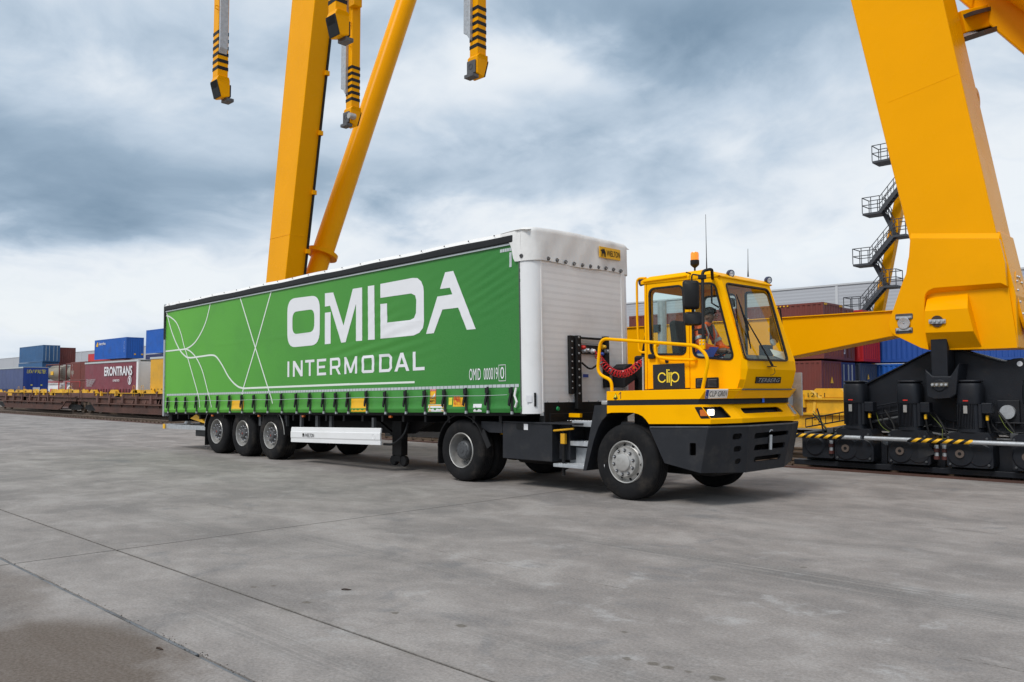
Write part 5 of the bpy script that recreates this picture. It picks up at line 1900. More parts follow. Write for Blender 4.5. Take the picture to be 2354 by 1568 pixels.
# wiper
wp = lambda x, y, k=.05: atp(*c6(x, y), p0 + nn * k, nn)
MB().box(wp(1525, 1040, .02) + V((-.02, -.05, -.06)), wp(1560, 1095, .02) + V((.03, .03, .02))).build('wiper_motor', 'plastic_black', tractor, bevel=.015)
MB().tube([wp(1548, 1075), wp(1500, 985, .06), wp(1330, 690, .05)], [.018, .012, .008], 7).build('wiper_arm', 'plastic_black', tractor, smooth=True)
MB().tube([wp(1245, 478, .03), wp(1285, 590, .035), wp(1325, 720, .035), wp(1366, 930, .03)], [.006, .012, .014, .008], 6).build('wiper_blade', 'rubber', tractor, smooth=True)
MB().tube([wp(1285, 610, .045), wp(1330, 690, .055), wp(1350, 780, .045)], .009, 6).build('wiper_bridge', 'plastic_black', tractor)
MB().tube(rpath([wp(1560, 1095, .02), wp(1572, 1130, .03), wp(1550, 1150, .02), wp(1530, 1152, .02)], .03), .004, 5).build('washer_hose', 'black', tractor)
# bright sheet-metal guard on the far side
a, b = at(1822, 857, Y=11.98), at(1845, 955, Y=11.98)
gp_ = MB().box((a.x, 11.96, b.z), (b.x, 11.99, a.z)).build('side_plate', 'galv', tractor, bevel=.004)
MB().panel([V((a.x, 11.96, b.z)), V((a.x, 11.96, a.z)), V((a.x - .12, 11.7, a.z - .05)), V((a.x - .12, 11.7, b.z))], (-.004, 0, 0)).build('side_plate', 'galv', tractor)
# hose bracket and coil hose
gb = MB().box((-7.16, 10.05, 1.50), (-7.13, 10.17, 2.0))
gb.build('hose_bracket', 'galv', tractor, bevel=.006)
MB().box((-7.14, 10.10, 1.55), (-7.05, 10.5, 1.95)).build('hose_panel', 'frame_black', tractor)
h0 = T(TL + .12, *k4(345, 470))
h1 = V((-7.16, 10.09, 1.985))
dirs = h1 - h0
mb = MB()
pts = []
turns = 21
N_ = turns * 12
for i in range(N_ + 1):
    t = i / N_
    p = h0.lerp(h1, t) + V((0, 0, -.30 * 4 * t * (1 - t)))
    d = (dirs + V((0, 0, -.30 * 4 * (1 - 2 * t)))).normalized()
    s1 = d.cross(V((0, 0, 1))).normalized()
    s2 = s1.cross(d)
    rr0 = .052 * min(1, t / .08, (1 - t) / .10)
    a = 2 * math.pi * turns * (t + .035 * math.sin(2 * math.pi * t))
    pts.append(p + (s1 * math.cos(a) + s2 * math.sin(a)) * rr0)
coil = mb.tube(pts, .008, 6).build('coil_hose', 'red_hose', at_=(h0.x, h0.y, 0), smooth=True)
tag(coil, 'red coiled air hose slung between the trailer front and the tractor cab', 'hose')

# ---------------------------------------------------------------- driver
person = thing('person', 'person in orange hi-vis jacket sitting at the wheel inside the yellow cab', 'person', (-6.35, 10.28, 1.86))
hd = at(*c6(1030, 660), Y=10.28)
hd.x -= .02
sk = bpy.data.meshes.new('body')
J = {}
def jj(n, p, r): J[n] = (V(p), r)
hx, hz = hd.x, hd.z
jj('pelvis', (hx - .16, 10.28, 1.94), .15)
jj('belly', (hx - .16, 10.28, 2.10), .145)
jj('chest', (hx - .12, 10.28, 2.30), .155)
jj('upchest', (hx - .09, 10.28, 2.40), .12)
jj('neck', (hx - .04, 10.28, 2.475), .058)
jj('skull', (hx, 10.28, hz - .02), .08)
jj('crown', (hx + .005, 10.28, hz + .06), .075)
for s, n in ((-1, 'r'), (1, 'l')):
    jj('sh' + n, (hx - .10, 10.28 + s * .19, 2.375), .085)
    jj('el' + n, (hx + .02, 10.28 + s * .25, 2.13), .062)
    jj('wr' + n, (hx + .25, 10.28 + s * .15, 2.06), .042)
    jj('hip' + n, (hx - .08, 10.28 + s * .10, 1.92), .11)
    jj('kn' + n, (hx + .32, 10.28 + s * .13, 1.94), .078)
    jj('an' + n, (hx + .38, 10.28 + s * .13, 1.62), .05)
names = list(J)
E_ = [('pelvis', 'belly'), ('belly', 'chest'), ('chest', 'upchest'), ('upchest', 'neck'), ('neck', 'skull'), ('skull', 'crown')]
for n in 'rl':
    E_ += [('upchest', 'sh' + n), ('sh' + n, 'el' + n), ('el' + n, 'wr' + n), ('pelvis', 'hip' + n), ('hip' + n, 'kn' + n), ('kn' + n, 'an' + n)]
org = parent_origin(person)
sk.from_pydata([J[n][0] - org for n in names], [(names.index(a), names.index(b)) for a, b in E_], [])
ob = bpy.data.objects.new('body', sk)
col.objects.link(ob)
ob.parent = person
md = ob.modifiers.new('skin', 'SKIN')
for i, n in enumerate(names):
    sv = sk.skin_vertices[0].data[i]
    sv.radius = (J[n][1], J[n][1])
    sv.use_root = (n == 'pelvis')
md2 = ob.modifiers.new('sub', 'SUBSURF'); md2.levels = md2.render_levels = 2
bpy.context.view_layer.update()
dg = bpy.context.evaluated_depsgraph_get()
me = bpy.data.meshes.new_from_object(ob.evaluated_get(dg))
ob.modifiers.clear()
ob.data = me
me.name = 'body'
me.materials.clear()
for m_ in ('hivis', 'skin', 'navy'):
    me.materials.append(MATS[m_])
for f in me.polygons:
    c = f.center + org
    f.use_smooth = True
    f.material_index = 1 if c.z > 2.465 or (c - J['wrr'][0]).length < .06 or (c - J['wrl'][0]).length < .06 else (2 if c.z < 1.99 and c.x > hx - .1 else 0)
# hands: palm and five fingers on the wheel
for n, s in (('r', -1), ('l', 1)):
    wv = J['wr' + n][0]
    h = MB()
    h.tube([wv - V((.03, 0, 0)), wv + V((.03, 0, 0)), wv + V((.07, 0, 0)), wv + V((.10, 0, -.005))], [.026, .036, .038, .030], 8)
    for k in range(4):
        y = (k - 1.5) * .019
        L = (.07, .08, .075, .06)[k]
        b0_ = wv + V((.095, y, 0))
        h.tube([b0_, b0_ + V((L * .5, 0, .004)), b0_ + V((L * .8, 0, -.022)), b0_ + V((L * .6, 0, -.045))], [.010, .010, .009, .007], 6)
    h.tube([wv + V((.04, -s * .03, 0)), wv + V((.075, -s * .055, .0)), wv + V((.10, -s * .05, -.02))], [.012, .011, .008], 6)
    h.build('hand', 'skin', person, smooth=True)
# head details
H_ = V((hx + .01, 10.28, hz))
hr_ = MB()
def hair_fn(u, v):
    a = u * 2 * math.pi
    b = v * math.pi * .52
    r = .108 + .004 * math.sin(a * 9) * math.sin(b * 7)
    lim = 1.0
    x = -math.cos(a) * math.sin(b) * (.118)
    y = math.sin(a) * math.sin(b) * .092
    z = math.cos(b) * .112
    if math.cos(a) < -.2 and v > .62:
        z += .035
        x *= .86
    return H_ + V((x - .012, y, z + .022))


hr_.grid(hair_fn, 26, 10)
hr_.build('hair', 'hair', person, smooth=True)
MB().lathe([(0, .03), (.012, .022), (.018, 0)], H_ + V((.088, 0, -.02)), (1, 0, -.4), 8).build('nose', 'skin', person, smooth=True)
for s in (-1, 1):
    MB().lathe([(0, .012), (.022, .008), (.028, 0)], H_ + V((-.005, s * .082, -.015)), (0, s, 0), 10).build('ear', 'skin', person, smooth=True)
    gl_ = H_ + V((.098, s * .034, .012))
    MB().tube([gl_ + V((0, .022 * math.cos(a), .017 * math.sin(a))) for a in [k * math.pi / 6 for k in range(12)]], .0025, 5, closed=True).build('glasses_rim', 'black', person)
    MB().tube([gl_ + V((0, s * .022, 0)), H_ + V((-.01, s * .088, .0))], .0025, 5).build('glasses_arm', 'black', person)
    MB().lathe([(0, .004), (.009, .002), (.012, 0)], H_ + V((.088, s * .034, .010)), (1, 0, 0), 8).build('eye', 'print_white', person)
MB().tube([H_ + V((.086, -.025, -.062)), H_ + V((.096, 0, -.058)), H_ + V((.086, .025, -.062))], .006, 6).build('mouth', pbr('lips', (.16, .06, .05), .6), person)
MB().panel([V((hx - .02, 10.20, 2.44)), V((hx + .045, 10.28, 2.23)), V((hx - .02, 10.36, 2.44)), V((hx + .0, 10.28, 2.46))], (.02, 0, 0)).build('shirt', 'black', person)
# reflective bands on the jacket: fitted hoops
for c0, c1, r in ((J['shr'][0].lerp(J['elr'][0], .62), J['elr'][0], .076), (J['shl'][0].lerp(J['ell'][0], .62), J['ell'][0], .076)):
    d = (c1 - c0).normalized()
    MB().lathe([(r, -.022), (r + .002, 0), (r, .022)], c0, d, 14).build('reflective_band', 'reflex', person, smooth=True)
mb = MB()
for s in (-1, 1):
    pts = [V((hx - .11, 10.28 + s * .11, 2.49)), V((hx + .0, 10.28 + s * .11, 2.43)), V((hx + .05, 10.28 + s * .105, 2.30)), V((hx + .01, 10.28 + s * .10, 2.12))]
    for a, b in zip(pts, pts[1:]):
        mb.bar(a, b, .026, .008, up=(1, 0, .3))
mb.build('reflective_band', 'reflex', person)
# folder lying at the side window
a = [at(*c6(*p), Y=10.03) for p in ((890, 970), (955, 918), (1095, 920), (1045, 1010), (960, 1005))]
fo = MB().panel(a, (0, .012, .004)).build('folder', 'folder_blue', at_=tuple(a[0]))
tag(fo, 'blue folder propped behind the side window of the cab', 'folder')
a = [at(*c6(*p), Y=10.02) for p in ((885, 975), (955, 975), (985, 1003), (893, 1000))]
pp_ = MB().panel(a, (0, .006, .003)).build('paper_sheets', 'paper', at_=tuple(a[0]))
tag(pp_, 'white papers lying at the lower edge of the cab side window', 'papers')
# ---------------------------------------------------------------- rails and ballast by the yard edge
rail_bed = struct(MB().add([(-900, 15.6, -.04), (300, 15.6, -.04), (300, 34, -.04), (-900, 34, -.04)], [(0, 1, 2, 3)]).build('ballast_bed', 'gravel'))


def rail(y, name='rail'):
    mb = MB()
    prof = [(-.07, 0), (.07, 0), (.07, .012), (.012, .03), (.012, .115), (.035, .125), (.035, .158), (.028, .165), (-.028, .165), (-.035, .158), (-.035, .125), (-.012, .115), (-.012, .03), (-.07, .012)]
    n = len(prof)
    for x in (-260, 60):
        mb.v += [V((x, y + a, b - .03)) for a, b in prof]
    mb.f = [(i, (i + 1) % n, n + (i + 1) % n, n + i) for i in range(n)]
    return struct(mb.build(name, 'rail_steel'))


crane_rail = rail(16.25, 'crane_rail')
mb = MB()
for i in range(200):
    x = -75 + i * .45
    mb.box((x, 16.12, -.03), (x + .12, 16.20, .03))
    mb.lathe([(0, .05), (.02, .045), (.022, 0)], (x + .06, 16.155, .03), (0, 0, 1), 6)
mb.build('rail_clips', 'rail_steel', crane_rail)
MB().box((-200, 15.56, -.1), (60, 15.72, .03)).build('kerb_edge', 'rust_brown', rail_bed)
MB().box((-200, 15.72, -.1), (60, 16.0, -.01)).build('channel', 'dark_soil', rail_bed)
for yc in (18.65, 27.0):
    rail(yc - .75)
    rail(yc + .75)
    slp = MB().box((-.11, yc - 1.25, -.16), (.11, yc + 1.25, -.012)).build('sleeper', 'sleeper', rail_bed)
    slp.location = (-70, 0, 0)
    for i in range(1, 130):
        c = slp.copy(); col.objects.link(c); c.location = (-70 + i * .62, 0, 0)

# ---------------------------------------------------------------- gantry crane
crane = thing('gantry_crane', 'tall yellow gantry crane with slanted box legs on black motor bogies', 'crane', (-5, 16.2, 0))
pbr('shaft_plate', (.16, .145, .12), .5, .4)
k5 = lambda x, y: (2010.7 + x * .16484, 603.2 + y * .16484)
k8 = lambda x, y: (1752.2 + x * .32981, 631.9 + y * .32981)
LY0, LY1 = 15.68, 16.62


def legbox(xl0, xr0, z0, xl1, xr1, z1, y0=LY0, y1=LY1, name='leg', bevel=.02):
    mb = MB()
    mb.add([(xl0, y0, z0), (xr0, y0, z0), (xr0, y1, z0), (xl0, y1, z0), (xl1, y0, z1), (xr1, y0, z1), (xr1, y1, z1), (xl1, y1, z1)],
           [(0, 3, 2, 1), (4, 5, 6, 7), (0, 1, 5, 4), (1, 2, 6, 5), (2, 3, 7, 6), (3, 0, 4, 7)])
    return mb.build(name, 'crane_yellow', crane, bevel=bevel)


zt_ = 24.0
xl = lambda z: -5.35 - .201 * (z - 4.51)
xr = lambda z: -3.92 - .169 * (z - 4.31)
leg = legbox(xl(4.12), xr(4.12), 4.12, xl(zt_), xr(zt_), zt_)
# weld seam across the leg
a, b = at(1925 + 190, 232, Y=LY0 - .002), at(1895.8 + 930 * .32968, 515 * .32968, Y=LY0 - .002)
a = at(2041, 236, Y=LY0)
b = at(2202, 170, Y=LY0)
MB().tube([a + V((0, .001, 0)), b + V((0, .001, 0))], .005, 5).build('weld_seam', 'crane_yellow', leg)
# ring collar at the back of the leg
p = at(2262, 228, Y=16.75)
MB().lathe([(.13, -.1), (.21, -.1), (.21, .06), (.13, .06), (.13, -.06), (0, -.06)], (p.x - .16, 16.66, p.z), (1, 0, 0), 28).build('cable_ring', 'crane_yellow', crane, smooth=30)
# lower head of the leg
W5 = lambda x, y, Y: at(*k5(x, y), Y=Y)
HYF, HYB = 15.63, 15.74
lowleft = [(452, -10), (430, 160), (380, 280), (240, 690)]
cx0, cy0, rl_ = 395, 862, 205
lobe = [(cx0 + rl_ * math.cos(R(a)), cy0 - rl_ * .95 * math.sin(R(a))) for a in range(165, 236, 10)]
top_l, top_r = at(2091, 548.7, Y=HYF), at(2296, 548.7, Y=HYF)
outer = [top_l, at(2088, 590, Y=HYF)] + [W5(*p, HYF) for p in lowleft + lobe + [(330, 1045), (640, 1195), (745, 1220), (712, 985), (690, 700), (690, 500), (705, 440), (745, 395), (820, 360), (1750, 290), (1835, 330)]] + \
        [at(2309, 603, Y=HYF), top_r]
head = MB().panel(outer, (0, .10, 0)).build('leg_head', 'crane_yellow', crane, bevel=.008)
crease = MB()
for (pt) in ((top_l, top_r),):
    crease.add([pt[0], pt[1], V((pt[1].x + .0, LY0, pt[1].z + .10)), V((pt[0].x, LY0, pt[0].z + .10))], [(0, 1, 2, 3)])
crease.build('head_crease', 'crane_yellow', crane)
# set-back lower plate, with sloping brow above it
lowp = [W5(*p, HYB) for p in ((700, 500), (765, 440), (840, 425), (1862, 350), (1985, 1165), (1985, 1190), (1300, 1215), (745, 1220), (690, 985))]
MB().panel(lowp, (0, .05, 0)).build('head_plate', 'crane_yellow', crane)
brow = MB()
ua = [W5(*p, HYF) for p in ((690, 500), (705, 440), (745, 395), (820, 360), (1750, 290), (1835, 330))]
ub_ = [W5(*p, HYB) for p in ((705, 520), (730, 470), (775, 440), (850, 424), (1780, 357), (1862, 350))]
brow.v = ua + ub_
brow.f = [(i, i + 1, 7 + i, 6 + i) for i in range(5)]
brow.build('head_brow', 'crane_yellow', crane, smooth=30)
# body of the head behind the plates
xh0, xh1 = W5(745, 1200, HYB).x - .1, W5(1990, 1180, HYB).x
hb = MB()
o1 = [V((p.x, 15.79, p.z)) for p in outer[:2] + outer[2:5]] + [V((W5(250, 1000, 15.79).x, 15.79, W5(250, 1000, 15.79).z)), V((W5(640, 1195, 15.79).x, 15.79, W5(640, 1195, 15.79).z)),
      V((W5(760, 1225, 15.79).x, 15.79, W5(760, 1225, 15.79).z)), V((xh1, 15.79, W5(1990, 1190, HYB).z)), V((xh1 - .01, 15.79, W5(1975, 1000, HYB).z)), V((xr(4.1) + .22, 15.79, 3.1)), V((xr(4.1) + .02, 15.79, 4.2))]
MB().panel(o1, (0, LY1 - 15.79, 0)).build('head_body', 'crane_yellow', crane, bevel=.015)
# projecting pin housing
hf_ = [W5(*p, 15.50) for p in ((690, 680), (1290, 640), (1372, 960), (700, 982))]
hb_ = [W5(*p, HYB) for p in ((722, 500), (1295, 430), (1490, 1180), (748, 1215))]
loft([hb_[:1] + hb_[1:], hf_], 'pin_housing', 'crane_yellow', crane, bevel=.01, closed=True)
ph = MB().panel(hf_, (0, .04, 0)).build('housing_face', 'crane_yellow', crane)
c = W5(866, 822, 15.49)
MB().lathe([(0, .012), (.10, .012), (.10, 0)], c, (0, -1, 0), 28).build('pin_hole', pbr('rust_dark', (.05, .025, .015), .7), crane)
kb = MB().panel(rpoly([W5(*p, 15.47) for p in ((748, 797), (982, 790), (982, 850), (750, 857))], .01, 2), (0, .016, 0)).build('keeper_bar', 'galv', crane)
for x in (770, 828, 892, 952):
    MB().lathe([(0, .03), (.022, .028), (.026, 0)], W5(x, 824 - (x - 770) * .03, 15.468), (0, -1, 0), 8).build('bolt', 'galv', kb)
for (y0, y1) in ((712, 800), (908, 992)):
    d_ = MB().panel(rpoly([W5(*p, 15.62) for p in ((282, y0 + 12), (524, y0 - 3), (526, y1 - 8), (284, y1 + 5))], .025, 3), (0, .012, 0)).build('pin_recess', 'hub_grey', crane)
    cc_ = [(292, y0 + 45), (510, y0 + 32), (510, y1 - 20), (292, y1 - 5)] if y0 < 800 else [(292, y0 + 10), (510, y0 + 2), (510, y1 - 45), (292, y1 - 30)]
    kp = MB().panel([W5(*p, 15.60) for p in cc_], (0, .018, 0)).build('keeper_bar', 'galv', crane)
    for x in (312, 486):
        MB().lathe([(0, .026), (.020, .024), (.024, 0)], W5(x, (cc_[0][1] + cc_[3][1]) / 2 - (x - 312) * .06, 15.60), (0, -1, 0), 8).build('bolt', 'galv', kp)
MB().lathe([(0, .012), (.01, .03), (.018, .03), (.02, .02), (.10, .022), (.108, .015), (.108, -.02)], W5(402, 850, 15.60), (0, -1, 0), 32).build('pin', 'chrome', crane, smooth=30)
# inspection hatch on the side of the leg
xs_ = xr(4.1) + .16
hc_ = V((-3.70, 16.22, 3.0))
rg, cv, bl_ = [], [], MB()
up_ = V((-.16, 0, 1)).normalized()
for k in range(28):
    a = 2 * math.pi * k / 28
    rg.append(hc_ + V((0, 1, 0)) * math.cos(a) * .30 + up_ * math.sin(a) * .56)
hatch = MB().panel(rg, (.05, 0, 0), [[hc_ + (p - hc_) * .86 for p in rg]]).build('hatch_ring', 'crane_yellow', crane)
MB().panel([hc_ + (p - hc_) * .93 + V((.03, 0, 0)) for p in rg], (.012, 0, 0)).build('hatch_cover', 'crane_yellow', hatch)
for k in range(0, 28, 2):
    bl_.lathe([(0, .03), (.02, .028), (.022, 0)], hc_ + (rg[k] - hc_) * .84 + V((.042, 0, 0)), (1, 0, 0), 6)
bl_.build('hatch_bolts', 'galv', hatch)
# sill beam between the legs, haunched
bt = 2.965
prof = [(-5.75, 2.50), (-7.75, 2.17), (-11.6, 1.88), (-16.2, 1.70), (-20.8, 1.88), (-24.6, 2.17), (-26.9, 2.5)]
MB().panel([V((-5.6, 15.86, bt)), V((-5.6, 15.86, 2.5))] + [V((x, 15.86, z)) for x, z in prof] + [V((-27.0, 15.86, bt))], (0, .56, 0)).build('sill_beam', 'crane_yellow', crane, bevel=.01)
MB().box((-27.0, 15.82, bt + .001), (-5.6, 16.46, bt + .02)).build('beam_flange', 'crane_yellow', crane)
# far-end leg of the portal, on the same rail
lx_l = lambda z: -28.14 + .150 * (z - 5.59)
lx_r = lambda z: -26.76 + .175 * (z - 5.62)
leg2 = legbox(lx_l(2.0), lx_r(2.0), 2.0, lx_l(zt_), lx_r(zt_), zt_, 15.70, 16.52)
MB().panel([V((lx_l(2), 15.72, 2.1)), V((lx_r(2) + .1, 15.72, 2.1)), V((lx_r(2) + .3, 15.72, 1.5)), V((lx_l(2) - .3, 15.72, 1.5))], (0, .8, 0)).build('leg_head', 'crane_yellow', crane)
MB().tube([(lx_l(7.1), 15.697, 7.1), (lx_r(7.1), 15.697, 7.1), (lx_r(7.1) + .003, 16.5, 7.1)], .008, 4).build('weld_seam', 'crane_yellow', leg2)
mb = MB()
z = 4.5
while z < 22:
    mb.bar((lx_r(z) + .03, 16.46, z), (lx_r(z + 2.0) + .03, 16.46, z + 2.0), .06, .10)
    z += 2.12
mb.build('cable_tray', 'plastic_black', leg2)
for z in (4.45, 6.57, 8.69, 10.81, 12.93, 15.05):
    MB().box((lx_r(z), 16.38, z - .08), (lx_r(z) + .12, 16.54, z + .08)).build('tray_bracket', 'crane_yellow', leg2)
for z in (11.9,):
    MB().tube([(lx_l(z) - .0, 16.1, z - .1), (lx_l(z) - .10, 16.1, z - .05), (lx_l(z) - .10, 16.1, z + .08), (lx_l(z), 16.1, z + .1)], .03, 6).build('lifting_eye', 'crane_yellow', leg2)
# tubular brace of that leg
tb0, tb1 = V((-27.26, 17.45, 6.41)), V((-27.26, 21.52, 18.0))
td = (tb1 - tb0).normalized()
tu = MB()
tu.tube([tb0 + td * .35, tb0 + td * 22], .41, 32)
brace = tu.build('tube_brace', 'crane_yellow', crane, smooth=40)
MB().tube([tb0 - td * 4.5, tb0 + td * .2], .37, 28).build('brace_foot', 'crane_yellow', brace, smooth=40)
MB().tube([tb0 + td * .2, tb0 + td * .36], .60, 28).build('brace_flange', 'crane_yellow', brace, smooth=40)
for k in (3.6, 7.0, 10.4):
    MB().tube([tb0 + td * k, tb0 + td * (k + .03)], .4115, 32).build('weld_ring', 'crane_yellow', brace)
MB().tube([tb0 + td * 9.2 + V((-.36, -.05, 0)), tb0 + td * 9.3 + V((-.52, -.08, .02)), tb0 + td * 9.45 + V((-.48, -.08, .12)), tb0 + td * 9.4 + V((-.36, -.05, .1))], .035, 6).build('lifting_eye', 'crane_yellow', brace)

# strut and brace at the top of the near leg
s0, s1 = at(2190, 62, Y=17.0), at(2330, 28, Y=18.4)
d_ = s1 - s0
MB().bar(s0, s0 + d_ * 1.05, .5, .42).build('tie_beam', 'crane_yellow', crane, bevel=.02)
pA, pB = at(2185, -70, Y=17.6), at(2500, 190, Y=17.6)
pA, pB = pA + (pA - pB) * .4, pB + (pB - pA) * .5
MB().bar(pA, pB, .60, .34, up=(0, 1, 0)).build('diagonal_beam', 'crane_yellow', crane, bevel=.03)
qA, qB = at(2300, -60, Y=17.5), at(2430, 30, Y=17.2)
dr_ = MB().tube([qA + V((0, -.2, .35)), qA + (qB - qA) * 2.4 + V((0, -.2, .35))], .52, 32).build('cable_drum', 'crane_yellow', crane, smooth=40)
MB().bar(at(2205, 42, Y=16.9), at(2275, 24, Y=17.9), .5, .07).build('walkway', 'hub_grey', crane)
MB().bar(at(2236, 84, Y=17.0), at(2305, 62, Y=18.1), .4, .09).build('walkway', 'hub_grey', crane)
mb = MB()
for z_ in (.35, .7):
    mb.tube([at(2214, 38, Y=17.0) + V((0, 0, z_)), at(2268, 30, Y=17.9) + V((0, 0, z_))], .015, 5)
mb.build('walkway_rail', 'rim_dark', crane)

# rocker beam on the bogies
rk = [(-6.62, .75), (-6.62, 1.36), (-6.30, 1.60), (-5.14, 2.19), (-4.95, 2.215), (-4.60, 2.20), (-3.95, 1.99), (-3.80, 2.05), (-3.66, 2.06), (-3.58, 1.97), (-3.58, .75)]
rb = MB().panel([V((x, 16.05, z)) for x, z in rk], (0, .5, 0)).build('rocker_beam', 'crane_black', crane, bevel=.012)
mb = MB()
for a, b in zip(rk[1:7], rk[2:7]):
    mb.bar((a[0], 16.3, a[1] + .012), (b[0], 16.3, b[1] + .012), .6, .02)
mb.build('beam_flange', 'crane_black', rb)
MB().lathe([(0, .004), (.045, .004)], (-3.70, 16.045, 1.96), (0, -1, 0), 16).build('lug_hole', 'print_white', rb)
rk2 = [(-3.50, .75), (-3.50, 1.95), (-3.42, 2.06), (-3.28, 2.04), (-1.6, 2.5), (-.2, 2.2), (-.2, .75)]
MB().panel([V((x, 16.05, z)) for x, z in rk2], (0, .5, 0)).build('rocker_beam', 'crane_black', crane, bevel=.012)
# link between leg and rocker
a, b = W5(795, 975, 15.70), W5(1022, 975, 15.70)
lk = MB().box((a.x, 15.60, 1.62), (b.x, 16.0, 2.55)).build('link', 'crane_black', crane, bevel=.015)
yk = [at(*k8(*p), Y=15.56) for p in ((1130, 655), (1185, 705), (1310, 705), (1370, 610), (1345, 835), (1310, 858), (1190, 866), (1145, 850))]
yoke = MB().panel(yk, (0, .5, 0)).build('yoke', 'crane_black', crane, bevel=.02)
kb = MB().panel([at(*k8(*p), Y=15.535) for p in ((1173, 753), (1292, 750), (1292, 778), (1174, 781))], (0, .02, 0)).build('keeper_bar', 'shaft_plate', yoke)
mb = MB()
for x in (1185, 1215, 1248, 1278):
    mb.lathe([(0, .03), (.022, .028), (.026, 0)], at(*k8(x, 766), Y=15.535), (0, -1, 0), 8)
mb.build('bolts', 'galv', yoke)
MB().lathe([(0, .02), (.09, .02), (.11, 0)], at(*k8(1232, 772), Y=15.56), (0, -1, 0), 24).build('pin', 'crane_black', yoke)
p = at(*k8(1710, 957), Y=15.98)
ep = MB().lathe([(0, .05), (.115, .05), (.12, .03), (.12, -.1)], p, (0, -1, 0), 28).build('end_pin', 'galv', crane, smooth=30)
MB().box((p.x - .17, 16.0, p.z - .2), (p.x + .17, 16.04, p.z + .2)).build('pin_plate', 'crane_black', crane, bevel=.01)

# travel motors with gearboxes: one built, then copied along the rail
def travel_motor():
    x = -6.37
    y = 15.80
    def rsq(r, z, k=.55):
        pts = []
        for i in range(32):
            a = 2 * math.pi * i / 32
            c_, s_ = math.cos(a), math.sin(a)
            f = (abs(c_) ** 3.2 + abs(s_) ** 3.2) ** (-1 / 3.2)
            pts.append(V((x + r * c_ * f, y + r * s_ * f, z)))
        return pts
    def stack(levels, name, mat, parent, caps=True):
        mb = MB()
        for r, z in levels:
            mb.v += rsq(r, z)
        n = 32
        for i in range(len(levels) - 1):
            for k in range(n):
                mb.f.append((i * n + k, i * n + (k + 1) % n, (i + 1) * n + (k + 1) % n, (i + 1) * n + k))
        if caps:
            mb.f.append(tuple(range(n))[::-1]); mb.f.append(tuple((len(levels) - 1) * n + k for k in range(n)))
        return mb.build(name, mat, parent, smooth=35)
    body = stack([(.175, .84), (.175, 1.32)], 'travel_motor', 'crane_black', crane)
    stack([(.195, 1.28), (.20, 1.30), (.20, 1.58), (.185, 1.63), (.15, 1.65)], 'fan_cover', 'crane_black', body)
    stack([(.14, 1.645), (.19, 1.66), (.195, 1.672), (.185, 1.688), (.14, 1.692)], 'rain_cap', 'crane_black', body)
    mb = MB()
    for k in range(11):
        xx = x - .15 + k * .024
        mb.box((xx, y - .205, .88), (xx + .008, y - .16, 1.28))
    for k in range(11):
        yy = y - .15 + k * .03
        mb.box((x + .16, yy, .88), (x + .205, yy + .008, 1.28))
    mb.build('cooling_fins', 'crane_black', body)
    stack([(.20, .80), (.20, .85)], 'flange', 'crane_black', body)
    MB().box((x + .20, y - .14, 1.12), (x + .36, y + .06, 1.30)).build('terminal_box', 'crane_black', body, bevel=.012)
    MB().tube(rpath([(x + .27, y - .06, 1.12), (x + .27, y - .06, .98), (x + .30, y - .02, .75), (x + .36, y + .05, .55)], .12), .020, 7).build('motor_cable', 'plastic_black', body, smooth=True)
    MB().box((x + .25, y - .085, 1.00), (x + .29, y - .03, 1.09)).build('cable_sleeve', 'sticker_yellow', body, bevel=.008)
    MB().box((x - .06, y - .209, 1.325), (x + .02, y - .20, 1.345)).build('maker_label', 'sticker_red', body)
    MB().box((x - .055, y - .213, 1.12), (x + .005, y - .206, 1.25)).build('rating_plate', 'rim_steel', body)
    # gearbox
    gx = x - .05
    gb = MB().panel(rpoly([(gx - .30, 15.62, .20), (gx - .30, 15.62, .74), (gx - .20, 15.62, .80), (gx + .36, 15.62, .80), (gx + .42, 15.62, .68), (gx + .42, 15.62, .20)], .05, 3), (0, .5, 0)).build('gearbox', 'crane_black', body, bevel=.02)
    MB().lathe([(0, .05), (.05, .05), (.055, .045), (.055, .03), (.10, .03), (.20, .024), (.22, 0)], (gx - .08, 15.62, .43), (0, -1, 0), 32).build('gear_cover', 'crane_black', body, smooth=30)
    MB().lathe([(.03, .054), (.07, .054), (.072, .03)], (gx - .08, 15.62, .43), (0, -1, 0), 24).build('shaft_end', pbr('shaft_rust', (.13, .10, .085), .6, .4), body)
    MB().lathe([(0, .004), (.03, .004)], (gx - .08, 15.57, .43), (0, -1, 0), 12).build('shaft_bore', 'black', body)
    MB().lathe([(0, .02), (.18, .015), (.2, 0)], (gx + .22, 15.62, .42), (0, -1, 0), 28).build('gear_cover', 'crane_black', body, smooth=30)
    mb = MB()
    for (dx, dz) in ((-.26, .70), (.34, .70), (.36, .26), (-.24, .25)):
        mb.lathe([(.0, .02), (.02, .018), (.022, 0)], (gx + dx, 15.60, dz), (0, -1, 0), 8)
    mb.build('gearbox_bolts', 'hub_grey', body)
    return body


tm = travel_motor()
for k, dx in enumerate((.975, 1.96, 2.96, 3.95)):
    copy_at(tm, crane, (dx, random.uniform(-.01, .01), 0))
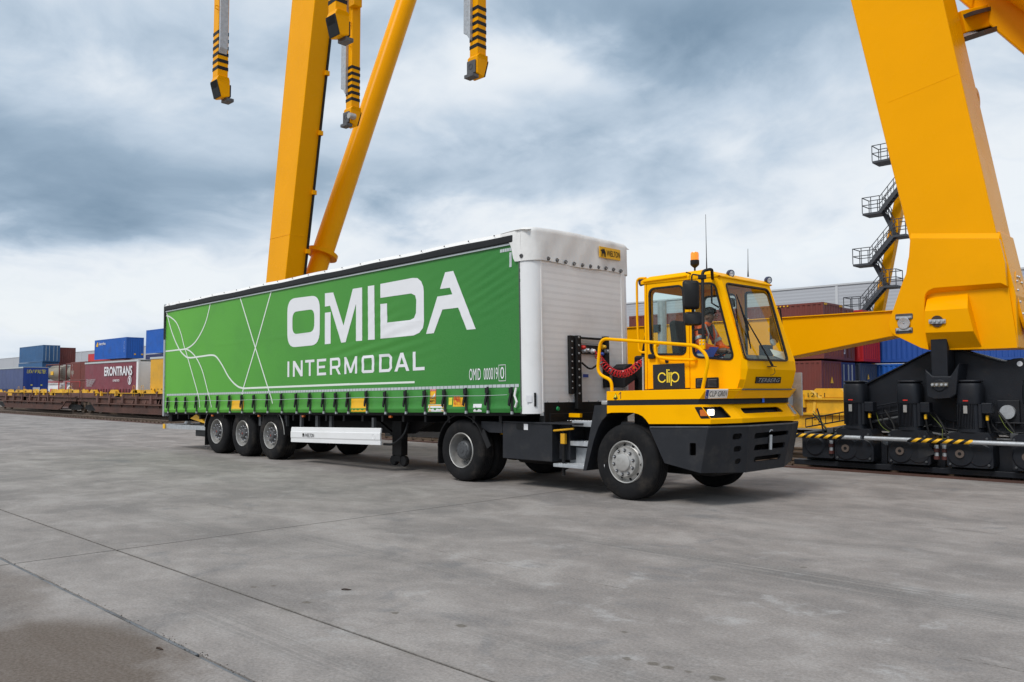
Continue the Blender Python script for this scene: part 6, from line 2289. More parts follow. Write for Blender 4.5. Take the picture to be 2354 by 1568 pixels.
# bogie frames and wheels on the rail
for x0, x1 in ((-7.45, -5.9), (-5.8, -4.9), (-4.8, -3.75), (-3.6, -2.2)):
    MB().panel([V((x0, 16.0, .12)), V((x0, 16.0, .50)), V((x0 + .15, 16.0, .62)), V((x1 - .15, 16.0, .62)), V((x1, 16.0, .50)), V((x1, 16.0, .12))], (0, .5, 0)).build('bogie_frame', 'crane_black', crane, bevel=.015)
for x in (-7.1, -6.2, -5.3, -4.4, -3.4):
    MB().lathe([(0, -.06), (.25, -.06), (.25, .06), (.28, .065), (.28, .09), (0, .09)], (x, 16.25, .40), (0, -1, 0), 28).build('rail_wheel', 'rail_steel', crane, smooth=30)
MB().box((-7.6, 15.75, .06), (-2.0, 15.98, .16)).build('rail_sweeper_bar', 'crane_black', crane, bevel=.01)
# left-hand gearbox without motor
MB().panel(rpoly([(-7.38, 15.66, .22), (-7.38, 15.66, .66), (-6.75, 15.66, .66), (-6.75, 15.66, .22)], .06), (0, .4, 0)).build('idler_box', 'crane_black', crane, bevel=.02)
MB().lathe([(0, .03), (.16, .03), (.19, 0)], (-7.12, 15.66, .44), (0, -1, 0), 28).build('gear_cover', 'crane_black', crane, smooth=30)
# rubber buffers between gearboxes
for x in (-6.80, -4.93, -4.80):
    for z, r, mt in ((.34, .05, 'sticker_red'), (.40, .035, 'galv'), (.47, .05, 'sticker_red'), (.53, .035, 'galv')):
        MB().cyl((x, 15.66, z - .03), (x, 15.66, z + .03), r, 12).build('buffer_disc', pbr('buffer_brown', (.07, .018, .015), .6) if mt == 'sticker_red' else mt, crane, smooth=30)
MB().panel([V((-5.22, 15.61, .30)), V((-5.22, 15.61, .76)), V((-4.96, 15.61, .45)), V((-4.96, 15.61, .40))], (0, .02, 0)).build('torque_arm', 'anthracite', crane)
# cable ladder behind the motors
for pts in ([(-7.45, 15.98, .78), (-5.55, 15.98, 1.16)], [(-5.15, 15.98, .88), (-4.6, 15.98, .80), (-3.0, 15.98, .80)]):
    mb = MB()
    for dz in (0, .16):
        mb.tube([V(p) + V((0, 0, dz)) for p in pts], .014, 5)
    for a, b in zip(pts, pts[1:]):
        n = int((V(b) - V(a)).length / .13)
        for i in range(n):
            p = V(a).lerp(V(b), i / n)
            mb.bar(p, p + V((0, 0, .16)), .012, .012, up=(1, 0, 0))
    mb.build('cable_ladder', 'crane_black', crane)
    MB().tube([V(p) + V((0, -.05, -.12)) for p in pts], .028, 8).build('conduit', 'hub_grey', crane, smooth=True)
pbr('wire_green', (.10, .13, .02), .5)
random.seed(21)
for x0 in (-7.2, -6.0, -5.05, -4.1, -3.2):
    for k in range(3):
        xa = x0 + random.uniform(-.1, .15)
        pts = [V((xa, 15.9, 1.05 + .05 * k)), V((xa + random.uniform(.1, .3), 15.78, .85)), V((xa + random.uniform(.2, .5), 15.74, .70 - .06 * k)), V((xa + random.uniform(.5, .7), 15.8, .82)), V((xa + .8, 15.92, .9))]
        MB().tube(rpath(pts, .15, 4), (.012, .006, .018)[k], 6).build('hose', ('plastic_black', 'wire_green', 'plastic_black')[k], crane, smooth=True)
    MB().box((x0 + .3, 15.7, .70), (x0 + .42, 15.78, .80)).build('junction_box', 'hub_grey', crane, bevel=.008)
# guard pipes with hazard bands
pz, py_ = .64, 15.50
for x0, x1, bands in ((-7.75, at(1978, 1012, Y=py_).x, (-7.6, at(1936, 1005, Y=py_).x)), (at(1987.5, 1005, Y=py_).x, -2.0, (at(2088, 1005, Y=py_).x, at(2229, 1012, Y=py_).x))):
    gp = MB().cyl((x0, py_, pz), (x1, py_, pz), .038, 18).build('guard_pipe', 'galv', crane, smooth=30)
    x = bands[0]
    k = 0
    while x < bands[1]:
        w_ = .085
        mb = MB()
        n = 20
        for i in range(n + 1):
            a = 2 * math.pi * i / n
            sh = .055 * math.sin(a)
            for e in (0, w_):
                xx = min(max(x + e + sh, bands[0] - .02), bands[1] + .05)
                mb.v.append(V((xx, py_ - .0395 * math.cos(a), pz + .0395 * math.sin(a))))
        mb.f = [(2 * i, 2 * i + 1, 2 * i + 3, 2 * i + 2) for i in range(n)]
        mb.build('hazard_band', 'sticker_yellow' if k % 2 else 'black', gp, smooth=True)
        x += w_
        k += 1
for x in (-6.9, -5.0, -3.0):
    MB().bar((x, py_ + .02, pz), (x, 16.0, pz - .05), .05, .03).build('pipe_bracket', 'galv', crane)

# far leg with stair tower
SY = 60.0
cxz = lambda z: -24.15 + .213 * z
fl_ = MB().bar((cxz(0), SY + .6, 0), (cxz(40), SY + .6, 40), .62, .55, up=(0, 1, 0)).build('far_leg', 'crane_yellow', crane)
lv = [(17.58, 'L'), (15.75, 'R'), (13.97, 'L'), (12.16, 'R'), (10.42, 'L'), (8.71, 'R'), (7.0, 'L'), (5.3, 'R'), (19.3, 'R'), (21.1, 'L')]
lv.sort(reverse=True)
pbr('stair_grey', (.055, .06, .068), .6, .1)
def land(z, s):
    xc = cxz(z)
    return (xc - 1.95, xc - .75) if s == 'L' else (xc + .45, xc + 1.35)


for z, s in lv:
    a, b = land(z, s)
    ld = MB().box((a, SY - .75, z - .14), (b, SY + .55, z)).build('landing', 'stair_grey', crane)
    mb = MB()
    e = a if s == 'L' else b
    for yy in (-.75, .5):
        for xx in (a, (a + b) / 2, b):
            mb.bar((xx, SY + yy, z), (xx, SY + yy, z + 1.1), .045, .045, up=(1, 0, 0))
        for h in (.55, 1.1):
            mb.bar((a, SY + yy, z + h), (b, SY + yy, z + h), .05, .05)
    for h in (.55, 1.1):
        mb.bar((e, SY - .75, z + h), (e, SY + .5, z + h), .05, .05)
    mb.build('landing_rail', 'stair_grey', ld)
for (z1_, s1), (z0_, s0) in zip(lv, lv[1:]):
    a1, a0 = land(z1_, s1), land(z0_, s0)
    if s0 == 'L':
        P0, P1 = V((a0[1], 0, z0_)), V((a1[0], 0, z1_))
        y_ = SY - .75
    else:
        P0, P1 = V((a0[0], 0, z0_)), V((a1[1], 0, z1_))
        y_ = SY + .05
    mb = MB()
    for dy in (0, .55):
        mb.bar(P0 + V((0, y_ + dy, -.07)), P1 + V((0, y_ + dy, -.07)), .07, .24, up=(0, 0, 1))
    n = 9
    for i in range(n):
        p = P0.lerp(P1, (i + .5) / n)
        mb.box((p.x - .13, y_, p.z - .03), (p.x + .13, y_ + .55, p.z + .01))
    fl2 = mb.build('stair_flight', 'stair_grey', crane)
    mb = MB()
    for dy in (-.02, .57):
        for h in (.5, 1.0):
            mb.bar(P0 + V((0, y_ + dy, h)), P1 + V((0, y_ + dy, h)), .04, .045, up=(0, 0, 1))
        for i in range(4):
            p = P0.lerp(P1, (i + .5) / 4)
            mb.bar(p + V((0, y_ + dy, 0)), p + V((0, y_ + dy, 1.0)), .035, .035, up=(1, 0, 0))
    mb.build('stair_rail', 'stair_grey', fl2)

# ---------------------------------------------------------------- spreader with four grapple arms
ZF = 8.4
spreader = thing('grapple_spreader', 'yellow hoist spreader with four black-striped grapple arms hanging above the trailer', 'spreader', (-15.9, 10.8, ZF))
MB().box((-19.5, 10.2, 14.2), (-12.2, 11.4, 14.9)).build('spreader_frame', 'crane_yellow', spreader, bevel=.03)
arms = [((505, 228), 'out'), ((775, 88), 'out'), ((810, 293), 'in'), ((1098, 182), 'in')]
for (px, py), kind in arms:
    b = at(px, py, Z=ZF)
    yd_ = 1 if kind == 'out' else -1          # feet point towards the trailer
    sw = .128
    col_ = MB()
    tilt = .010 * (1 if kind == 'out' else -1)
    col_.add([V((b.x - sw, b.y - .13, ZF + .45)), V((b.x + sw, b.y - .13, ZF + .45)), V((b.x + sw, b.y + .13, ZF + .45)), V((b.x - sw, b.y + .13, ZF + .45)),
              V((b.x - sw, b.y - .13, 14.3)), V((b.x + sw, b.y - .13, 14.3)), V((b.x + sw, b.y + .13, 14.3)), V((b.x - sw, b.y + .13, 14.3))],
             [(0, 3, 2, 1), (4, 5, 6, 7), (0, 1, 5, 4), (1, 2, 6, 5), (2, 3, 7, 6), (3, 0, 4, 7)])
    arm = col_.build('grapple_arm', 'crane_yellow', spreader, bevel=.01)
    MB().box((b.x - .2, b.y + yd_ * .0, 14.0), (b.x + .2, 10.8, 14.5)).build('arm_hinge', 'crane_yellow', arm)
    # hazard stripes: black bands round the shaft
    for k in range(6):
        z0 = ZF + .66 + k * .170
        bd = MB()
        g_ = .004
        ringp = [(-sw - g_, -.13 - g_), (sw + g_, -.13 - g_), (sw + g_, .13 + g_), (-sw - g_, .13 + g_)]
        dz = (-.01, .01, .01, -.01)
        for h in (0, .083):
            bd.v += [V((b.x + x, b.y + y, z0 + h + d)) for (x, y), d in zip(ringp, dz)]
        bd.f = [(i, (i + 1) % 4, 4 + (i + 1) % 4, 4 + i) for i in range(4)]
        bd.build('hazard_band', 'black', arm)
    # toe: swells and ends in the gripping foot
    toe = MB().panel([V((b.x - .16, b.y - yd_ * .16, ZF + .40)), V((b.x - .128, b.y - yd_ * .13, ZF + .50)), V((b.x - .128, b.y + yd_ * .13, ZF + .50)), V((b.x - .16, b.y + yd_ * .17, ZF + .44)), V((b.x - .16, b.y + yd_ * .17, ZF + .06)), V((b.x - .16, b.y - yd_ * .04, ZF))], (.32, 0, 0)).build('arm_toe', 'crane_yellow', arm, bevel=.015)
    MB().panel([V((b.x - .165, b.y - yd_ * .165, ZF + .36)), V((b.x - .165, b.y - yd_ * .165, ZF + .40)), V((b.x - .165, b.y - yd_ * .05, ZF + .02)), V((b.x - .165, b.y - yd_ * .07, ZF + .02))], (.33, 0, 0)).build('wear_strip', 'black', arm)
    MB().panel([V((b.x - .125, b.y - yd_ * .175, ZF + .38)), V((b.x + .125, b.y - yd_ * .175, ZF + .38)), V((b.x + .125, b.y - yd_ * .07, ZF + .04)), V((b.x - .125, b.y - yd_ * .07, ZF + .04))], (0, yd_ * .03, 0)).build('rubber_face', 'rubber', arm)
    pad = MB().box((b.x - .13, b.y + yd_ * .17, ZF + .06), (b.x + .13, b.y + yd_ * .22, ZF + .36)).build('grip_pad', 'black' if kind == 'out' else 'rim_dark', arm, bevel=.015)
    MB().lathe([(.05, .006), (.065, .006), (.065, 0)], (b.x, b.y + yd_ * .222, ZF + .22), (0, yd_, 0), 16).build('pad_ring', 'hub_grey', pad)
    MB().box((b.x - .14, b.y + yd_ * .10, ZF - .04), (b.x + .14, b.y + yd_ * .29, ZF + .04)).build('gripping_foot', 'rim_dark', arm, bevel=.012)
    # bright cable guard along the shaft
    gx_ = b.x + (.14 if kind == 'out' else -.14)
    gz = ZF + (1.05 if kind == 'out' else .93)
    s_ = 1 if kind == 'out' else -1
    if kind == 'out':
        MB().panel([V((gx_, b.y - .12, gz)), V((gx_ + .06, b.y - .12, gz + .12)), V((gx_ + .06, b.y - .12, 14.0)), V((gx_, b.y - .12, 14.0))], (0, .20, 0)).build('cable_guard', 'galv', arm, bevel=.006)
    else:
        MB().panel([V((b.x - .24, b.y - .22, gz + .10)), V((b.x - .14, b.y - .22, gz + .05)), V((b.x - .03, b.y - .22, gz - .10)), V((b.x - .03, b.y - .22, 14.0)), V((b.x - .24, b.y - .22, 14.0))], (0, .09, 0)).build('cable_guard', 'galv', arm, bevel=.012)
    for k in range(6):
        zz = ZF + 2.1 + k * .55
        MB().tube([(b.x + .10, b.y - .14, zz), (b.x + .10, b.y - .20, zz), (b.x + .10, b.y - .20, zz + .08), (b.x + .10, b.y - .14, zz + .08)], .012, 5).build('hose_clip', 'crane_yellow', arm)
MB().cyl((at(810, 293, Z=ZF).x + .23, at(810, 293, Z=ZF).y - .1, ZF + .2), (at(810, 293, Z=ZF).x + .23, at(810, 293, Z=ZF).y - .28, ZF + .2), .08, 16).build('sensor', 'rim_steel', spreader, smooth=30)
p = at(815, 20, Z=12.1)
b = at(810, 293, Z=ZF)
MB().lathe([(0, .2), (.05, .2), (.12, .16), (.13, .14), (.05, .12), (.05, 0), (.09, -.05), (.03, -.25), (0, -.25)], (b.x + .22, b.y - .1, ZF + 3.55), (0, 0, 1), 18).build('cable_head', 'plastic_black', spreader, smooth=30)
MB().box((b.x + .05, b.y - .2, ZF + 3.15), (b.x + .3, b.y + .05, ZF + 3.42)).build('cable_bracket', 'crane_yellow', spreader, bevel=.01)
# ---------------------------------------------------------------- warehouse
def clad():
    m = bpy.data.materials.new('cladding')
    m.use_nodes = True
    g = G(m.node_tree)
    P = g.n('ShaderNodeNewGeometry')
    n = g.noise(g.scale(P, (.05, 1, .4)), 1.2, 5, .6)
    c = g.mix(n, (.40, .415, .45), (.47, .48, .51))
    sep_ = g.n('ShaderNodeSeparateXYZ', {0: P}, out=None)
    s = g.m('SINE', g.m('MULTIPLY', sep_.outputs[2], 18.0))
    nrm = g.n('ShaderNodeBump', {'Strength': .25, 'Distance': .02, 'Height': s})
    b = g.n('ShaderNodeBsdfPrincipled', {'Base Color': c, 'Roughness': .5, 'Normal': nrm})
    g.n('ShaderNodeOutputMaterial', {'Surface': b}, out=None)
    MATS['cladding'] = m


clad()
pbr('clad_trim', (.55, .56, .58), .5)
wh = thing('warehouse', 'very long grey metal-clad warehouse stretching behind all the containers', 'warehouse', (-150, 110, 0))
WY = 85.0
xs = [-520 + i * 22.0 for i in range(26)]
for i, (a, b) in enumerate(zip(xs, xs[1:])):
    zt2_ = 12.25
    for (z0, z1_) in ((0, 4.0), (4.03, 8.0), (8.03, zt2_)):
        MB().box((a + .10, WY, z0), (b - .10, WY + .2, z1_)).build('wall_panel', 'cladding', wh)
    MB().box((b - .14, WY - .06, 0), (b + .14, WY + .16, zt2_)).build('downpipe_strip', 'clad_trim', wh)
MB().box((xs[0], WY - .1, 12.25), (xs[-1], WY + .3, 12.42)).build('parapet', 'clad_trim', wh)
MB().box((xs[0], WY + .3, 12.0), (xs[-1], WY + 60, 12.2)).build('roof', 'cladding', wh)
MB().box((xs[-1] - .2, WY + .2, 0), (xs[-1], WY + 60, 12.2)).build('end_wall', 'cladding', wh)

# ---------------------------------------------------------------- containers
def cmat(name, c):
    return pbr(name, c, .5, 0, .12, .8, dirt=(tuple(x * .45 + .03 for x in c), .5), dscale=.8)


cmat('c_brown', (.17, .036, .026)); cmat('c_brown2', (.15, .045, .038)); cmat('c_red', (.42, .014, .020)); cmat('c_blue', (.015, .075, .33))
cmat('c_bright', (.006, .11, .48)); cmat('c_navy', (.026, .034, .12)); cmat('c_steel', (.035, .12, .27)); cmat('c_slate', (.05, .06, .09))
cmat('t_maroon', (.20, .028, .045)); cmat('t_blue', (.045, .07, .19)); cmat('t_lkw', (.008, .05, .30)); cmat('t_yellow', (.74, .38, .01))
cmat('tank_steel', (.27, .24, .19)); cmat('tank_white', (.66, .66, .66)); cmat('lred', (.58, .010, .015))


def container(x1, y0, z0, L, Hc, mat, label, side='corr', end='corr', group=None, marks=True, name='shipping_container'):
    """x1: the end nearest the yard's right; y0: the side facing us"""
    x0 = x1 - L
    W = 2.44
    y1 = y0 + W
    t = thing(name, label, 'container', ((x0 + x1) / 2, (y0 + y1) / 2, z0), group)
    z1_ = z0 + Hc
    def wave(n0, n1, per=.28):
        out = []
        n = max(2, int((n1 - n0) / per))
        st = (n1 - n0) / n
        for i in range(n):
            a = n0 + i * st
            out += [(a, 0), (a + st * .30, 0), (a + st * .5, .036), (a + st * .8, .036)]
        out.append((n1, 0))
        return out
    mb = MB()
    if side == 'corr':
        pr_ = wave(x0 + .1, x1 - .1)
        for x, d in pr_:
            mb.v += [V((x, y0 + .012 + d, z0 + .15)), V((x, y0 + .012 + d, z1_ - .1))]
        mb.f = [(2 * i, 2 * i + 2, 2 * i + 3, 2 * i + 1) for i in range(len(pr_) - 1)]
    else:
        mb.box((x0 + .1, y0 + .02, z0 + .15), (x1 - .1, y0 + .04, z1_ - .1))
    mb.build('side_wall', mat, t)
    mb = MB()
    if end == 'corr':
        pr_ = wave(y0 + .1, y1 - .1)
        for y, d in pr_:
            mb.v += [V((x1 - .012 - d, y, z0 + .15)), V((x1 - .012 - d, y, z1_ - .1))]
        mb.f = [(2 * i, 2 * i + 2, 2 * i + 3, 2 * i + 1) for i in range(len(pr_) - 1)]
        mb.build('end_wall', mat, t)
    else:
        for k in range(2):
            a, b = y0 + .1 + k * (W - .2) / 2, y0 + .1 + (k + 1) * (W - .2) / 2
            dr = MB().box((x1 - .05, a + .01, z0 + .15), (x1 - .015, b - .01, z1_ - .1)).build('door', mat, t)
            for f in (.28, .72):
                y = a + (b - a) * f
                MB().bar((x1 + .01, y, z0 + .16), (x1 + .01, y, z1_ - .12), .05, .05, up=(1, 0, 0)).build('lock_bar', 'tape_grey' if end == 'doors' else mat, dr)
    mb = MB()
    for (xa, xb) in ((x0, x0 + .11), (x1 - .11, x1)):
        for (ya, yb_) in ((y0, y0 + .11), (y1 - .11, y1)):
            mb.box((xa, ya, z0), (xb, yb_, z1_))
    mb.build('corner_posts', mat, t)
    mb = MB()
    for z in (z0, z1_ - .11):
        for (ya, yb_) in ((y0 + .004, y0 + .08), (y1 - .08, y1 - .004)):
            mb.box((x0 + .11, ya, z + .004), (x1 - .11, yb_, z + .106 + (.04 if z == z0 else 0)))
        for (xa, xb) in ((x1 - .08, x1 - .004),):
            mb.box((xa, y0 + .11, z + .004), (xb, y1 - .11, z + .106 + (.04 if z == z0 else 0)))
    mb.build('frame_rails', mat, t)
    MB().box((x0 + .05, y0 + .05, z1_ - .03), (x1 - .05, y1 - .05, z1_ - .012)).build('roof', mat, t)
    MB().box((x0 + .05, y0 + .1, z0 + .1), (x1 - .1, y1 - .05, z1_ - .12)).build('inner_box', mat, t)
    return t


def ctext(t, s, o, xd, w_, h, mat='print_white', vertical=False, bold=.02):
    text_mb(s, o, xd, (0, 0, 1), w_, h, bold=bold, lift=.01).build('lettering', mat, t)


def tri(t, p, s, face):
    p = V(p)
    u = V((1, 0, 0)) if face == 'side' else V((0, 1, 0))
    n = V((0, -.012, 0)) if face == 'side' else V((.02, 0, 0))
    MB().panel([p - u * s / 2 + n, p + u * s / 2 + n, p + V((0, 0, s)) + n], -n * .3).build('warning_mark', 'sticker_yellow', t)


XE = -18.45
RG = 'containers stacked behind the crane beam'
t = container(XE, 41.5, 0.1, 12.19, 2.9, 'c_brown', 'brown container on the ground right of the cab, yellow triangles on it', group=RG)
for z_ in (1.75,):
    tri(t, (XE - 1.9, 41.5, z_), .5, 'side'); tri(t, (XE, 42.7, z_ + .1), .35, 'end')
for dx in (4.9, 4.1):
    ctext(t, 'T\nL\nL\nU\nE', (XE - dx, 41.5, 1.5), (1, 0, 0), .10, 1.1)
t = container(XE + .15, 41.5, 3.1, 12.19, 2.9, 'c_brown', 'upper brown container rising above the crane beam right of the cab', group=RG)
tri(t, (XE - 1.9, 41.5, 4.6), .5, 'side'); tri(t, (XE + .15, 42.7, 4.7), .35, 'end')
for dx in (4.9, 4.1):
    ctext(t, 'T\nL\nL\nU\nE', (XE - dx, 41.5, 4.3), (1, 0, 0), .10, 1.1)
for z_ in (5.87,):
    for k in range(4):
        y_ = 41.65 + k * .09
        MB().box((XE + .152, y_, z_), (XE + .16, y_ + .045, z_ + .1)).build('hazard_mark', 'sticker_yellow', t)
        MB().box((XE + .152, y_ + 1.85, z_), (XE + .16, y_ + 1.895, z_ + .1)).build('hazard_mark', 'sticker_yellow', t)
        MB().box((XE - 2.4 + k * .2, 41.485, z_), (XE - 2.32 + k * .2, 41.5, z_ + .07)).build('hazard_mark', 'sticker_yellow', t)
t = container(XE - .35, 44.15, 3.1, 12.19, 2.9, 'c_brown2', 'faded brown container end with grey lettering, beside the brown upper container', end='doors_plain', group=RG)
ctext(t, 'CAI', (XE - .35, 44.5, 3.45), (0, 1, 0), .8, .3)
t = container(XE - .35, 44.15, .1, 12.19, 2.9, 'c_navy', 'navy container end with white letters and a small flag, beneath the faded brown one', end='doors', group=RG)
ctext(t, 'P&O', (XE - .33, 44.35, .95), (0, 1, 0), 1.0, .5)
MB().panel([V((XE - .29, 45.45, .95)), V((XE - .29, 45.85, .95)), V((XE - .29, 45.65, 1.25)), V((XE - .29, 45.85, 1.45)), V((XE - .29, 45.45, 1.45))], (.01, 0, 0)).build('flag_mark', 'sticker_yellow', t)
tri(t, (XE - .35, 44.6, 2.1), .3, 'end')
t = container(XE - .1, 47.2, 3.1, 12.19, 2.9, 'c_red', 'bright red container end standing on a dark blue one behind the crane', group=RG)
t = container(XE - .3, 47.2, .1, 12.19, 2.9, 'c_slate', 'dark slate-blue container end under the bright red container', group=RG)
tri(t, (XE - .3, 48.3, 2.1), .3, 'end')
t = container(-10.5, 50.0, 3.1, 12.19, 2.9, 'c_blue', 'long blue corrugated container directly left of the black crane link', group=RG)
t = container(-10.2, 50.0, .1, 12.19, 2.9, 'c_bright', 'lower blue container with white lettering just above the black rocker beam', group=RG)
ctext(t, 'ML', (-19.9, 50.0, 1.2), (1, 0, 0), .9, .6)

LG = 'containers stacked far left beyond the train'
def cat_px(px_edge, py, Y):
    return at(px_edge, py, Y=Y).x


YB = 42.0
# far-left stack
t = container(cat_px(97.7, 850, YB), YB, 5.85, 12.19, 2.62, 'c_steel', 'steel-blue container with barred doors, topmost of the far-left stack', end='doors', group=LG)
t = container(cat_px(97.7, 850, YB) - .3, YB, 3.1, 12.19, 2.7, 'c_steel', 'steel-blue container under the topmost one of the far-left stack', group=LG)
t = container(cat_px(97.7, 850, YB) - 1.2, YB + 2.7, 5.6, 12.19, 2.62, 'c_brown', 'brown container end just right of the topmost steel-blue container', group=LG)
# tank containers
def tank(x1, y0, z0, mat_t, mat_f, label, band):
    L, W, Hc = 6.06, 2.44, 2.6
    x0 = x1 - L
    t = thing('tank_container', label, 'tank', ((x0 + x1) / 2, y0 + W / 2, z0), 'tank containers left of the maroon trailer')
    MB().lathe([(0, -.25), (.7, -.2), (1.05, -.05), (1.14, .1), (1.14, L - .55), (1.05, L - .4), (.7, L - .25), (0, L - .2)], (x0 + .2, y0 + W / 2, z0 + 1.3), (1, 0, 0), 32).build('tank_shell', mat_t, t, smooth=40)
    fr_ = MB()
    for x in (x0, x1 - .14):
        for y in (y0, y0 + W - .14):
            fr_.box((x, y, z0), (x + .14, y + .14, z0 + Hc))
        for z in (z0, z0 + Hc - .14):
            fr_.box((x + .01, y0 + .14, z + .01), (x + .13, y0 + W - .14, z + .13))
    for z in (z0, z0 + Hc - .12):
        fr_.box((x0 + .14, y0 + .01, z + .01), (x1 - .14, y0 + .10, z + .11))
    fr_.build('tank_frame', mat_f, t)
    ld = MB()
    for k in range(8):
        ld.box((x1 + .0, y0 + .2, z0 + .2 + k * .3), (x1 + .04, y0 + .55, z0 + .24 + k * .3))
    ld.build('ladder', mat_f, t)
    MB().box((x0 + 2.2, y0 + .02, z0 + .95), (x0 + 3.4, y0 + .06, z0 + 1.5)).build('tank_board', band, t)
    return t


xt = cat_px(135, 870, YB)
tank(xt, YB, 2.75, 'tank_steel', 'c_brown', 'dull steel tank container in a brown frame, upper left of two', 'sticker_yellow')
tank(xt + 9.0, YB, 2.75, 'tank_steel', 'c_brown', 'dull steel tank container in a brown frame next to the maroon containers', 'tank_steel')
tank(xt, YB, .1, 'tank_white', 'lred', 'white tank container in a red frame, lower left behind the train', 'sticker_red')
tank(xt + 9.0, YB, .1, 'tank_white', 'lred', 'white tank container in a red frame, lower right behind the train', 'tank_white')
container(xt + 6, YB + 5.4, 3.1, 12.19, 2.62, 'c_brown2', 'brown container roof edge showing above the steel tanks', group=LG)
xm = cat_px(196, 850, YB)
t = container(xm, YB, 2.8, 6.06, 2.65, 'c_brown', 'upper dark brown container with white upright letters left of the maroon trailer', group=LG)
ctext(t, 'T\nL\nL\nU', (xm - 5.3, YB, 3.4), (1, 0, 0), .18, 1.7)
t = container(xm, YB, .1, 6.06, 2.65, 'c_brown', 'lower dark brown container with white upright letters left of the maroon trailer', group=LG)
ctext(t, 'C\nS\nL\nU', (xm - 5.3, YB, .7), (1, 0, 0), .18, 1.7)
container(xm + 14, YB, 2.8, 12.19, 2.62, 'c_brown', 'brown container whose roof shows above the maroon trailer', group=LG)
YC = 46.0
xbl = cat_px(290, 800, YC)
t = container(xbl, YC, 5.95, 12.19, 2.95, 'c_bright', 'clean bright blue container high above the maroon trailer', end='corr', group=LG)
ctext(t, 'derigho', (xbl - 10.4, YC, 7.95), (1, 0, 0), 2.6, .55)
MB().panel([V((xbl - 11.6, YC - .012, 7.9)), V((xbl - 10.7, YC - .012, 7.9)), V((xbl - 10.7, YC - .012, 8.5)), V((xbl - 11.1, YC - .012, 8.55))], (0, .006, 0)).build('logo_mark', 'sticker_yellow', t)
ctext(t, 'C\nL\nX\nU', (xbl - .8, YC, 6.8), (1, 0, 0), .14, 1.5)
for yy_ in (YC + 1.1, YC + 2.1):
    MB().box((xbl + .0, yy_, 6.4), (xbl + .02, yy_ + .25, 6.6)).build('warning_mark', 'sticker_yellow', t)
xrd = cat_px(232, 800, YB + 14)
t = container(xrd, YB + 16, 5.6, 12.19, 2.7, 'lred', 'bright red container with white letters peeping out left of the bright blue one', side='plain', group=LG)
ctext(t, 'L-AN', (at(208, 808, Y=YB + 16).x + .4, YB + 16, 5.9), (1, 0, 0), 3.2, .95)
xr2 = cat_px(332, 800, YB)
t = container(xr2 + 12.6, YB, 5.9, 12.19, 2.9, 'c_bright', 'tall blue corrugated container behind the rear edge of the green trailer', group=LG)
t = container(xr2 + 12.6, YB, 3.2, 12.19, 2.6, 'c_navy', 'navy container under the tall blue one behind the green trailer', group=LG)

# ---------------------------------------------------------------- loaded trailers on the second track
def box_trailer(x0, x1, y0, z0, Hc, mat, label, curtain=True, group='trailers riding on the train', back='white'):
    W = 2.5
    t = thing('loaded_trailer', label, 'trailer', ((x0 + x1) / 2, y0 + W / 2, z0), group)
    n = int((x1 - x0) / .28)
    mb = MB().grid(lambda u, v: V((x0 + u * (x1 - x0 - .35), y0 - .02 * math.sin(u * n * 1.1) * (1 if v < .14 else .2) , z0 + v * Hc * .97)), n * 3, 16)
    mb.build('curtain', mat, t, smooth=60)
    MB().box((x0 + .02, y0 + .04, z0), (x1 - .05, y0 + W, z0 + Hc * .99)).build('body', mat, t)
    MB().box((x0 - .03, y0 - .05, z0 + Hc * .97), (x1, y0 + W + .05, z0 + Hc + .06)).build('roof_edge', 'tape_grey', t)
    s0_ = MB().box((x0 + .3, y0 - .06, z0 + .02), (x0 + .36, y0 - .03, z0 + .38)).build('strap', 'strap_black', t)
    for k in range(1, int((x1 - x0) / .6)):
        copy_at(s0_, t, (k * .6, 0, 0))
    MB().box((x1 - .34, y0 - .03, z0 - .02), (x1 + .02, y0 + .12, z0 + Hc)).build('corner_column', 'white_paint' if back == 'white' else mat, t)
    MB().box((x1 - .05, y0 + .12, z0), (x1, y0 + W, z0 + Hc)).build('end_wall', 'alu' if back == 'white' else mat, t)
    MB().box((x0 + .4, y0 + .4, z0 - .25), (x1 - .4, y0 + W - .4, z0)).build('underframe', 'frame_black', t)
    return t


Y2 = 26.2
xa_, xb_ = at(195.4, 870, Y=Y2).x, at(318, 870, Y=Y2).x
mt = box_trailer(xa_, xb_, Y2, 1.18, 2.62, 't_maroon', 'maroon curtain-sided trailer with white outlined lettering riding on the train')
sxm = lambda px: at(px, 860, Y=Y2 - .06).x
zz = lambda px, py: at(px, py, Y=Y2 - .06).z
x0_, x1_ = sxm(240), sxm(304)
text_mb('ERONTRANS', (x0_, Y2 - .07, zz(270, 864)), (1, 0, 0), (0, 0, 1), x1_ - x0_, zz(270, 842) - zz(270, 864), bold=.03, lift=.01).build('lettering', 'print_white', mt)
text_mb('LOGISTICS', (sxm(260), Y2 - .07, zz(270, 877)), (1, 0, 0), (0, 0, 1), sxm(275) - sxm(260), .17, bold=.03, lift=.01).build('lettering', 'print_white', mt)
MB().lathe([(.28, .0), (.36, .0)], (sxm(298.5), Y2 - .075, zz(298, 874)), (0, -1, 0), 24).build('emblem_ring', 'print_white', mt)
MB().panel([V((sxm(298.5) + x, Y2 - .075, zz(298, 874) + z)) for x, z in ((-.12, -.24), (.10, -.24), (.16, .0), (.05, .24), (-.14, .18), (-.05, .0))], (0, .005, 0)).build('emblem', 'print_white', mt)
for k in range(4):
    text_mb('TRANSPORT', (sxm(199), Y2 - .07, zz(205, 876 + k * 4.3)), (1, 0, 0), (0, 0, 1), 2.2 - .25 * k, .15, lift=.01).build('lettering', 'tape_grey', mt)
xt0 = xb_ + 1.4
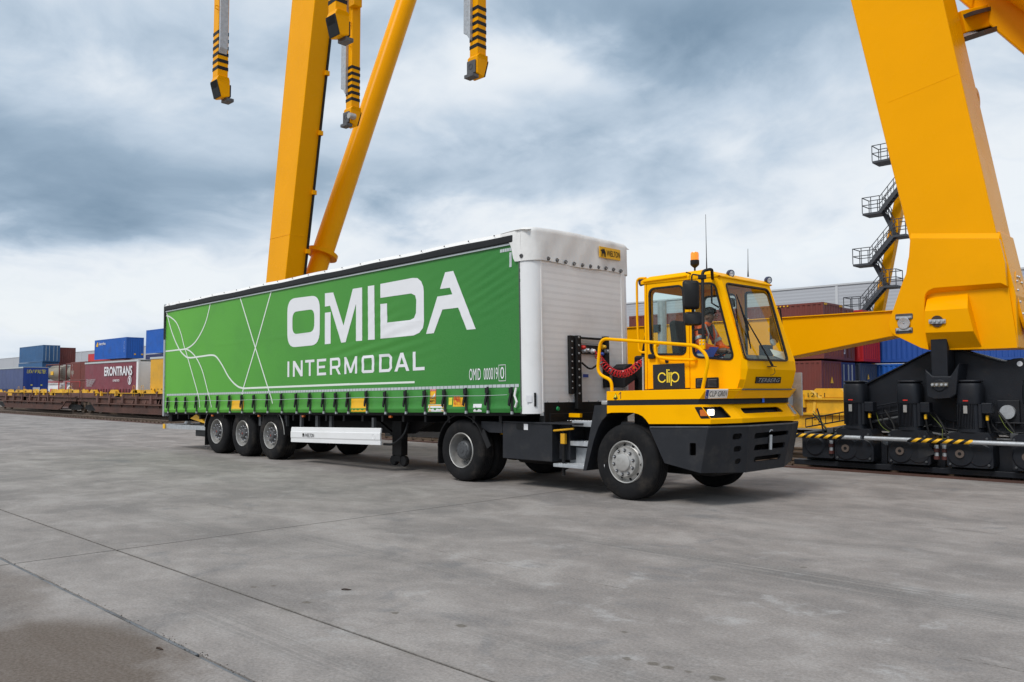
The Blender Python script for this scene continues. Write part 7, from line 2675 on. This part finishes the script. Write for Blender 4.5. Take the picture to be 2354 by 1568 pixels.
yt = box_trailer(at(345.5, 870, Y=Y2).x, at(345.5, 870, Y=Y2).x + 13.6, Y2, 1.20, 2.7, 't_yellow', 'yellow curtain-sided trailer on the train, half hidden by the green trailer', back='yellow')
xw = at(53.4, 870, Y=Y2 + 2.0).x
bt_ = box_trailer(xw - 13.6, xw, Y2 + 2.0, 1.2, 2.75, 't_blue', 'blue trailer with yellow lettering on its doors at the far left of the train', back='blue')
MB().box((xw + .01, Y2 + 2.02, 1.2), (xw + .06, Y2 + 4.5, 3.92)).build('door', 't_lkw', bt_)
text_mb('LKW WALTER', (xw + .07, Y2 + 2.32, 3.30), (0, 1, 0), (0, 0, 1), 1.95, .42, bold=.012, shear=.15, lift=.01).build('lettering', 'clip_yellow', bt_)
for k in range(5):
    MB().bar((xw + .09, Y2 + 2.4 + k * .45, 1.3), (xw + .09, Y2 + 2.4 + k * .45, 3.8), .04, .04, up=(1, 0, 0)).build('lock_bar', 't_lkw', bt_)
MB().box((xw + .1, Y2 + 2.95, 1.35), (xw + .14, Y2 + 3.65, 1.75)).build('number_board', 'print_white', bt_)
for yy_ in (2.72, 3.72):
    MB().box((xw + .1, Y2 + yy_, 1.95), (xw + .13, Y2 + yy_ + .18, 2.06)).build('reflector', 'clip_yellow', bt_)

# ---------------------------------------------------------------- wagons
pbr('rust_faded', (.13, .062, .05), .8, 0, .3, 2, dirt=((.06, .035, .028), .7), dscale=1.5)


def pocket_wagon(x0, x1, y0, matt, matl, label, zt_=1.10, group='brown pocket wagons on the nearest track', deck=None):
    W = 2.7
    t = thing('pocket_wagon', label, 'wagon', ((x0 + x1) / 2, y0 + W / 2, 0), group)
    L = x1 - x0
    prof = [(0, .82), (0, zt_), (L, zt_), (L, .82), (L - 1.7, .82), (L - 2.7, .30), (2.7, .30), (1.7, .82)]
    for y in (y0, y0 + W - .06):
        s = MB().panel([V((x0 + a, y, b)) for a, b in prof], (0, .06, 0)).build('side_sill', matt, t)
        MB().box((x0, y - .09, zt_ - .05), (x1, y + .0, zt_ + .0)).build('sill_flange', matl, s)
        MB().box((x0 + 2.2, y - .12, .72), (x1 - 2.2, y + .0, .78)).build('sill_flange', matl, s)
        MB().box((x0 + 2.7, y - .10, .28), (x1 - 2.7, y + .0, .33)).build('sill_flange', matt, s)
        for k in range(int((L - 5) / 1.6)):
            x = x0 + 3.1 + k * 1.6
            MB().panel([V((x, y - .11, .73)), V((x, y, zt_ - .05)), V((x, y, .60)), V((x, y - .05, .60))], (.09, 0, 0)).build('sill_post', matl, s)
    MB().box((x0 + .2, y0 + .06, .9), (x0 + 2.5, y0 + W - .06, 1.02)).build('end_deck', matt, t)
    MB().box((x1 - 2.5, y0 + .06, .9), (x1 - .2, y0 + W - .06, 1.02)).build('end_deck', matt, t)
    MB().box((x0 + 2.6, y0 + .06, .30), (x1 - 2.6, y0 + W - .06, .36)).build('pocket_floor', matt, t)
    for xe_ in (x0 + 1.1, x1 - 1.1):
        bg_ = MB().panel([V((xe_ - 1.2, y0 + .32, .42)), V((xe_ - .9, y0 + .32, .62)), V((xe_ + .9, y0 + .32, .62)), V((xe_ + 1.2, y0 + .32, .42)), V((xe_ + .5, y0 + .32, .30)), V((xe_ - .5, y0 + .32, .30))], (0, .1, 0)).build('bogie', 'frame_black', t)
        for dx in (-.85, .85):
            for yy in (y0 + .55, y0 + W - .55):
                MB().lathe([(0, -.06), (.42, -.06), (.42, .05), (.45, .055), (.45, .07), (0, .07)], (xe_ + dx, yy, .57), (0, 1, 0), 24).build('wheel', 'rail_steel', bg_, smooth=30)
    rnd = random.Random(int(x0 * 7))
    for k in range(5):
        x = x0 + 2.6 + rnd.random() * (L - 6)
        MB().box((x, y0 - .02, .80), (x + rnd.uniform(.7, 1.5), y0 - .004, zt_ - .07)).build('side_plate', matl if rnd.random() < .6 else 'rust_faded', t)
    for k in range(6):
        x = x0 + 3.0 + k * (L - 6) / 6
        MB().panel([V((x, y0 - .14, zt_ - .3)), V((x + .28, y0 - .14, zt_ - .3)), V((x + .22, y0 - .14, zt_ + .12)), V((x + .06, y0 - .14, zt_ + .12))], (0, .12, 0)).build('stake_pocket', matl if k % 2 else 'rust_faded', t)
    for xe_ in (x0 + .15, x1 - 1.1):
        MB().panel([V((xe_, y0 - .05, zt_)), V((xe_ + .95, y0 - .05, zt_)), V((xe_ + .75, y0 - .05, zt_ + .22)), V((xe_ + .2, y0 - .05, zt_ + .22))], (0, .5, 0)).build('end_bracket', 'rust_faded' if matt == 'rust_brown' and zt_ < 1.2 else 'wagon_yellow', t)
        MB().tube(rpath([(xe_ + .1, y0 - .1, .85), (xe_ + .1, y0 - .1, zt_ + .55), (xe_ + .5, y0 - .1, zt_ + .55), (xe_ + .5, y0 - .1, .85)], .1), .016, 6).build('shunter_rail', 'wagon_yellow' if zt_ > 1.2 else 'rust_faded', t)
    for xe_, s in ((x0, -1), (x1, 1)):
        for yy in (y0 + .45, y0 + W - .45):
            MB().lathe([(.08, 0), (.08, .3), (.2, .32), (.2, .36), (0, .38)], (xe_, yy, .95), (s, 0, 0), 16).build('buffer', 'frame_black', t, smooth=30)
    return t


wl_ = ('brown pocket wagon at the far left edge of the train', 'brown pocket wagon below the blue lettered trailer', 'brown pocket wagon in front of the maroon trailer', 'brown pocket wagon glimpsed under the green trailer')
for (a, b), lab in zip(((-69.6, -52.8), (-52.2, -35.4), (-34.8, -18.0)), wl_[1:]):
    w_ = pocket_wagon(a, b, 17.3, 'rust_brown', 'rust_light', lab)
yl = (((-117.5, -94.7), 'yellow-decked pocket wagon at the far left below the blue lettered trailer'),
      ((-94.1, -81.3), 'short yellow-decked pocket wagon without a load below the tank containers'),
      ((-80.7, -65.3), 'yellow-decked pocket wagon under the maroon trailer'),
      ((-64.9, -42.1), 'yellow-decked pocket wagon under the yellow trailer beside the green one'),
      ((-18.1, 4.7), 'bright yellow pocket wagon seen between the cab and the black crane motors'))
for k, ((a, b), lab) in enumerate(yl):
    w_ = pocket_wagon(a, b, 25.9, 'rust_brown' if k < 4 else 'wagon_yellow', 'wagon_yellow', lab, zt_=1.25, group='yellow pocket wagons on the second track')
    # raised trestles and folded supports on the decks
    for dx in (.6, 2.8, 5.0, 9.5, 13.8, 18.0, 20.6):
        x = a + dx
        if x + 1.6 > b:
            continue
        MB().panel([V((x, 25.85, 1.25)), V((x + 1.5, 25.85, 1.25)), V((x + 1.2, 25.85, 1.50)), V((x + .35, 25.85, 1.50))], (0, .25, 0)).build('trestle', 'wagon_yellow', w_)
        MB().panel([V((x, 28.2, 1.25)), V((x + 1.5, 28.2, 1.25)), V((x + 1.2, 28.2, 1.56)), V((x + .35, 28.2, 1.56))], (0, .25, 0)).build('trestle', 'wagon_yellow', w_)
    if k == 4:
        text_mb('4961 121-1', (at(1872, 903, Y=25.7).x - 1.0, 25.79, 1.28), (1, 0, 0), (0, 0, 1), 1.3, .14, lift=.01).build('lettering', 'black', w_)
